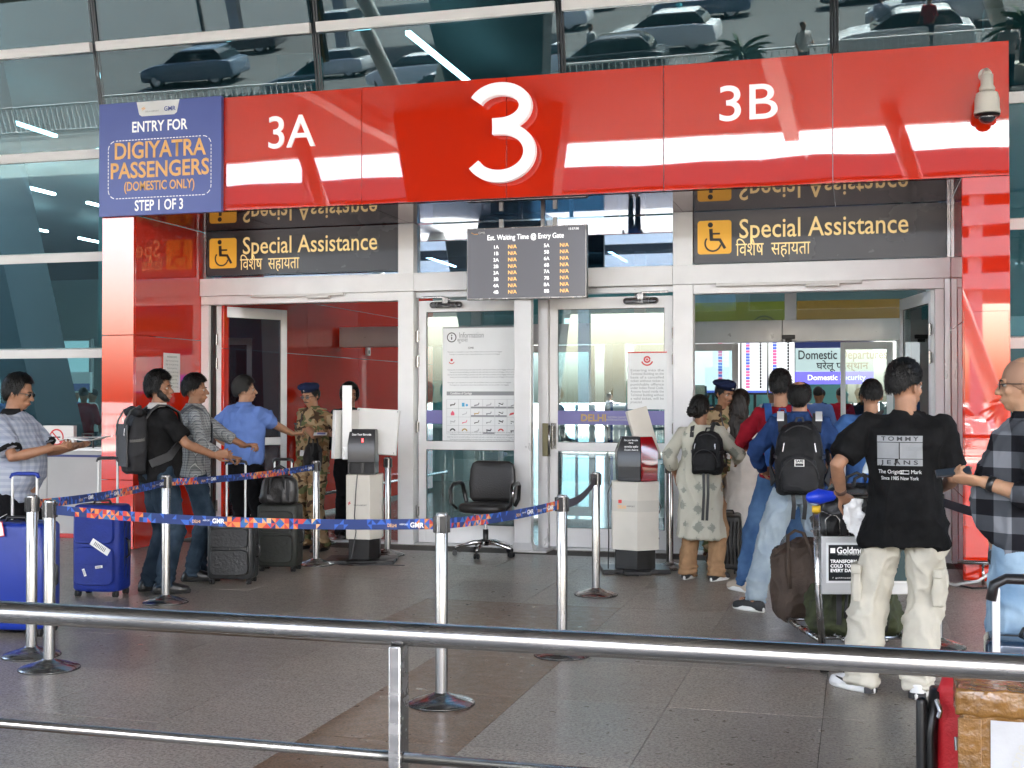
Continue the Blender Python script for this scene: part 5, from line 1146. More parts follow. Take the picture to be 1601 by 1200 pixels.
# P13: front man in black tee
loc, rz, H_ = (.21, 6.86, 0), R(-6), 1.735
p13 = person('man in black printed t-shirt and cream cargo trousers behind the trolley', loc, rz, H_, girth=1.0, belly=.012, hipshift=.035, hyaw=R(-40), hpitch=R(-4), skin_=1, hair=dict(shortcut, thick=.009, top=.034, nape=.07, side=.12, seed=31, rough=1.0, sl=.018), beard=False,
       armR=dict(w=(.20, .26, 1.06), d=(-.1, .9, -.1), n=(-.9, 0, 0), curl=.9, pole=(.5, -1, -.4)), armL=dict(w=WL(loc, rz, H_, (-.085, 6.98, 1.03)), d=WD(rz, (.5, .5, -.45)), n=WD(rz, (.6, .2, -.7)), curl=.75, pole=(-.6, -1, -.2)),
       top=dict(m=blackc, hem=.78, flare=1.12, sleeve=.80, sr=(.088, .090), stand=1, fold=.008, loose=1.12), bottom=dict(m=crm, fit=(.104, .092, .082), fold=.009, waist=.98), shoes=(whiteshoe, whitesole, blackc), feet=((.10, -.02, -.1), (-.19, .0, 1.0)), vox=.009)
U = person.U; sh13 = person.shirt; d13 = V3((0, 1, 0))
grp = mat('grey_shirt_print', (.30, .31, .32), .8, bump=.2, bscale=300)
fx, fz, fw, fh = .015, 1.275, .225, .155
for (x0, x1, z0, z1) in ((-.5, .5, .29, .5), (-.5, -.01, -.26, .27), (.01, .5, -.26, .27), (-.5, .5, -.5, -.28)):
    q = MB(); nx_, nz_2 = 8, 4; q.add([(fx+fw*(x0+(x1-x0)*i/nx_), -.4, fz+fh*(z0+(z1-z0)*j/nz_2)) for j in range(nz_2+1) for i in range(nx_+1)], [(j*(nx_+1)+i, j*(nx_+1)+i+1, (j+1)*(nx_+1)+i+1, (j+1)*(nx_+1)+i) for j in range(nz_2) for i in range(nx_)])
    print_on(q, 'chest_print', grp, sh13, d13, .003)
for s_, z, m_ in (('T O M M Y', fz+fh*.395, M['ink']), ('J E A N S', fz-fh*.39, M['ink'])): print_on(text(s_, .03, (fx, -.4, z), None, mesh_only=True, width=.185, bold=.0006), 'lettering', m_, sh13, d13, .0045)
print_on(text('The Original     Mark', .028, (fx, -.4, 1.166), None, mesh_only=True, width=.215), 'lettering', M['wprint'], sh13, d13, .003); print_on(text('Since 1985 New York', .026, (fx, -.4, 1.133), None, mesh_only=True, width=.185), 'lettering', M['wprint'], sh13, d13, .003)
q = MB(); q.stroke([(fx+.002, 1.157), (fx+.046, 1.157), (fx+.046, 1.173), (fx+.002, 1.173)], .003, -.4, close=True); print_on(q, 'chest_print', M['wprint'], sh13, d13, .003)
for i, (h_, kn) in enumerate(zip(person.hips, person.knees)):       # cargo pockets
    s_ = 1 if i == 0 else -1; c_ = h_.lerp(kn, .78)+V3((s_*.075, -.02, 0)); q = MB(); q.loft([[c_+V3((s_*(.0+a), b_, z)) for a, b_ in ((-.03, -.085), (.016, -.075), (.026, .0), (.016, .075), (-.03, .08))] for z in (-.10, -.09, 0, .085)]); me = remesh(q, .009, 3); folds(me, .005, 3); mobj('cargo_pocket', me, crm, p13)
    q = MB(); q.loft([[c_+V3((s_*(.0+a), b_, z)) for a, b_ in ((-.03, -.09), (.022, -.08), (.032, .0), (.022, .08), (-.03, .085))] for z in (.045, .095)]); me = remesh(q, .009, 2); mobj('pocket_flap', me, crm, p13)
s0, el, wr, A = person.arms[1]; q = MB(); dd = (wr-el).normalized(); q.tube([wr-dd*.06, wr-dd*.03], .0308, 16); q.build('wrist_tattoo', mat('ink_tattoo', (.10, .05, .035), .6, var=.5, vscale=60), p13, smooth=True)
for i, o in enumerate([c for c in p13.children if c.name.startswith('shoe')]):   # black swoosh and sole marks
    for s_ in (-1, 1):
        q = MB(); q.loft([[(s_*(.0465+e), y, z) for y, z in ((.0, .088), (.07, .040), (.135, .062), (.075, .058), (.03, .08))] for e in (-.012, .003)]); q.build('side_mark', M['ink'], o)
    q = MB(); q.loft([[(.044*math.cos(a), -.055+.03*math.sin(a), z) for a in np.linspace(math.pi*.95, math.pi*2.05, 12)]+[(0, -.05, z)] for z in (.004, .034)]); q.build('heel_patch', M['ink'], o)
t = thing('tissue', 'crumpled white paper in the left hand of the man in the black t-shirt', 'paper', (-.005, 6.97, .90)); q = MB(); q.loft([[V3((x*s_+dx, y*s_, z)) for x, y in ((-.06, -.006), (.0, -.012), (.06, -.004), (.055, .006), (0, .002), (-.055, .008))] for z, s_, dx in ((.10, .35, .0), (.05, .8, -.02), (0, 1.1, .0), (-.07, .9, .025), (-.105, .35, .035))]); me = remesh(q, .006, 1); folds(me, .007, 2, (25, 25, 20)); mobj('paper', me, M['paper2'], t)
# P14: bald man in plaid
loc, rz, H_ = (.685, 5.60, 0), R(86), 1.73
plainp = skin('light_tan_skin', (.42, .235, .14))
p14 = person('bald man with glasses in grey plaid shirt looking at a phone at the right edge', loc, rz, H_, girth=1.16, belly=.05, hyaw=R(-4), hpitch=R(-4), skin_=plainp, hair=dict(nostrand=1, thick=.001, top=.001, nape=.06, side=.09, brow=.12, bald=.75, rough=.2), hairmat=mat('shaven_stubble', (.30, .17, .11), .7),
       armR=dict(w=WL(loc, rz, H_, (.545, 5.60, 1.20)), d=WD(rz, (-.95, -.2, .12)), n=WD(rz, (0, -.4, .9)), curl=.55, pole=(.4, -.6, -1)), armL=dict(w=WL(loc, rz, H_, (.50, 5.42, 1.215)), d=WD(rz, (-.9, .1, .1)), n=WD(rz, (0, .6, .8)), curl=.6, pole=(-.4, -.6, -1)),
       top=dict(m=pld, hem=.85, sleeve=1.55, collar=pld, fold=.007, loose=1.03), bottom=dict(m=jeanp, fit=(.105, .085, .075)), shoes=(blackshoe, M['rub']), vox=.01)
spectacles(p14, person.Th, M['blk']); wristwatch(p14, person.arms[1], M['blk'], .033)
t = thing('phone', 'dark mobile phone held by the bald man in plaid', 'phone', (.385, 5.47, 1.25)); box('body', (0, 0, 0), (.14, .072, .009), M['blk'], t, bevel=.003, rot=(R(20), R(-8), 0)); box('display', (0, -.001, .0052), (.13, .064, .001), mat('phone_glass', (.02, .022, .025), .5), t, rot=(R(20), R(-8), 0))

# ---------------------------------------------------------------- small people far inside the hall and out on the forecourt
def mini(label, loc, rz, H_, topm, botm, hm=hairm, group=None):
    k = H_/1.72; t = thing('person', label, 'person', loc, rz, group); t.scale = (k, k, k)
    q = MB(); q.ell((0, 0, 1.6), (.08, .1, .12), 12, 8)
    q.tube([(0, 0, 1.4), (0, 0, 1.52)], .055, 8)
    for s_ in (-1, 1): q.tube([(s_*.26, .02, 1.15), (s_*.25, .14, .95), (s_*.22, .24, .93)], [.04, .033, .03], 8, round_=True); q.tube([(s_*.09, 0, .1), (s_*.09, .0, .04), (s_*.09, .14, .03)], [.045, .05, .035], 8, round_=True)
    q.tube([(0, 0, .85), (0, 0, 1.42)], [(.12, .08), (.15, .09)], 10)
    mobj('body', remesh(q, .02, 2), SK[0], t)
    q = MB(); q.loft([[(a*math.cos(u), b_*math.sin(u), z) for u in np.linspace(0, 2*math.pi, 17)[:-1]] for z, a, b_ in ((.86, .18, .12), (1.1, .17, .12), (1.3, .2, .13), (1.4, .19, .11), (1.46, .07, .06))])
    for s_ in (-1, 1): q.tube([(s_*.17, 0, 1.38), (s_*.25, 0, 1.12)], [.07, .06], 10, round_=True)
    mobj('shirt', remesh(q, .022, 2), topm, t)
    q = MB(); q.ell((0, 0, .88), (.17, .12, .09))
    for s_ in (-1, 1): q.tube([(s_*.09, 0, .88), (s_*.1, .01, .5), (s_*.1, -.01, .07)], [.09, .07, .065], 10)
    mobj('trousers', remesh(q, .022, 2), botm, t)
    q = MB(); q.ell((0, -.02, 1.64), (.086, .1, .095), 12, 8); q.build('hair', hm, t, smooth=True); return t
tealc = cloth('teal_shirt', (.05, .25, .28))
cols = [whitec, redc, bluec, trblack, whitec, navyc, greychk, tealc]; names = ['white', 'maroon', 'sky blue', 'black', 'pale white', 'navy', 'grey checked', 'teal']
protos = [mini('distant person in maroon top standing deep in the hall behind the departures sign', (-.30, 23.5, 0), R(20), 1.74, redc, jean)]
for c_, n_m in ((whitec, 'white shirt'), (navyc, 'navy shirt'), (bluec, 'sky blue shirt')): protos.append(None)
def mcopy(src, loc, rz, label, mtop, group=None):
    c = copy_tree(src); c.location = loc; c.rotation_euler = (0, 0, rz); c['label'] = label
    if group: c['group'] = group
    for ch in c.children:
        if ch.name.startswith('shirt'): ch.data = ch.data; ch.material_slots[0].link = 'OBJECT'; ch.material_slots[0].material = mtop
    return c
r_ = random.Random(9)
gr = 'distant travellers inside the hall'
k = 0
for (x, y) in ((-.62, 21.0), (.05, 24.6), (-.95, 24.0), (-.75, 26.5), (-1.4, 21.5)): 
    mcopy(protos[0], (x, y, 0), r_.uniform(-3, 3), 'distant traveller in %s top, %s' % (names[k+2], ('right behind the heads at the right doorway', 'under the bright rear windows', 'beyond the departures sign legs', 'deepest in the right doorway view', 'left of the departures sign')[k]), cols[k+2], gr); k += 1
for i in range(11):
    mcopy(protos[0], ((lambda yy: (-yy*(.685+.009*i), yy, 0))(18.5+r_.uniform(0, 6))), r_.uniform(-3, 3), 'distant traveller standing in the group behind the tinted glass at left', cols[i % 8], 'travellers grouped behind the tinted glass at left')
for i, (x, y) in enumerate(((-9.2, 14.6), (-3.9, 20.5), (-2.4, 20.2), (-4.1, 17.0))):
    mcopy(protos[0], (x, y, 0), r_.uniform(-3, 3), ('traveller in blue just behind the glass beside the left pillar', 'traveller behind the left centre door glass', 'traveller behind the right centre door glass', 'traveller close behind the information poster')[i], (bluec, whitec, navyc, trblack)[i], gr)
for i in range(16):
    mcopy(protos[0], (-14+1.5*i+r_.uniform(-.6, .6), -5-r_.uniform(0, 22), 0), r_.uniform(-3, 3), 'person waiting on the forecourt, seen only as a reflection in the glass', cols[(i*3) % 8], 'people on the forecourt reflected in the glass')
# ---------------------------------------------------------------- barrier posts and belts
gp = 'steel belt barrier posts of the queue'
def post(loc, label, first=None):
    t = thing('barrier_post', label, 'barrier post', loc, 0, gp)
    if first is None:
        q = MB(); q.lathe([(.170, 0), (.170, .008), (.160, .016), (.10, .034), (.045, .052), (.036, .06)], n=48); q.build('base', M['rail'], t, auto=40)
        q = MB(); q.lathe([(.172, -.001), (.172, .006)], n=40); q.build('base_ring', M['rub'], t)
        q = MB(); q.lathe([(.0325, .055), (.0325, .965), (.029, .972), (.0, .974)], n=28); q.build('tube', M['steel'], t, auto=40)
        q = MB(); q.lathe([(.0345, .870), (.0345, .962)], n=28); q.build('head_sleeve', M['steel'], t, auto=40)
        for a in range(4):
            q = MB(); c_, s_ = math.cos(a*math.pi/2), math.sin(a*math.pi/2); q.box((c_*.037, s_*.037, .915), (.012, .030, .085), (0, 0, a*math.pi/2)); q.build('belt_clip', M['blk'], t, bevel=.003)
    else:
        for ch in first.children: c = ch.copy(); col.objects.link(c); c.parent = t
    return t
PA, PB, PC, PD, PE, PF, PG, PR = (-4.82, 6.43), (-4.49, 6.15), (-5.09, 8.38), (-2.05, 5.99), (-1.73, 7.31), (-2.0, 9.62), (-4.89, 10.66), (-1.66, 11.3)
pl = [(PA, 'barrier post left of the front belt corner, leftmost of all'), (PB, 'barrier post at the left end of the front patterned belt'), (PC, 'barrier post in front of the man with the square backpack'), (PD, 'tallest looking barrier post in the middle, right of the rail upright'),
      (PE, 'barrier post in line with the right centre door, belts meeting on it'), (PF, 'barrier post with dark belt left of the cream kiosk'), (PG, 'barrier post in front of the camouflage guard, next to the left kiosk'), (PR, 'barrier post between the cream kiosk and the woman in the printed kurta'),
      ((-4.50, 11.5), 'slim barrier post right behind the left kiosk'), ((-5.55, 12.2), 'barrier post behind the black suitcases at the left door'), ((.48, 8.2), 'barrier post hidden behind the man in the black t-shirt'), ((1.15, 6.2), 'barrier post at the right edge behind the bald man')]
first = None
for (x, y), lb in pl:
    o = post((x, y, 0), lb, first); first = first or o; o.rotation_euler.z = R((x*37+y*91) % 40)
bm_ = [mat('belt_navy', (.012, .03, .13), .7, bump=.15, bscale=400), mat('belt_blue', (.03, .10, .42), .7), mat('belt_orange', (.62, .20, .05), .7), mat('belt_red', (.48, .04, .03), .7), mat('belt_peach', (.66, .36, .18), .7), mat('belt_teal', (.03, .12, .30), .7)]
def belt(a, b_, label, pattern, z=.915, sag=.012, dark=False, hgt=.054):
    A, B = V3((a[0], a[1], z)), V3((b_[0], b_[1], z)); d = B-A; L = d.length; u = d.normalized(); A = A+u*.04; B = B-u*.04; L = (B-A).length; n = V3((-u.y, u.x, 0))
    t = thing('belt', label, 'barrier belt', A)
    q = MB(); r_ = random.Random(int(L*100)); step = hgt/2.0; N = int(L/step); rows = 2
    mid = lambda s: 4*sag*s*(1-s)
    def P_(i, j, shift=0):
        s = min(1, max(0, (i+shift)/N)); p = u*(L*s); return V3((p.x, p.y, -mid(s)-hgt/2+hgt*j/rows))
    for i in range(N):
        s = (i+.5)/N; den = 0
        for c0, w_ in pattern: den = max(den, 1-abs(s-c0)/w_)
        for j in range(rows):
            quad = [P_(i, j), P_(i+1, j), P_(i+1, j+1), P_(i, j+1)]
            tris = ((0, 1, 2), (0, 2, 3)) if (i+j) % 2 == 0 else ((0, 1, 3), (1, 2, 3))
            for tr in tris:
                if dark: q.mi = 0
                else: q.mi = r_.choice((1, 2, 3, 4, 3, 2, 5)) if r_.random() < min(.9, max(0, den)*1.35) else 0 if den < .0 else (0 if r_.random() < .8 else 1)
                q.add([quad[v] for v in tr], [(0, 1, 2)])
    o = q.build('webbing', bm_ if not dark else [mat('belt_back', (.05, .045, .06), .75)], t, fix=False); m_ = o.modifiers.new('s', 'SOLIDIFY'); m_.thickness = .002; m_.offset = 0
    if not dark:
        side = -1 if u.x > 0 else 1
        rz = math.atan2(u.y, u.x)
        for s in [c for c in (.0, .1, .2, .3, .4, .5, .6, .7, .8, .9) if min([abs(c-c0)-w_ for c0, w_ in pattern]+[9]) > -.0][::2][:4]:
            if s < .08: continue
            p = u*(L*s); zc = -mid(s); ofs = n*(-.0035)
            text('DELHI', .024, V3((p.x, p.y, zc-.006))+ofs, M['orange'], t, rot=(math.pi/2, 0, rz), width=.05); text('GMR', .036, V3((p.x, p.y, zc))+ofs+u*.14, M['wprint'], t, rot=(math.pi/2, 0, rz), bold=.001)
            text('AIRPORT', .012, V3((p.x, p.y, zc+.002))+ofs+u*.066, M['wprint'], t, rot=(math.pi/2, 0, rz))
    for p, s_ in ((A, 1), (B, -1)):
        box('belt_end', (p-A), (.012, .012, hgt+.012), M['blk'], t, rot=(0, 0, math.atan2(u.y, u.x)), bevel=.002)
    return t
belt(PB, PD, 'long patterned belt along the front of the queue', ((.16, .12), (.58, .155), (.99, .05)), sag=.03)
belt(PA, PC, 'blue belt running back from the leftmost post', ((.10, .10), (.66, .12)), sag=.02)
belt(PC, PG, 'blue patterned belt from the backpacker towards the guard', ((.08, .1), (.62, .22)), sag=.02)
belt(PD, PE, 'blue belt crossing in front of the office chair', ((.22, .2), (.97, .16)), sag=.015)
belt(PE, PF, 'dark underside belt leading back to the post by the cream kiosk', (), sag=.05, dark=True)
belt((.48, 8.2), (1.15, 6.2), 'dark belt between the man in black and the bald man', (), sag=.03, dark=True)
belt(PR, (-1.50, 12.3), 'short belt end behind the cream kiosk', ((.3, .5),), sag=.0)

# ---------------------------------------------------------------- kiosks
def prism(q, pts, z0, z1, s0=1, s1=1): q.loft([[(x*s0, y*s0, z0) for x, y in pts], [(x*s1, y*s1, z1) for x, y in pts]])
k1 = thing('scanner_kiosk', 'white kiosk with black barcode scanner and tilted white screens beside the left guard', 'kiosk', (-4.53, 10.98, 0), R(14))
hexa = [(-.16, -.13), (.07, -.17), (.17, -.04), (.16, .14), (-.06, .17), (-.17, .05)]
q = MB(); q.lathe([(.30, 0), (.31, .01), (.31, .03), (.29, .04)], n=8, sy=.8); q.bx(-.36, .30, -.2, .2, 0, .035); q.build('base_plate', M['blk'], k1, bevel=.004)
q = MB(); prism(q, [(x*.86, y*.86) for x, y in hexa], .035, .225); q.build('plinth', M['blk'], k1, bevel=.003)
q = MB(); prism(q, hexa, .228, .835); q.build('cabinet', M['cream'], k1, bevel=.006)
q = MB(); q.bx(-.13, .115, -.12, .10, .84, .955); q.build('slot_bay', M['blkm'], k1); 
q = MB(); q.loft([[(-.14, -.16, .95), (.12, -.16, .95), (.12, .10, .95), (-.14, .10, .95)], [(-.14, -.17, 1.13), (.12, -.17, 1.13), (.12, .10, 1.13), (-.14, .10, 1.13)], [(-.13, -.10, 1.265), (.11, -.10, 1.265), (.11, .06, 1.265), (-.13, .06, 1.265)]]); q.build('scanner_housing', mat('scanner_black', (.03, .03, .033), .3), k1, bevel=.006)
q = MB(); q.bx(-.14, -.125, -.15, .08, .84, .95); q.bx(.105, .12, -.15, .08, .84, .95); q.bx(-.02, .01, -.14, -.05, .85, .95); q.build('bracket', M['blk'], k1)
text('Scan Your Barcode', .030, (-.01, -.145, 1.215), M['wtext'], k1, rot=(R(62), 0, 0), width=.18, bold=.0006)
q = MB(); q.box((0, -.152, 1.16), (.014, .006, .035), (R(-28), 0, 0)); q.build('indicator', mat('red_light', (.8, .02, .02), .4, emit=1.0), k1)
text('DELHI AIRPORT', .018, (-.02, -.166, .55), M['ink'], k1, rot=(math.pi/2, 0, R(-10))); q = MB(); q.stroke([(-.14, .565), (-.12, .585), (-.135, .55), (-.115, .57)], .008, 0); o = q.build('logo_mark', M['redink'], k1, fix=False); o.location = (0, -.143, 0)
q = MB(); q.tube([(-.05, -.155, .84), (-.06, -.165, .70), (-.075, -.166, .45), (-.06, -.163, .3), (-.10, -.20, .05), (-.2, -.3, .012), (-.05, -.36, .012), (.2, -.3, .01), (.42, -.33, .01)], .004, 6); q.build('cable', M['blk'], k1)
sc1_ = MB(); sc1_.box((0, 0, 0), (.42, .045, .44)); s1 = sc1_.build('tilted_screen', M['white'], k1, bevel=.006); s1.location = (.10, .10, 1.235); s1.rotation_euler = (R(-10), R(3), R(-6))
q = MB(); 
for x in (-.19, .19):
    for z in (-.2, .2): q.tube([(x, -.0235, z), (x, -.0265, z)], .005, 8)
q.build('screw', M['blk'], s1)
s2 = MB(); s2.box((0, 0, 0), (.045, .30, .46)); s2 = s2.build('tilted_screen', M['white'], k1, bevel=.006); s2.location = (-.19, .0, 1.215); s2.rotation_euler = (0, R(3), R(-38))
s3 = MB(); s3.bx(-.045, .045, -.012, .012, -.42, .28); s3 = s3.build('upright_arm', M['alu2'], k1, bevel=.003); s3.location = (-.155, -.10, 1.40)
q = MB(); q.flat([(-.04, -.30), (.04, -.30), (.015, -.36), (.04, -.42), (-.04, -.42), (-.015, -.36)], -.014); q.build('cut_out_label', M['paper'], s3, fix=False)
k2 = thing('scanner_kiosk', 'cream kiosk with red sided black scanner left of the woman in the printed kurta', 'kiosk', (-1.93, 11.0, 0), R(16))
hex2 = [(-.21, -.06), (.0, -.20), (.20, -.12), (.21, .10), (.0, .2), (-.2, .12)]
q = MB(); q.bx(-.30, .30, -.17, .20, 0, .04); q.bx(-.12, .12, -.25, .2, 0, .035); q.build('base_plate', M['blk'], k2, bevel=.005)
q = MB(); prism(q, [(x*.86, y*.86) for x, y in hex2], .04, .205); q.build('plinth', M['blk'], k2, bevel=.003)
q = MB(); prism(q, hex2, .208, .815); q.build('cabinet', M['cream'], k2, bevel=.006)
q = MB(); prism(q, [(x*1.006, y*1.006) for x, y in hex2], .55, .65); q.build('tape_band', mat('clear_tape', (.62, .60, .54), .2), k2)
q = MB(); q.tube([(.203, -.02, .72), (.215, -.02, .72)], .008, 8); q.tube([(.215, .0, .62), (.235, .0, .58), (.215, .0, .52)], .007, 6); q.tube([(.204, -.02, .30), (.216, -.02, .30)], .008, 8); q.build('latch', M['blk'], k2)
q = MB(); q.loft([[(-.16, -.10, .82), (.03, -.20, .82), (.03, .13, .82), (-.16, .13, .82)], [(-.17, -.11, 1.08), (.03, -.21, 1.08), (.03, .13, 1.08), (-.17, .13, 1.08)], [(-.12, -.06, 1.215), (.03, -.14, 1.215), (.03, .10, 1.215), (-.12, .10, 1.215)]]); q.build('scanner_housing', mat('scanner_black2', (.035, .035, .038), .25), k2, bevel=.004)
q = MB(); q.loft([[(.034, -.20, .82), (.19, -.10, .82), (.19, .13, .82), (.034, .13, .82)], [(.034, -.21, 1.08), (.20, -.10, 1.08), (.20, .13, 1.08), (.034, .13, 1.08)], [(.034, -.14, 1.215), (.15, -.06, 1.215), (.15, .10, 1.215), (.034, .10, 1.215)]]); q.build('red_side_panel', mat('dark_red_perspex', (.28, .004, .008), .1, coat=.5), k2, bevel=.003)
q = MB(); q.loft([[(-.155, -.118, z), (.02, -.208, z), (.02, -.202, z), (-.155, -.112, z)] for z in (.86, .95)]); q.build('scan_window', M['blk'], k2)
rz_ = math.atan2(-.10, .20)
for k, (s_, z) in enumerate((('Scan your barcode', 1.185), ('here', 1.162), ('\u092c\u093e\u0930\u0915\u094b\u0921 \u0938\u094d\u0915\u0948\u0928', 1.125), ('Scan here', 1.10))):
    text(s_, .026, (-.05+.0*k, -.135-.16*(1.215-z)*1.9-.0, z), M['wtext'], k2, rot=(R(62), 0, rz_), width=.13 if k != 1 else .04)
text('DELHI', .04, (-.13, -.126, .59), M['orange'], k2, rot=(math.pi/2, 0, math.atan2(-.14, .21)), bold=.001, width=.08); text('AIRPORT', .02, (-.055, -.176, .60), M['ink'], k2, rot=(math.pi/2, 0, math.atan2(-.14, .21)))
q = MB(); q.bx(-.16, -.13, -.12, -.115, .625, .655); o = q.build('logo_mark', M['redink'], k2)
s1 = MB(); s1.box((0, 0, 0), (.21, .045, .50)); s1 = s1.build('tilted_screen', M['cream'], k2, bevel=.006); s1.location = (.10, .20, 1.22); s1.rotation_euler = (R(-10), R(-13), R(22))
q = MB(); q.tube([(-.2, .05, .80), (-.24, .04, .7), (-.235, .0, .3), (-.25, -.1, .02), (-.1, -.3, .01), (.0, -.33, .012)], .006, 6); q.build('cable', M['blk'], k2)

# ---------------------------------------------------------------- office chair
ch = thing('office_chair', 'black leather office chair with armrests and chrome star base behind the column', 'chair', (-3.55, 11.72, 0), R(178))
lea = mat('black_leather', (.018, .017, .017), .38, bump=.3, bscale=90); chrome = mat('chrome', (.7, .7, .7), .12, metal=1)
q = MB(); q.loft([[(w_*abs(math.cos(a))**.6*(1 if math.cos(a) >= 0 else -1), .0+d_*abs(math.sin(a))**.6*(1 if math.sin(a) >= 0 else -1), z) for a in np.linspace(0, 2*math.pi, 29)[:-1]] for z, w_, d_ in ((.43, .21, .20), (.445, .245, .235), (.49, .25, .24), (.515, .235, .225), (.525, .17, .16))]); q.build('seat', lea, ch, smooth=True)
q = MB(); q.loft([[(w_*abs(math.cos(a))**.55*(1 if math.cos(a) >= 0 else -1), -.22-.09*(z-.5)+(.03*(1-(math.cos(a))**2)*0)+d_*abs(math.sin(a))**.7*(1 if math.sin(a) >= 0 else -1)+.03*math.cos(a)**2, z) for a in np.linspace(0, 2*math.pi, 29)[:-1]] for z, w_, d_ in ((.52, .20, .03), (.56, .235, .045), (.70, .245, .05), (.84, .235, .048), (.90, .215, .04), (.925, .17, .025))]); q.build('backrest', lea, ch, smooth=True)
for s_ in (-1, 1):
    q = MB(); q.tube([(s_*.26, .12, .47), (s_*.31, .15, .52), (s_*.315, .15, .66), (s_*.31, .10, .705), (s_*.31, -.10, .715), (s_*.30, -.16, .69), (s_*.28, -.19, .55), (s_*.25, -.16, .48)], .016, 10, ry=.022); q.build('armrest', M['blk'], ch, smooth=True)
    q = MB(); q.tube([(s_*.326, .13, .54), (s_*.33, .15, .65), (s_*.325, .10, .70)], .008, 8); q.build('chrome_trim', chrome, ch, smooth=True)
q = MB(); q.tube([(0, 0, .10), (0, 0, .26)], .028, 16); q.build('gas_sleeve', M['blk'], ch, smooth=True); q = MB(); q.tube([(0, 0, .26), (0, 0, .44)], .016, 14); q.bx(-.09, .09, -.1, .1, .405, .43); q.build('gas_lift', chrome, ch)
for i in range(5):
    a = R(72*i+20); c_, s_ = math.cos(a), math.sin(a); q = MB(); q.tube([(0, 0, .135), (c_*.12, s_*.12, .13), (c_*.30, s_*.30, .082)], [.028, .022, .014], 10); st = q.build('star_leg', chrome, ch, smooth=True)
    q = MB(); nx_, ny_ = -s_, c_
    for e in (-.016, .016): q.tube([(c_*.305+nx_*(e-.008), s_*.305+ny_*(e-.008), .028), (c_*.305+nx_*(e+.008), s_*.305+ny_*(e+.008), .028)], .027, 14)
    q.tube([(c_*.30, s_*.30, .03), (c_*.30, s_*.30, .085)], .007, 8); q.build('caster', M['blk'], st)

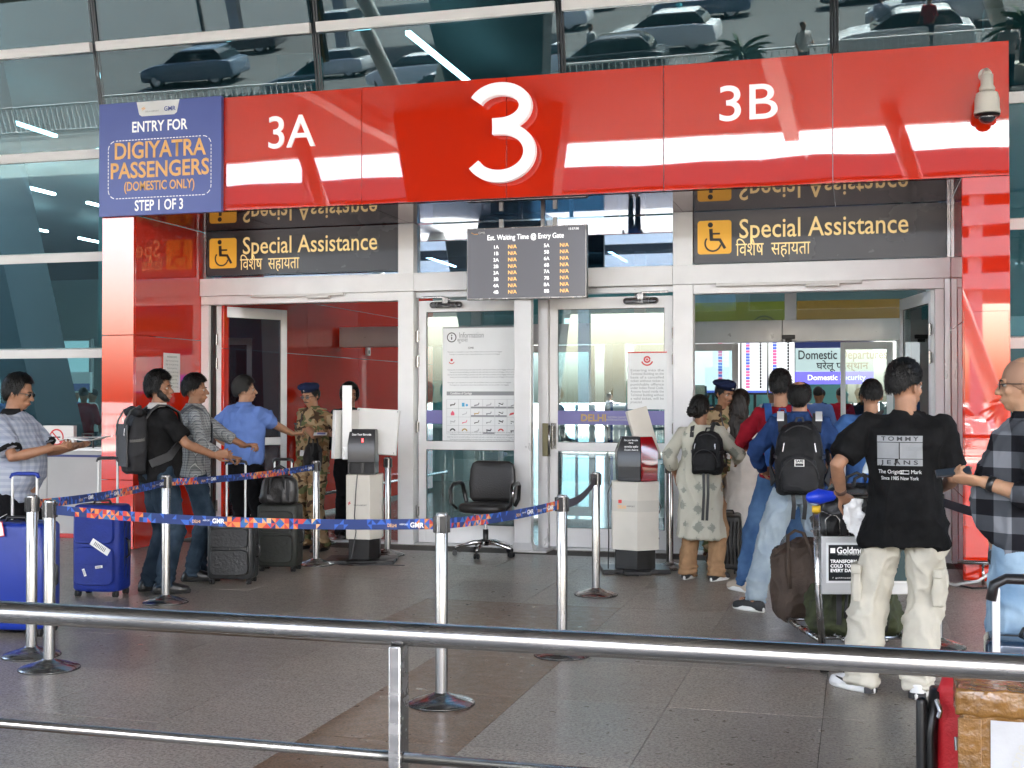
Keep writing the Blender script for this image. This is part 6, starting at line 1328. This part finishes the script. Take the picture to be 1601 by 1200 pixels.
# ---------------------------------------------------------------- suitcases
def suitcase(name, label, loc, rz, w_, d_, h_, shell_m, wheels=4, handle=None, hm_=None, gap=.045, soft=False, ribs=0, tilt=0, trim=None, hw=.16, tag_=None):
    t = thing(name, label, 'suitcase', loc, rz); rings = []; e = .28 if not soft else .34
    t.rotation_euler = (tilt, 0, rz)
    for zf, f in ((0, .86), (.012, .94), (.04, .99), (.5, 1.0), (.96, .99), (.988, .94), (1, .86)):
        rings.append([(w_/2*f*abs(math.cos(a))**e*(1 if math.cos(a) >= 0 else -1), d_/2*f*abs(math.sin(a))**e*(1 if math.sin(a) >= 0 else -1), gap+(h_-gap)*zf) for a in [2*math.pi*(i+.5)/40 for i in range(40)]])
    q = MB(); q.loft(rings); o = q.build('shell', shell_m, t, auto=35)
    q = MB(); zs = np.linspace(0, 2*math.pi, 41)[:-1]
    rr = [(0, w_/2*.985*abs(math.cos(a))**e*(1 if math.cos(a) >= 0 else -1), gap+(h_-gap)*(.5+.497*abs(math.sin(a))**e*(1 if math.sin(a) >= 0 else -1))) for a in zs]
    for yy in ((-.03, .03) if soft else (0,)): q.tube([(x*1.012, yy*1.0, gap+(h_-gap)/2+(z-gap-(h_-gap)/2)*1.008) for _, x, z in rr]+[(rr[0][1]*1.012, yy, rr[0][2])], .005, 6)
    q.build('zipper', M['blk'], t)
    if soft:
        for z0_, z1_ in ((.08, .52), (.56, .90)):
            q = MB(); q.loft([[(w_*.40*f*abs(math.cos(a))**.3*(1 if math.cos(a) >= 0 else -1), -d_/2-yy, gap+(h_-gap)*((z0_+z1_)/2+(z1_-z0_)/2*f*abs(math.sin(a))**.3*(1 if math.sin(a) >= 0 else -1))) for a in [2*math.pi*(i+.5)/28 for i in range(28)]] for yy, f in ((-.01, 1), (.018, 1), (.026, .96))]); q.build('front_pocket', shell_m, t, auto=40)
    for i in range(ribs):
        x = -w_*.38+w_*.76*i/(ribs-1); q = MB(); q.tube([(x, -d_/2+.0, gap+.05), (x, -d_/2-.003, h_/2), (x, -d_/2, h_-.05)], .008, 8); q.build('rib', shell_m, t, smooth=True)
    for sx in (-1, 1):
        for sy in ((-1, 1) if wheels == 4 else (1,)):
            q = MB(); x, y = sx*(w_/2-.045), sy*(d_/2-.04)
            for e_ in (-.011, .011): q.tube([(x+e_-.007, y, .026), (x+e_+.007, y, .026)], .026, 14)
            q.tube([(x, y, .03), (x, y, gap+.02)], .018, 8); q.build('wheel', M['rub'], t)
    q = MB(); q.tube([(-.07, 0, h_-.0), (-.06, 0, h_+.028), (.06, 0, h_+.028), (.07, 0, h_-.0)], .010, 8, ry=.016); q.build('top_grip', M['blk'], t, smooth=True)
    q = MB(); q.tube([(w_/2-.0, 0, h_*.42), (w_/2+.026, 0, h_*.45), (w_/2+.026, 0, h_*.60), (w_/2, 0, h_*.63)], .009, 8, ry=.014); q.build('side_grip', M['blk'], t, smooth=True)
    if handle:
        ha = thing0('telescopic_handle', (0, d_/2-.035, 0), 0, t); q = MB()
        for s_ in (-1, 1): q.tube([(s_*hw/2, 0, h_-.02), (s_*hw/2, 0, handle-.02)], .009, 8, ry=.013)
        q.build('tube', M['alu2'], ha); q = MB(); q.tube([(-hw/2-.01, 0, handle-.03), (-hw/2, 0, handle-.004), (-hw/2+.03, 0, handle), (hw/2-.03, 0, handle), (hw/2, 0, handle-.004), (hw/2+.01, 0, handle-.03)], .013, 10, ry=.016); q.build('grip', hm_ or M['blk'], ha, smooth=True)
        if trim: box('trim_patch', (0, -.003, handle+.013), (.07, .028, .004), trim, ha)
    if tag_:
        for (x, z, a, tw, th) in tag_:
            q = MB(); q.box((x, -d_/2-.030, z), (tw, .002, th), (0, a, 0)); tg = q.build('baggage_tag', M['paper2'], t)
            q = MB()
            for i in range(8): q.box((x+(-.3+.08*i)*tw*math.cos(a), -d_/2-.0315, z-(-.3+.08*i)*tw*math.sin(a)), (tw*.03, .001, th*.6), (0, a, 0))
            q.build('bar_code', M['ink'], tg)
    return t
bl = mat('cobalt_nylon', (.006, .022, .20), .55, spec=.4, var=.12, vscale=6, bump=.4, bscale=60); bl2 = mat('cobalt_shell', (.006, .026, .24), .35, var=.08, vscale=4, bump=.15, bscale=8)
bks = mat('worn_black_shell', (.014, .015, .016), .42, var=.3, vscale=9, bump=.5, bscale=45, rvar=.15); bkg = mat('black_green_nylon', (.014, .016, .013), .6, var=.4, vscale=5, bump=.5, bscale=50)
suitcase('suitcase', 'blue soft suitcase with a white baggage tag behind the front belt', (-5.76, 8.55, 0), R(8), .40, .26, .72, bl, handle=1.08, soft=True, tag_=((.06, .40, R(32), .17, .055), (.05, .245, R(-8), .06, .02), (-.07, .20, R(70), .06, .02)))
suitcase('suitcase', 'blue hard suitcase with raised blue handle at the far left edge', (-5.38, 7.02, 0), R(12), .50, .30, .74, bl2, handle=1.05, hm_=bl2, hw=.17)
t = thing('luggage_tag', 'white and red luggage tag hanging from the raised blue handle', 'tag', (-5.40, 6.85, .70)); box('card', (0, 0, 0), (.085, .003, .085), M['paper2'], t, rot=(0, R(-12), 0)); box('red_edge', (0, .0025, 0), (.095, .002, .095), M['redink'], t, rot=(0, R(-12), 0)); q = MB(); q.tube([(0, 0, .04), (.01, .02, .08), (.03, .06, .10)], .002, 5); q.build('string', M['paper2'], t)
suitcase('suitcase', 'scuffed black hard suitcase standing beside the man in the small check shirt', (-5.08, 9.42, 0), R(14), .40, .25, .52, bks, handle=1.02, ribs=3, soft=True)
suitcase('suitcase', 'black soft suitcase under the black handbag near the left guard', (-5.04, 10.22, 0), R(10), .38, .25, .60, bkg, handle=1.0, soft=True)
suitcase('suitcase', 'narrow ribbed black suitcase in front of the woman in white', (-1.14, 11.22, 0), R(4), .27, .40, .52, bks, ribs=7)
suitcase('suitcase', 'dark blue hard suitcase beside the bald man at the right edge', (.70, 5.35, 0), R(-3), .42, .27, .60, mat('dark_blue_shell', (.012, .03, .06), .15, coat=.5), handle=1.09, hw=.12)
def holdall(label, loc, rz, w_, d_, h_, m, m2=None, cat='bag', name='bag', amp=.012, strap=True, seed=2):
    t = thing(name, label, cat, loc, rz); q = MB()
    q.loft([[(w_/2*f*abs(math.cos(a))**.5*(1 if math.cos(a) >= 0 else -1), d_/2*f*abs(math.sin(a))**.5*(1 if math.sin(a) >= 0 else -1), h_*zf) for a in np.linspace(0, 2*math.pi, 33)[:-1]] for zf, f in ((0, .9), (.08, 1), (.5, 1.0), (.8, .92), (.95, .75), (1, .5))])
    me = remesh(q, .012, 3); folds(me, amp, seed, (7, 7, 7)); mobj('bag_body', me, m, t)
    for s_ in (-1, 1):
        for x_ in (-.3, .3): ribbon('webbing_strap', [(x_*w_, s_*(d_/2+.0)*.9, h_*.03), (x_*w_, s_*(d_/2+.012), h_*.3), (x_*w_, s_*(d_/2+.008), h_*.6), (x_*w_*.9, s_*d_*.42, h_*.88)], .03, .005, m2 or M['blkm'], t, (0, s_, .2))
        q = MB(); q.tube([(-w_*.22, s_*(d_/2+.004), h_*.35), (-w_*.20, s_*(d_/2), h_*.75), (-w_*.12, s_*d_*.3, h_+.06), (0, s_*d_*.25, h_+.085), (w_*.12, s_*d_*.3, h_+.06), (w_*.20, s_*(d_/2), h_*.75), (w_*.22, s_*(d_/2+.004), h_*.35)], .010, 8, ry=.006); q.build('handle', m2 or M['blkm'], t, smooth=True)
    q = MB(); q.tube([(-w_*.36, 0, h_*.98), (0, 0, h_*1.012), (w_*.36, 0, h_*.98)], .006, 6); q.build('zipper', M['blkm'], t)
    return t
holdall('black leather handbag on top of the soft black suitcase', (-5.03, 10.18, .61), R(10), .34, .16, .25, mat('bag_leather', (.015, .014, .014), .35, bump=.3, bscale=70), seed=5, amp=.005)
holdall('small black shoulder bag hanging at the side of the left guard', (-5.30, 11.48, .86), R(60), .18, .10, .24, bagblk, seed=7, amp=.006)
# brown bag etc on the trolley
brn = mat('brown_nylon', (.055, .035, .024), .7, var=.2, vscale=7, bump=.5, bscale=120)
# ---------------------------------------------------------------- trolley
TR = thing('luggage_trolley', 'steel airport luggage trolley with blue grips and a black advert plate', 'trolley', (.03, 7.42, 0), R(15))
r1 = .019
def tb(n, pts, r=r1, m=None, nn=10): q = MB(); q.tube(pts, r, nn); return q.build(n, m or M['rail'], TR, smooth=True)
tb('handle_post', [(-.25, -.06, .10), (-.27, -.05, .45), (-.28, -.04, .93)], .021); tb('handle_post', [(.25, -.06, .10), (.27, -.05, .45), (.28, -.04, .93)], .021)
tb('handle_bar', [(-.28, -.04, .97), (-.20, -.06, 1.0), (.20, -.06, 1.0), (.28, -.04, .97)], .016)
for s_ in (-1, 1):
    q = MB(); q.tube([(s_*.31, -.06, .99), (s_*.27, -.06, .995), (s_*.20, -.06, .998)], [.034, .046, .030], 14, round_=True); q.build('blue_grip', mat('grip_blue', (.01, .05, .65), .35), TR, smooth=True)
    q = MB(); q.tube([(s_*.279, -.04, .905), (s_*.28, -.04, .94)], .025, 14); q.build('yellow_collar', mat('collar_yellow', (.8, .5, .03), .5), TR, smooth=True)
    tb('side_rail', [(s_*.25, -.06, .17), (s_*.27, .5, .15), (s_*.25, 1.05, .13), (s_*.15, 1.32, .12), (0, 1.36, .12)], .018)
    tb('deck_rail', [(s_*.12, -.04, .17), (s_*.12, .6, .15), (s_*.10, 1.3, .13)], .012)
    t_ = tb('wheel_fork', [(s_*.25, -.06, .14), (s_*.25, -.07, .07)], .014)
    q = MB(); q.tube([(s_*.25-.02, -.09, .062), (s_*.25+.02, -.09, .062)], .062, 22); q.build('wheel', M['rub'], TR, auto=40); q = MB(); q.tube([(s_*.25-.022, -.09, .062), (s_*.25+.022, -.09, .062)], .036, 16); q.build('wheel_hub', mat('hub_grey', (.45, .45, .44), .5), TR, auto=40)
for y in (.1, .45, .8, 1.1): tb('cross_bar', [(-.26, y, .16-.025*y), (.26, y, .16-.025*y)], .011)
q = MB(); q.tube([(-.02, 1.15, .055), (.02, 1.15, .055)], .055, 20); q.build('wheel', M['rub'], TR, auto=40); tb('wheel_fork', [(0, 1.2, .13), (0, 1.15, .06)], .016)
for s_ in (-1, 1): q = MB(); q.box((s_*.20, 1.27, .13), (.10, .07, .06), (0, 0, s_*-.5)); q.build('blue_bumper', mat('bumper_blue', (.01, .06, .6), .4), TR, bevel=.008)
q = MB(); q.bx(-.26, .26, -.085, -.055, .44, .77); q.build('advert_frame', M['alu2'], TR, bevel=.004); q = MB(); q.bx(-.235, .235, -.089, -.085, .505, .735); q.build('advert_border', M['paper'], TR); q = MB(); q.bx(-.222, .222, -.0915, -.089, .518, .722); q.build('advert_face', mat('advert_black', (.008, .012, .016), .3), TR)
q = MB(); q.bx(.08, .222, -.0925, -.0915, .518, .722); q.build('advert_glow', mat('advert_teal', (.01, .05, .06), .4), TR)
text('Goldmedal', .052, (-.075, -.0925, .690), M['wtext'], TR, bold=.0012, width=.20); q = MB(); q.bx(-.212, -.185, -.0925, -.0915, .676, .704); q.build('logo_mark', M['wtext'], TR); text('SWITCHES TO LED SOLUTIONS', .012, (-.085, -.0925, .668), M['wtext'], TR, width=.17)
for k, s_ in enumerate(('TRANSFORM', 'COLD TO COMFORT.', 'EVERY DAY.')): text(s_, .026, (-.212, -.0925, .628-k*.026), M['wtext'], TR, align='LEFT', bold=.0008)
text('f  goldmedal  indiabygoldmedal', .011, (-.07, -.0925, .535), M['wtext'], TR, width=.26)
for i in range(4): tb('basket_wire', [(-.22+.13*i, -.03, .76), (-.225+.13*i, -.03, .86), (-.20+.13*i, -.035, .885), (-.165+.13*i, -.035, .885), (-.145+.13*i, -.03, .86), (-.14+.13*i, -.03, .76)], .0045, nn=6)
tb('basket_rim', [(-.25, .0, .78), (-.25, .0, .91), (-.10, .01, .85), (.1, .01, .85), (.25, .0, .91), (.25, .0, .78)], .005, nn=6); tb('basket_wire', [(-.25, -.03, .77), (-.25, .22, .77), (.25, .22, .77), (.25, -.03, .77)], .006, nn=6)
MT = Matrix.Translation((.03, 7.42, 0)) @ Euler((0, 0, R(15))).to_matrix().to_4x4()
o = holdall('brown soft bag leaning on the front of the trolley deck', MT @ V3((-.10, .95, .17)), R(-25), .42, .30, .44, brn, brn, seed=11, amp=.014); o.rotation_euler = (R(-6), R(-9), R(5))
holdall('dark olive sack lying at the back of the trolley deck', MT @ V3((.02, .35, .18)), R(15), .46, .50, .26, mat('olive_sack', (.035, .042, .015), .8, var=.6, vscale=12, bump=.5, bscale=30), seed=13, amp=.016)
holdall('large black crumpled bag piled in the trolley basket', MT @ V3((.02, .14, .76)), R(15), .44, .28, .27, mat('black_crinkle', (.014, .014, .015), .4, var=.2, vscale=8, bump=.6, bscale=40), seed=15, amp=.020)
t = thing('neck_pillow', 'orange red pouch tucked on the brown bag', 'pouch', MT @ V3((.02, .80, .55)), R(-20)); q = MB(); q.ell((0, 0, 0), (.10, .06, .045)); me = remesh(q, .01, 2); folds(me, .008, 3); mobj('pouch', me, mat('orange_nylon', (.6, .07, .02), .6), t); t.name = 'pouch'
t = thing('water_bottle', 'clear water bottle with blue label standing in the trolley bags', 'bottle', MT @ V3((.10, .26, .99)), 0); q = MB(); q.lathe([(.03, 0), (.034, .01), (.034, .13), (.03, .15), (.013, .185), (.013, .20)], n=20); q.build('bottle_body', mat('clear_plastic', (.6, .68, .72), .1, coat=.5), t, smooth=True); q = MB(); q.lathe([(.0345, .06), (.0345, .12)], n=20); q.build('label_wrap', mat('label_blue', (.03, .15, .6), .4), t, smooth=True); q = MB(); q.lathe([(.015, .195), (.015, .215), (.0, .216)], n=16); q.build('cap', mat('cap_blue', (.03, .2, .6), .4), t)

# ---------------------------------------------------------------- foreground rail, taped parcel, red bag
G_ = thing('guard_rail', 'polished steel guard rail running across the foreground', 'railing', (0, 2.76, 0))
q = MB(); q.tube([(-6, 0, 1.0), (-2, 0, 1.0), (2, 0, 1.0), (5, 0, 1.0)], .0285, 32); q.build('top_rail', M['rail'], G_, smooth=True)
q = MB(); q.tube([(-6, 0, .712), (-1.07, 0, .708)], .0125, 20); q.build('lower_rail', M['rail'], G_, smooth=True); q = MB(); q.tube([(-1.035, 0, .708), (5, 0, .70)], .0125, 20); q.build('lower_rail', M['rail'], G_, smooth=True)
q = MB(); q.tube([(-6, 0, .45), (5, 0, .45)], .0125, 16); q.build('lower_rail', M['rail'], G_, smooth=True)
for x in (-4.4, -1.052, 2.3):
    q = MB(); q.bx(x-.015, x+.015, -.03, .03, 0, .975); q.build('upright', M['rail'], G_, bevel=.003)
    q = MB(); q.bx(x-.06, x+.06, -.06, .06, 0, .01); q.build('foot_plate', M['rail'], G_, bevel=.002)
pk = thing('taped_parcel', 'parcel bound in brown tape with a paper sheet, standing beside the red bag', 'parcel', (.56, 3.90, 0), R(-4))
tape = mat('brown_tape', (.20, .095, .02), .22, var=.3, vscale=9, bump=.9, bscale=38, coat=.4)
q = MB(); q.bx(-.27, .30, -.05, .16, .08, .695); me = q.mesh('box'); o = q.build('carton', tape, pk, bevel=.014)
q = MB(); q.loft([[(-.285, -.062, z+.0), (.32, -.062, z), (.32, .17, z), (-.285, .17, z)] for z in (.625, .68)]+[[(-.28, -.055, .705), (.31, -.06, .705), (.31, .17, .705), (-.29, .17, .705)]]); me = remesh(q, .008, 1); folds(me, .002, 3, (20, 20, 20)); mobj('tape_wrap', me, tape, pk)
q = MB(); nx = 12; q.add([(-.185+.5*i/(nx-1), -.056-.004*math.sin(i*1.7+j), .10+.52*j/7) for j in range(8) for i in range(nx)], [(j*nx+i, j*nx+i+1, (j+1)*nx+i+1, (j+1)*nx+i) for j in range(7) for i in range(nx-1)]); q.build('address_sheet', mat('address_paper', (.52, .53, .55), .7, var=.06, vscale=8, bump=.4, bscale=14), pk, smooth=True, fix=False)
pen = mat('pale_pencil', (.55, .54, .50), .8)
for k, s_ in enumerate(('Phone', 'New Delhi', 'Terminal')): text(s_, .05, (-.12+.075*k, -.064, .50), pen, pk, rot=(math.pi/2, R(-70), 0))
q = MB(); q.bx(-.275, -.21, -.058, -.052, .08, .62); q.build('tape_edge', tape, pk, bevel=.002)
rb_ = thing('red_bag', 'red bag with black trim and raised black and yellow handle behind the parcel', 'bag', (.58, 4.14, 0), R(-3))
redn = mat('red_nylon', (.50, .012, .02), .55, var=.1, vscale=8, bump=.3, bscale=90)
q = MB(); q.loft([[(.34*f*abs(math.cos(a))**.4*(1 if math.cos(a) >= 0 else -1), .11*f*abs(math.sin(a))**.5*(1 if math.sin(a) >= 0 else -1), z) for a in np.linspace(0, 2*math.pi, 33)[:-1]] for z, f in ((.05, .92), (.08, 1), (.6, 1), (.68, .97), (.715, .85))]); me = remesh(q, .014, 2); folds(me, .006, 9); mobj('bag_body', me, redn, rb_)
q = MB(); q.tube([(-.352, -.03, .12), (-.36, -.02, .5), (-.34, -.02, .64)], .022, 10, ry=.05); q.tube([(-.385, -.05, .33), (-.385, -.05, .60)], .018, 10, round_=True); q.build('side_trim', M['blk'], rb_, smooth=True)
q = MB(); q.tube([(-.33, -.09, .60), (-.34, -.10, .62), (-.33, -.105, .59), (-.335, -.10, .57)], .008, 8); q.tube([(-.285, -.125, .52), (-.283, -.128, .48)], .007, 8); q.build('zip_pull', chrome, rb_)
for x in (-.16, .10): q = MB(); q.bx(x-.012, x+.012, .06, .075, .66, .955); q.build('handle_tube', M['alu2'] if x < 0 else mat('bronze_tube', (.28, .22, .14), .3, metal=.8), rb_, bevel=.003)
q = MB(); q.tube([(-.175, .067, .915), (-.165, .067, .965), (-.13, .067, .985), (.07, .067, .985), (.105, .067, .965), (.115, .067, .915)], .017, 12, ry=.022); q.build('handle_grip', M['blk'], rb_, smooth=True); box('yellow_patch', (-.04, .062, 1.001), (.075, .03, .006), mat('handle_yellow', (.8, .5, .02), .5), rb_, bevel=.002)
q = MB(); q.ell((-.14, -.02, .72), (.07, .05, .03)); q.build('beige_flap', mat('beige_cloth', (.5, .42, .32), .8), rb_, smooth=True)

# ---------------------------------------------------------------- small things
ns = thing('no_smoking_sign', 'small white box with a red no smoking ring on the grey plinth at left', 'sign', (-8.65, 12.02, 1.0)); box('sign_box', (0, 0, .125), (.40, .06, .25), M['white'], ns, bevel=.004)
q = MB(); q.stroke(arc(-.02, .12, .085, 0, 352, 28), .018, -.032, close=True); q.stroke([(-.08, .18), (.04, .06)], .016, -.0322); q.build('red_ring', M['redink'], ns, fix=False); q = MB(); q.stroke([(-.07, .12), (.03, .12)], .016, -.0315); q.build('cigarette', M['ink'], ns, fix=False)
t = thing('desk_frame', 'small dark metal frame standing on the plinth beside the no smoking sign', 'frame', (-8.33, 12.08, 1.0)); q = MB(); q.tube([(-.07, 0, 0), (-.07, 0, .16), (.07, 0, .16), (.07, 0, 0)], .012, 6); q.build('frame_tube', M['blk'], t)
t = thing('floor_rail', 'low steel floor rail in front of the red pillar at right', 'railing', (0, 0, 0)); q = MB(); q.tube([(.80, 10.95, .19), (1.30, 10.9, .20), (2.6, 10.75, .20)], .018, 14); q.build('rail_tube', M['rail'], t, smooth=True)
for x in (1.0, 2.0): q = MB(); q.tube([(x, 10.93-.1*(x-1), 0), (x, 10.93-.1*(x-1), .19)], .012, 10); q.build('leg', M['rail'], t, smooth=True)
t = thing('cable', 'black and grey cables looping on the floor by the right red pillar', 'cable', (0, 0, 0)); q = MB(); q.tube([(.45, 11.9, .012), (.60, 11.2, .012), (.78, 10.85, .012), (.95, 10.8, .06), (1.1, 10.9, .15)], .013, 8); q.build('grey_hose', M['alu2'], t, smooth=True); q = MB(); q.tube([(.4, 11.6, .008), (.62, 11.05, .008), (.9, 10.75, .008), (1.3, 10.9, .008)], .008, 6); q.build('black_wire', M['blk'], t, smooth=True)
# ---------------------------------------------------------------- forecourt: cars, balustrade, palms (seen in the glass)
def car(loc, rz, paint, label):
    t = thing('parked_car', label, 'car', loc, rz, 'cars on the forecourt road'); L, W_ = 4.3, 1.75
    prof = [(-2.12, .35, .72, .8), (-2.05, .28, .92, .86), (-1.5, .25, 1.0, .9), (-1.0, .25, 1.0, .9), (.9, .25, .98, .9), (1.5, .25, .92, .88), (2.0, .28, .78, .82), (2.12, .35, .6, .75)]
    q = MB(); q.loft([[(x, -wd, z0), (x, -wd*1.02, (z0+z1)/2), (x, -wd*.94, z1), (x, wd*.94, z1), (x, wd*1.02, (z0+z1)/2), (x, wd, z0)] for x, z0, z1, wd in prof]); q.build('body', paint, t, bevel=.04, seg=2)
    q = MB(); q.loft([[(-1.75+a, -.80*w2, z), (.95-b_, -.80*w2, z), (.95-b_, .80*w2, z), (-1.75+a, .80*w2, z)] for z, a, b_, w2 in ((.97, 0, 0, 1), (1.2, .12, .35, .93), (1.40, .35, .75, .82))]); q.build('window', mat('car_glass', (.02, .03, .035), .05), t, bevel=.03)
    q = MB(); q.loft([[(-1.42, -.66, 1.395), (.22, -.66, 1.395), (.22, .66, 1.395), (-1.42, .66, 1.395)], [(-1.3, -.58, 1.46), (.05, -.58, 1.46), (.05, .58, 1.46), (-1.3, .58, 1.46)]]); q.build('roof', paint, t, bevel=.03)
    for x in (-1.3, 1.35):
        for s_ in (-1, 1): q = MB(); q.tube([(x, s_*.70, .32), (x, s_*.88, .32)], .32, 20); wh = q.build('wheel', M['rub'], t, auto=40); q = MB(); q.tube([(x, s_*.88, .32), (x, s_*.895, .32)], .2, 14); q.build('rim', M['alu2'], wh)
    for s_ in (-1, 1): box('headlight', (2.06, s_*.62, .66), (.12, .34, .14), mat('lamp_glass', (.7, .7, .7), .1), t, bevel=.02)
    for x in (-.55, .45):
        for s_ in (-1, 1): box('pillar', (x-.1, s_*.735, 1.18), (.07, .03, .44), M['blk'], t, rot=(s_*R(18), 0, 0))
    return t
cp = [mat('silver_paint', (.55, .56, .57), .25, metal=.3, coat=.5), mat('white_car_paint', (.75, .75, .75), .25, coat=.5), mat('dark_paint', (.05, .055, .06), .2, coat=.5), mat('blue_paint', (.10, .14, .19), .2, coat=.5)]
c0 = car((6, -18, -.15), R(180), cp[0], 'silver car parked on the forecourt road, reflected in the glass')
k = 0
for y, n_ in ((-18, 5), (-24, 5), (-33, 6), (-40, 6)):
    for i in range(n_):
        if k: 
            c = copy_tree(c0); c.location = (-30+i*(9.3 if y > -30 else 7.1)+(y % 7)*1.1, y, -.15); c.rotation_euler.z = R(180+(k*37 % 9)-4); p_ = cp[(k*7) % 4 if k % 3 else 1]; c['label'] = '%s car in the rows across the road, seen in the glass' % ('silver', 'white', 'dark', 'blue')[cp.index(p_)]
            for chd in c.children:
                if chd.name.startswith(('body', 'roof')): chd.material_slots[0].link = 'OBJECT'; chd.material_slots[0].material = p_
        k += 1
tro = MB(); 
for i in range(46):
    x = -22+i*.35
    if 14 < i < 19: continue
    for s_ in (-.28, .28): tro.tube([(x, -15.6+s_, .1), (x-.1, -15.6+s_, .95)], .02, 5); tro.tube([(x, -15.6+s_, .15), (x+.8, -15.6+s_*.6, .12)], .018, 5)
    tro.tube([(x-.1, -15.88, .95), (x-.1, -15.32, .95)], .02, 5); tro.bx(x-.05, x-.03, -15.85, -15.35, .5, .75)
tr_ = thing('trolley_rows', 'rows of nested luggage trolleys out on the forecourt', 'trolleys', (0, 0, -.15)); tag(tro.build('trolley_frames', M['rail'], tr_), kind='stuff')
gb = thing('wait_time_board', 'dark hanging board with orange wait time ends out on the forecourt', 'sign', (-14.75, -6, 3.9), math.pi)
bxx('board_body', -1.9, 1.9, -.1, .1, -.42, .42, mat('board_teal', (.03, .07, .08), .4), gb)
for s_ in (-1, 1):
    bxx('orange_end', s_*1.5-.38, s_*1.5+.38, -.115, -.101, -.42, .42, mat('board_orange', (.75, .38, .05), .5, emit=.01), gb)
    text('WAIT' , .22, (s_*1.5, -.12, .18), M['ink'], gb, bold=.004, width=.5); text('TIME', .22, (s_*1.5, -.12, -.06), M['ink'], gb, bold=.004, width=.5)
    box('hanger', (s_*1.5, 0, 2.9), (.08, .08, 4.95), M['alu2'], gb)
for i in range(2):
    for k in range(3): text(('ENTRY GATE', '3A   3B', 'N/A   N/A')[k], .14, (-.5+1.0*i, -.105, .26-.24*k), M['wprint'] if k < 2 else M['orange'], gb, width=.8)
bal = thing('balustrade', 'long pale metal balustrade along the forecourt kerb', 'balustrade', (0, -14.2, 0)); q = MB()
q.bx(-50, 40, -.04, .04, 1.0, 1.06); q.bx(-50, 40, -.03, .03, .15, .2)
q.build('rail', M['alu'], bal); q = MB()
for i in range(450): q.bx(-50+i*.2, -49.97+i*.2, -.015, .015, .2, 1.0)
tag(q.build('baluster', M['alu'], bal), kind='stuff')
pt = thing('potted_palm', 'dark fan palm in a pot out on the forecourt', 'plant', (-3, -11, 0)); q = MB(); q.lathe([(.25, 0), (.33, .5), (.3, .5)]); q.build('pot', M['cream'], pt); q = MB(); q.tube([(0, 0, .4), (0, 0, 1.4)], .06, 8); q.build('trunk', brn, pt); q = MB(); rr_ = random.Random(4)
for i in range(46):
    a, e, L = rr_.uniform(0, 6.28), rr_.uniform(-.2, 1.3), rr_.uniform(.6, 1.1); pts = [V3((0, 0, 1.4))+V3((math.cos(a)*math.cos(e-.5*s_*s_)*L*s_, math.sin(a)*math.cos(e-.5*s_*s_)*L*s_, (math.sin(e)*s_-.45*s_*s_)*L)) for s_ in (0, .3, .6, .85, 1)]; q.tube(pts, [.01, .035, .045, .03, .004], 4, ry=.003)
q.build('crown', mat('palm_leaf', (.035, .07, .025), .6), pt)
for i, x in enumerate((-14, 4, 13)): c = copy_tree(pt); c.location = (x, -11-.7*i, 0); c['group'] = 'palms on the forecourt'; c['label'] = 'dark fan palm in a pot out on the forecourt'
pt['group'] = 'palms on the forecourt'
sc.view_layers[0].update()
bpy.data.scenes.remove(tmpscene)
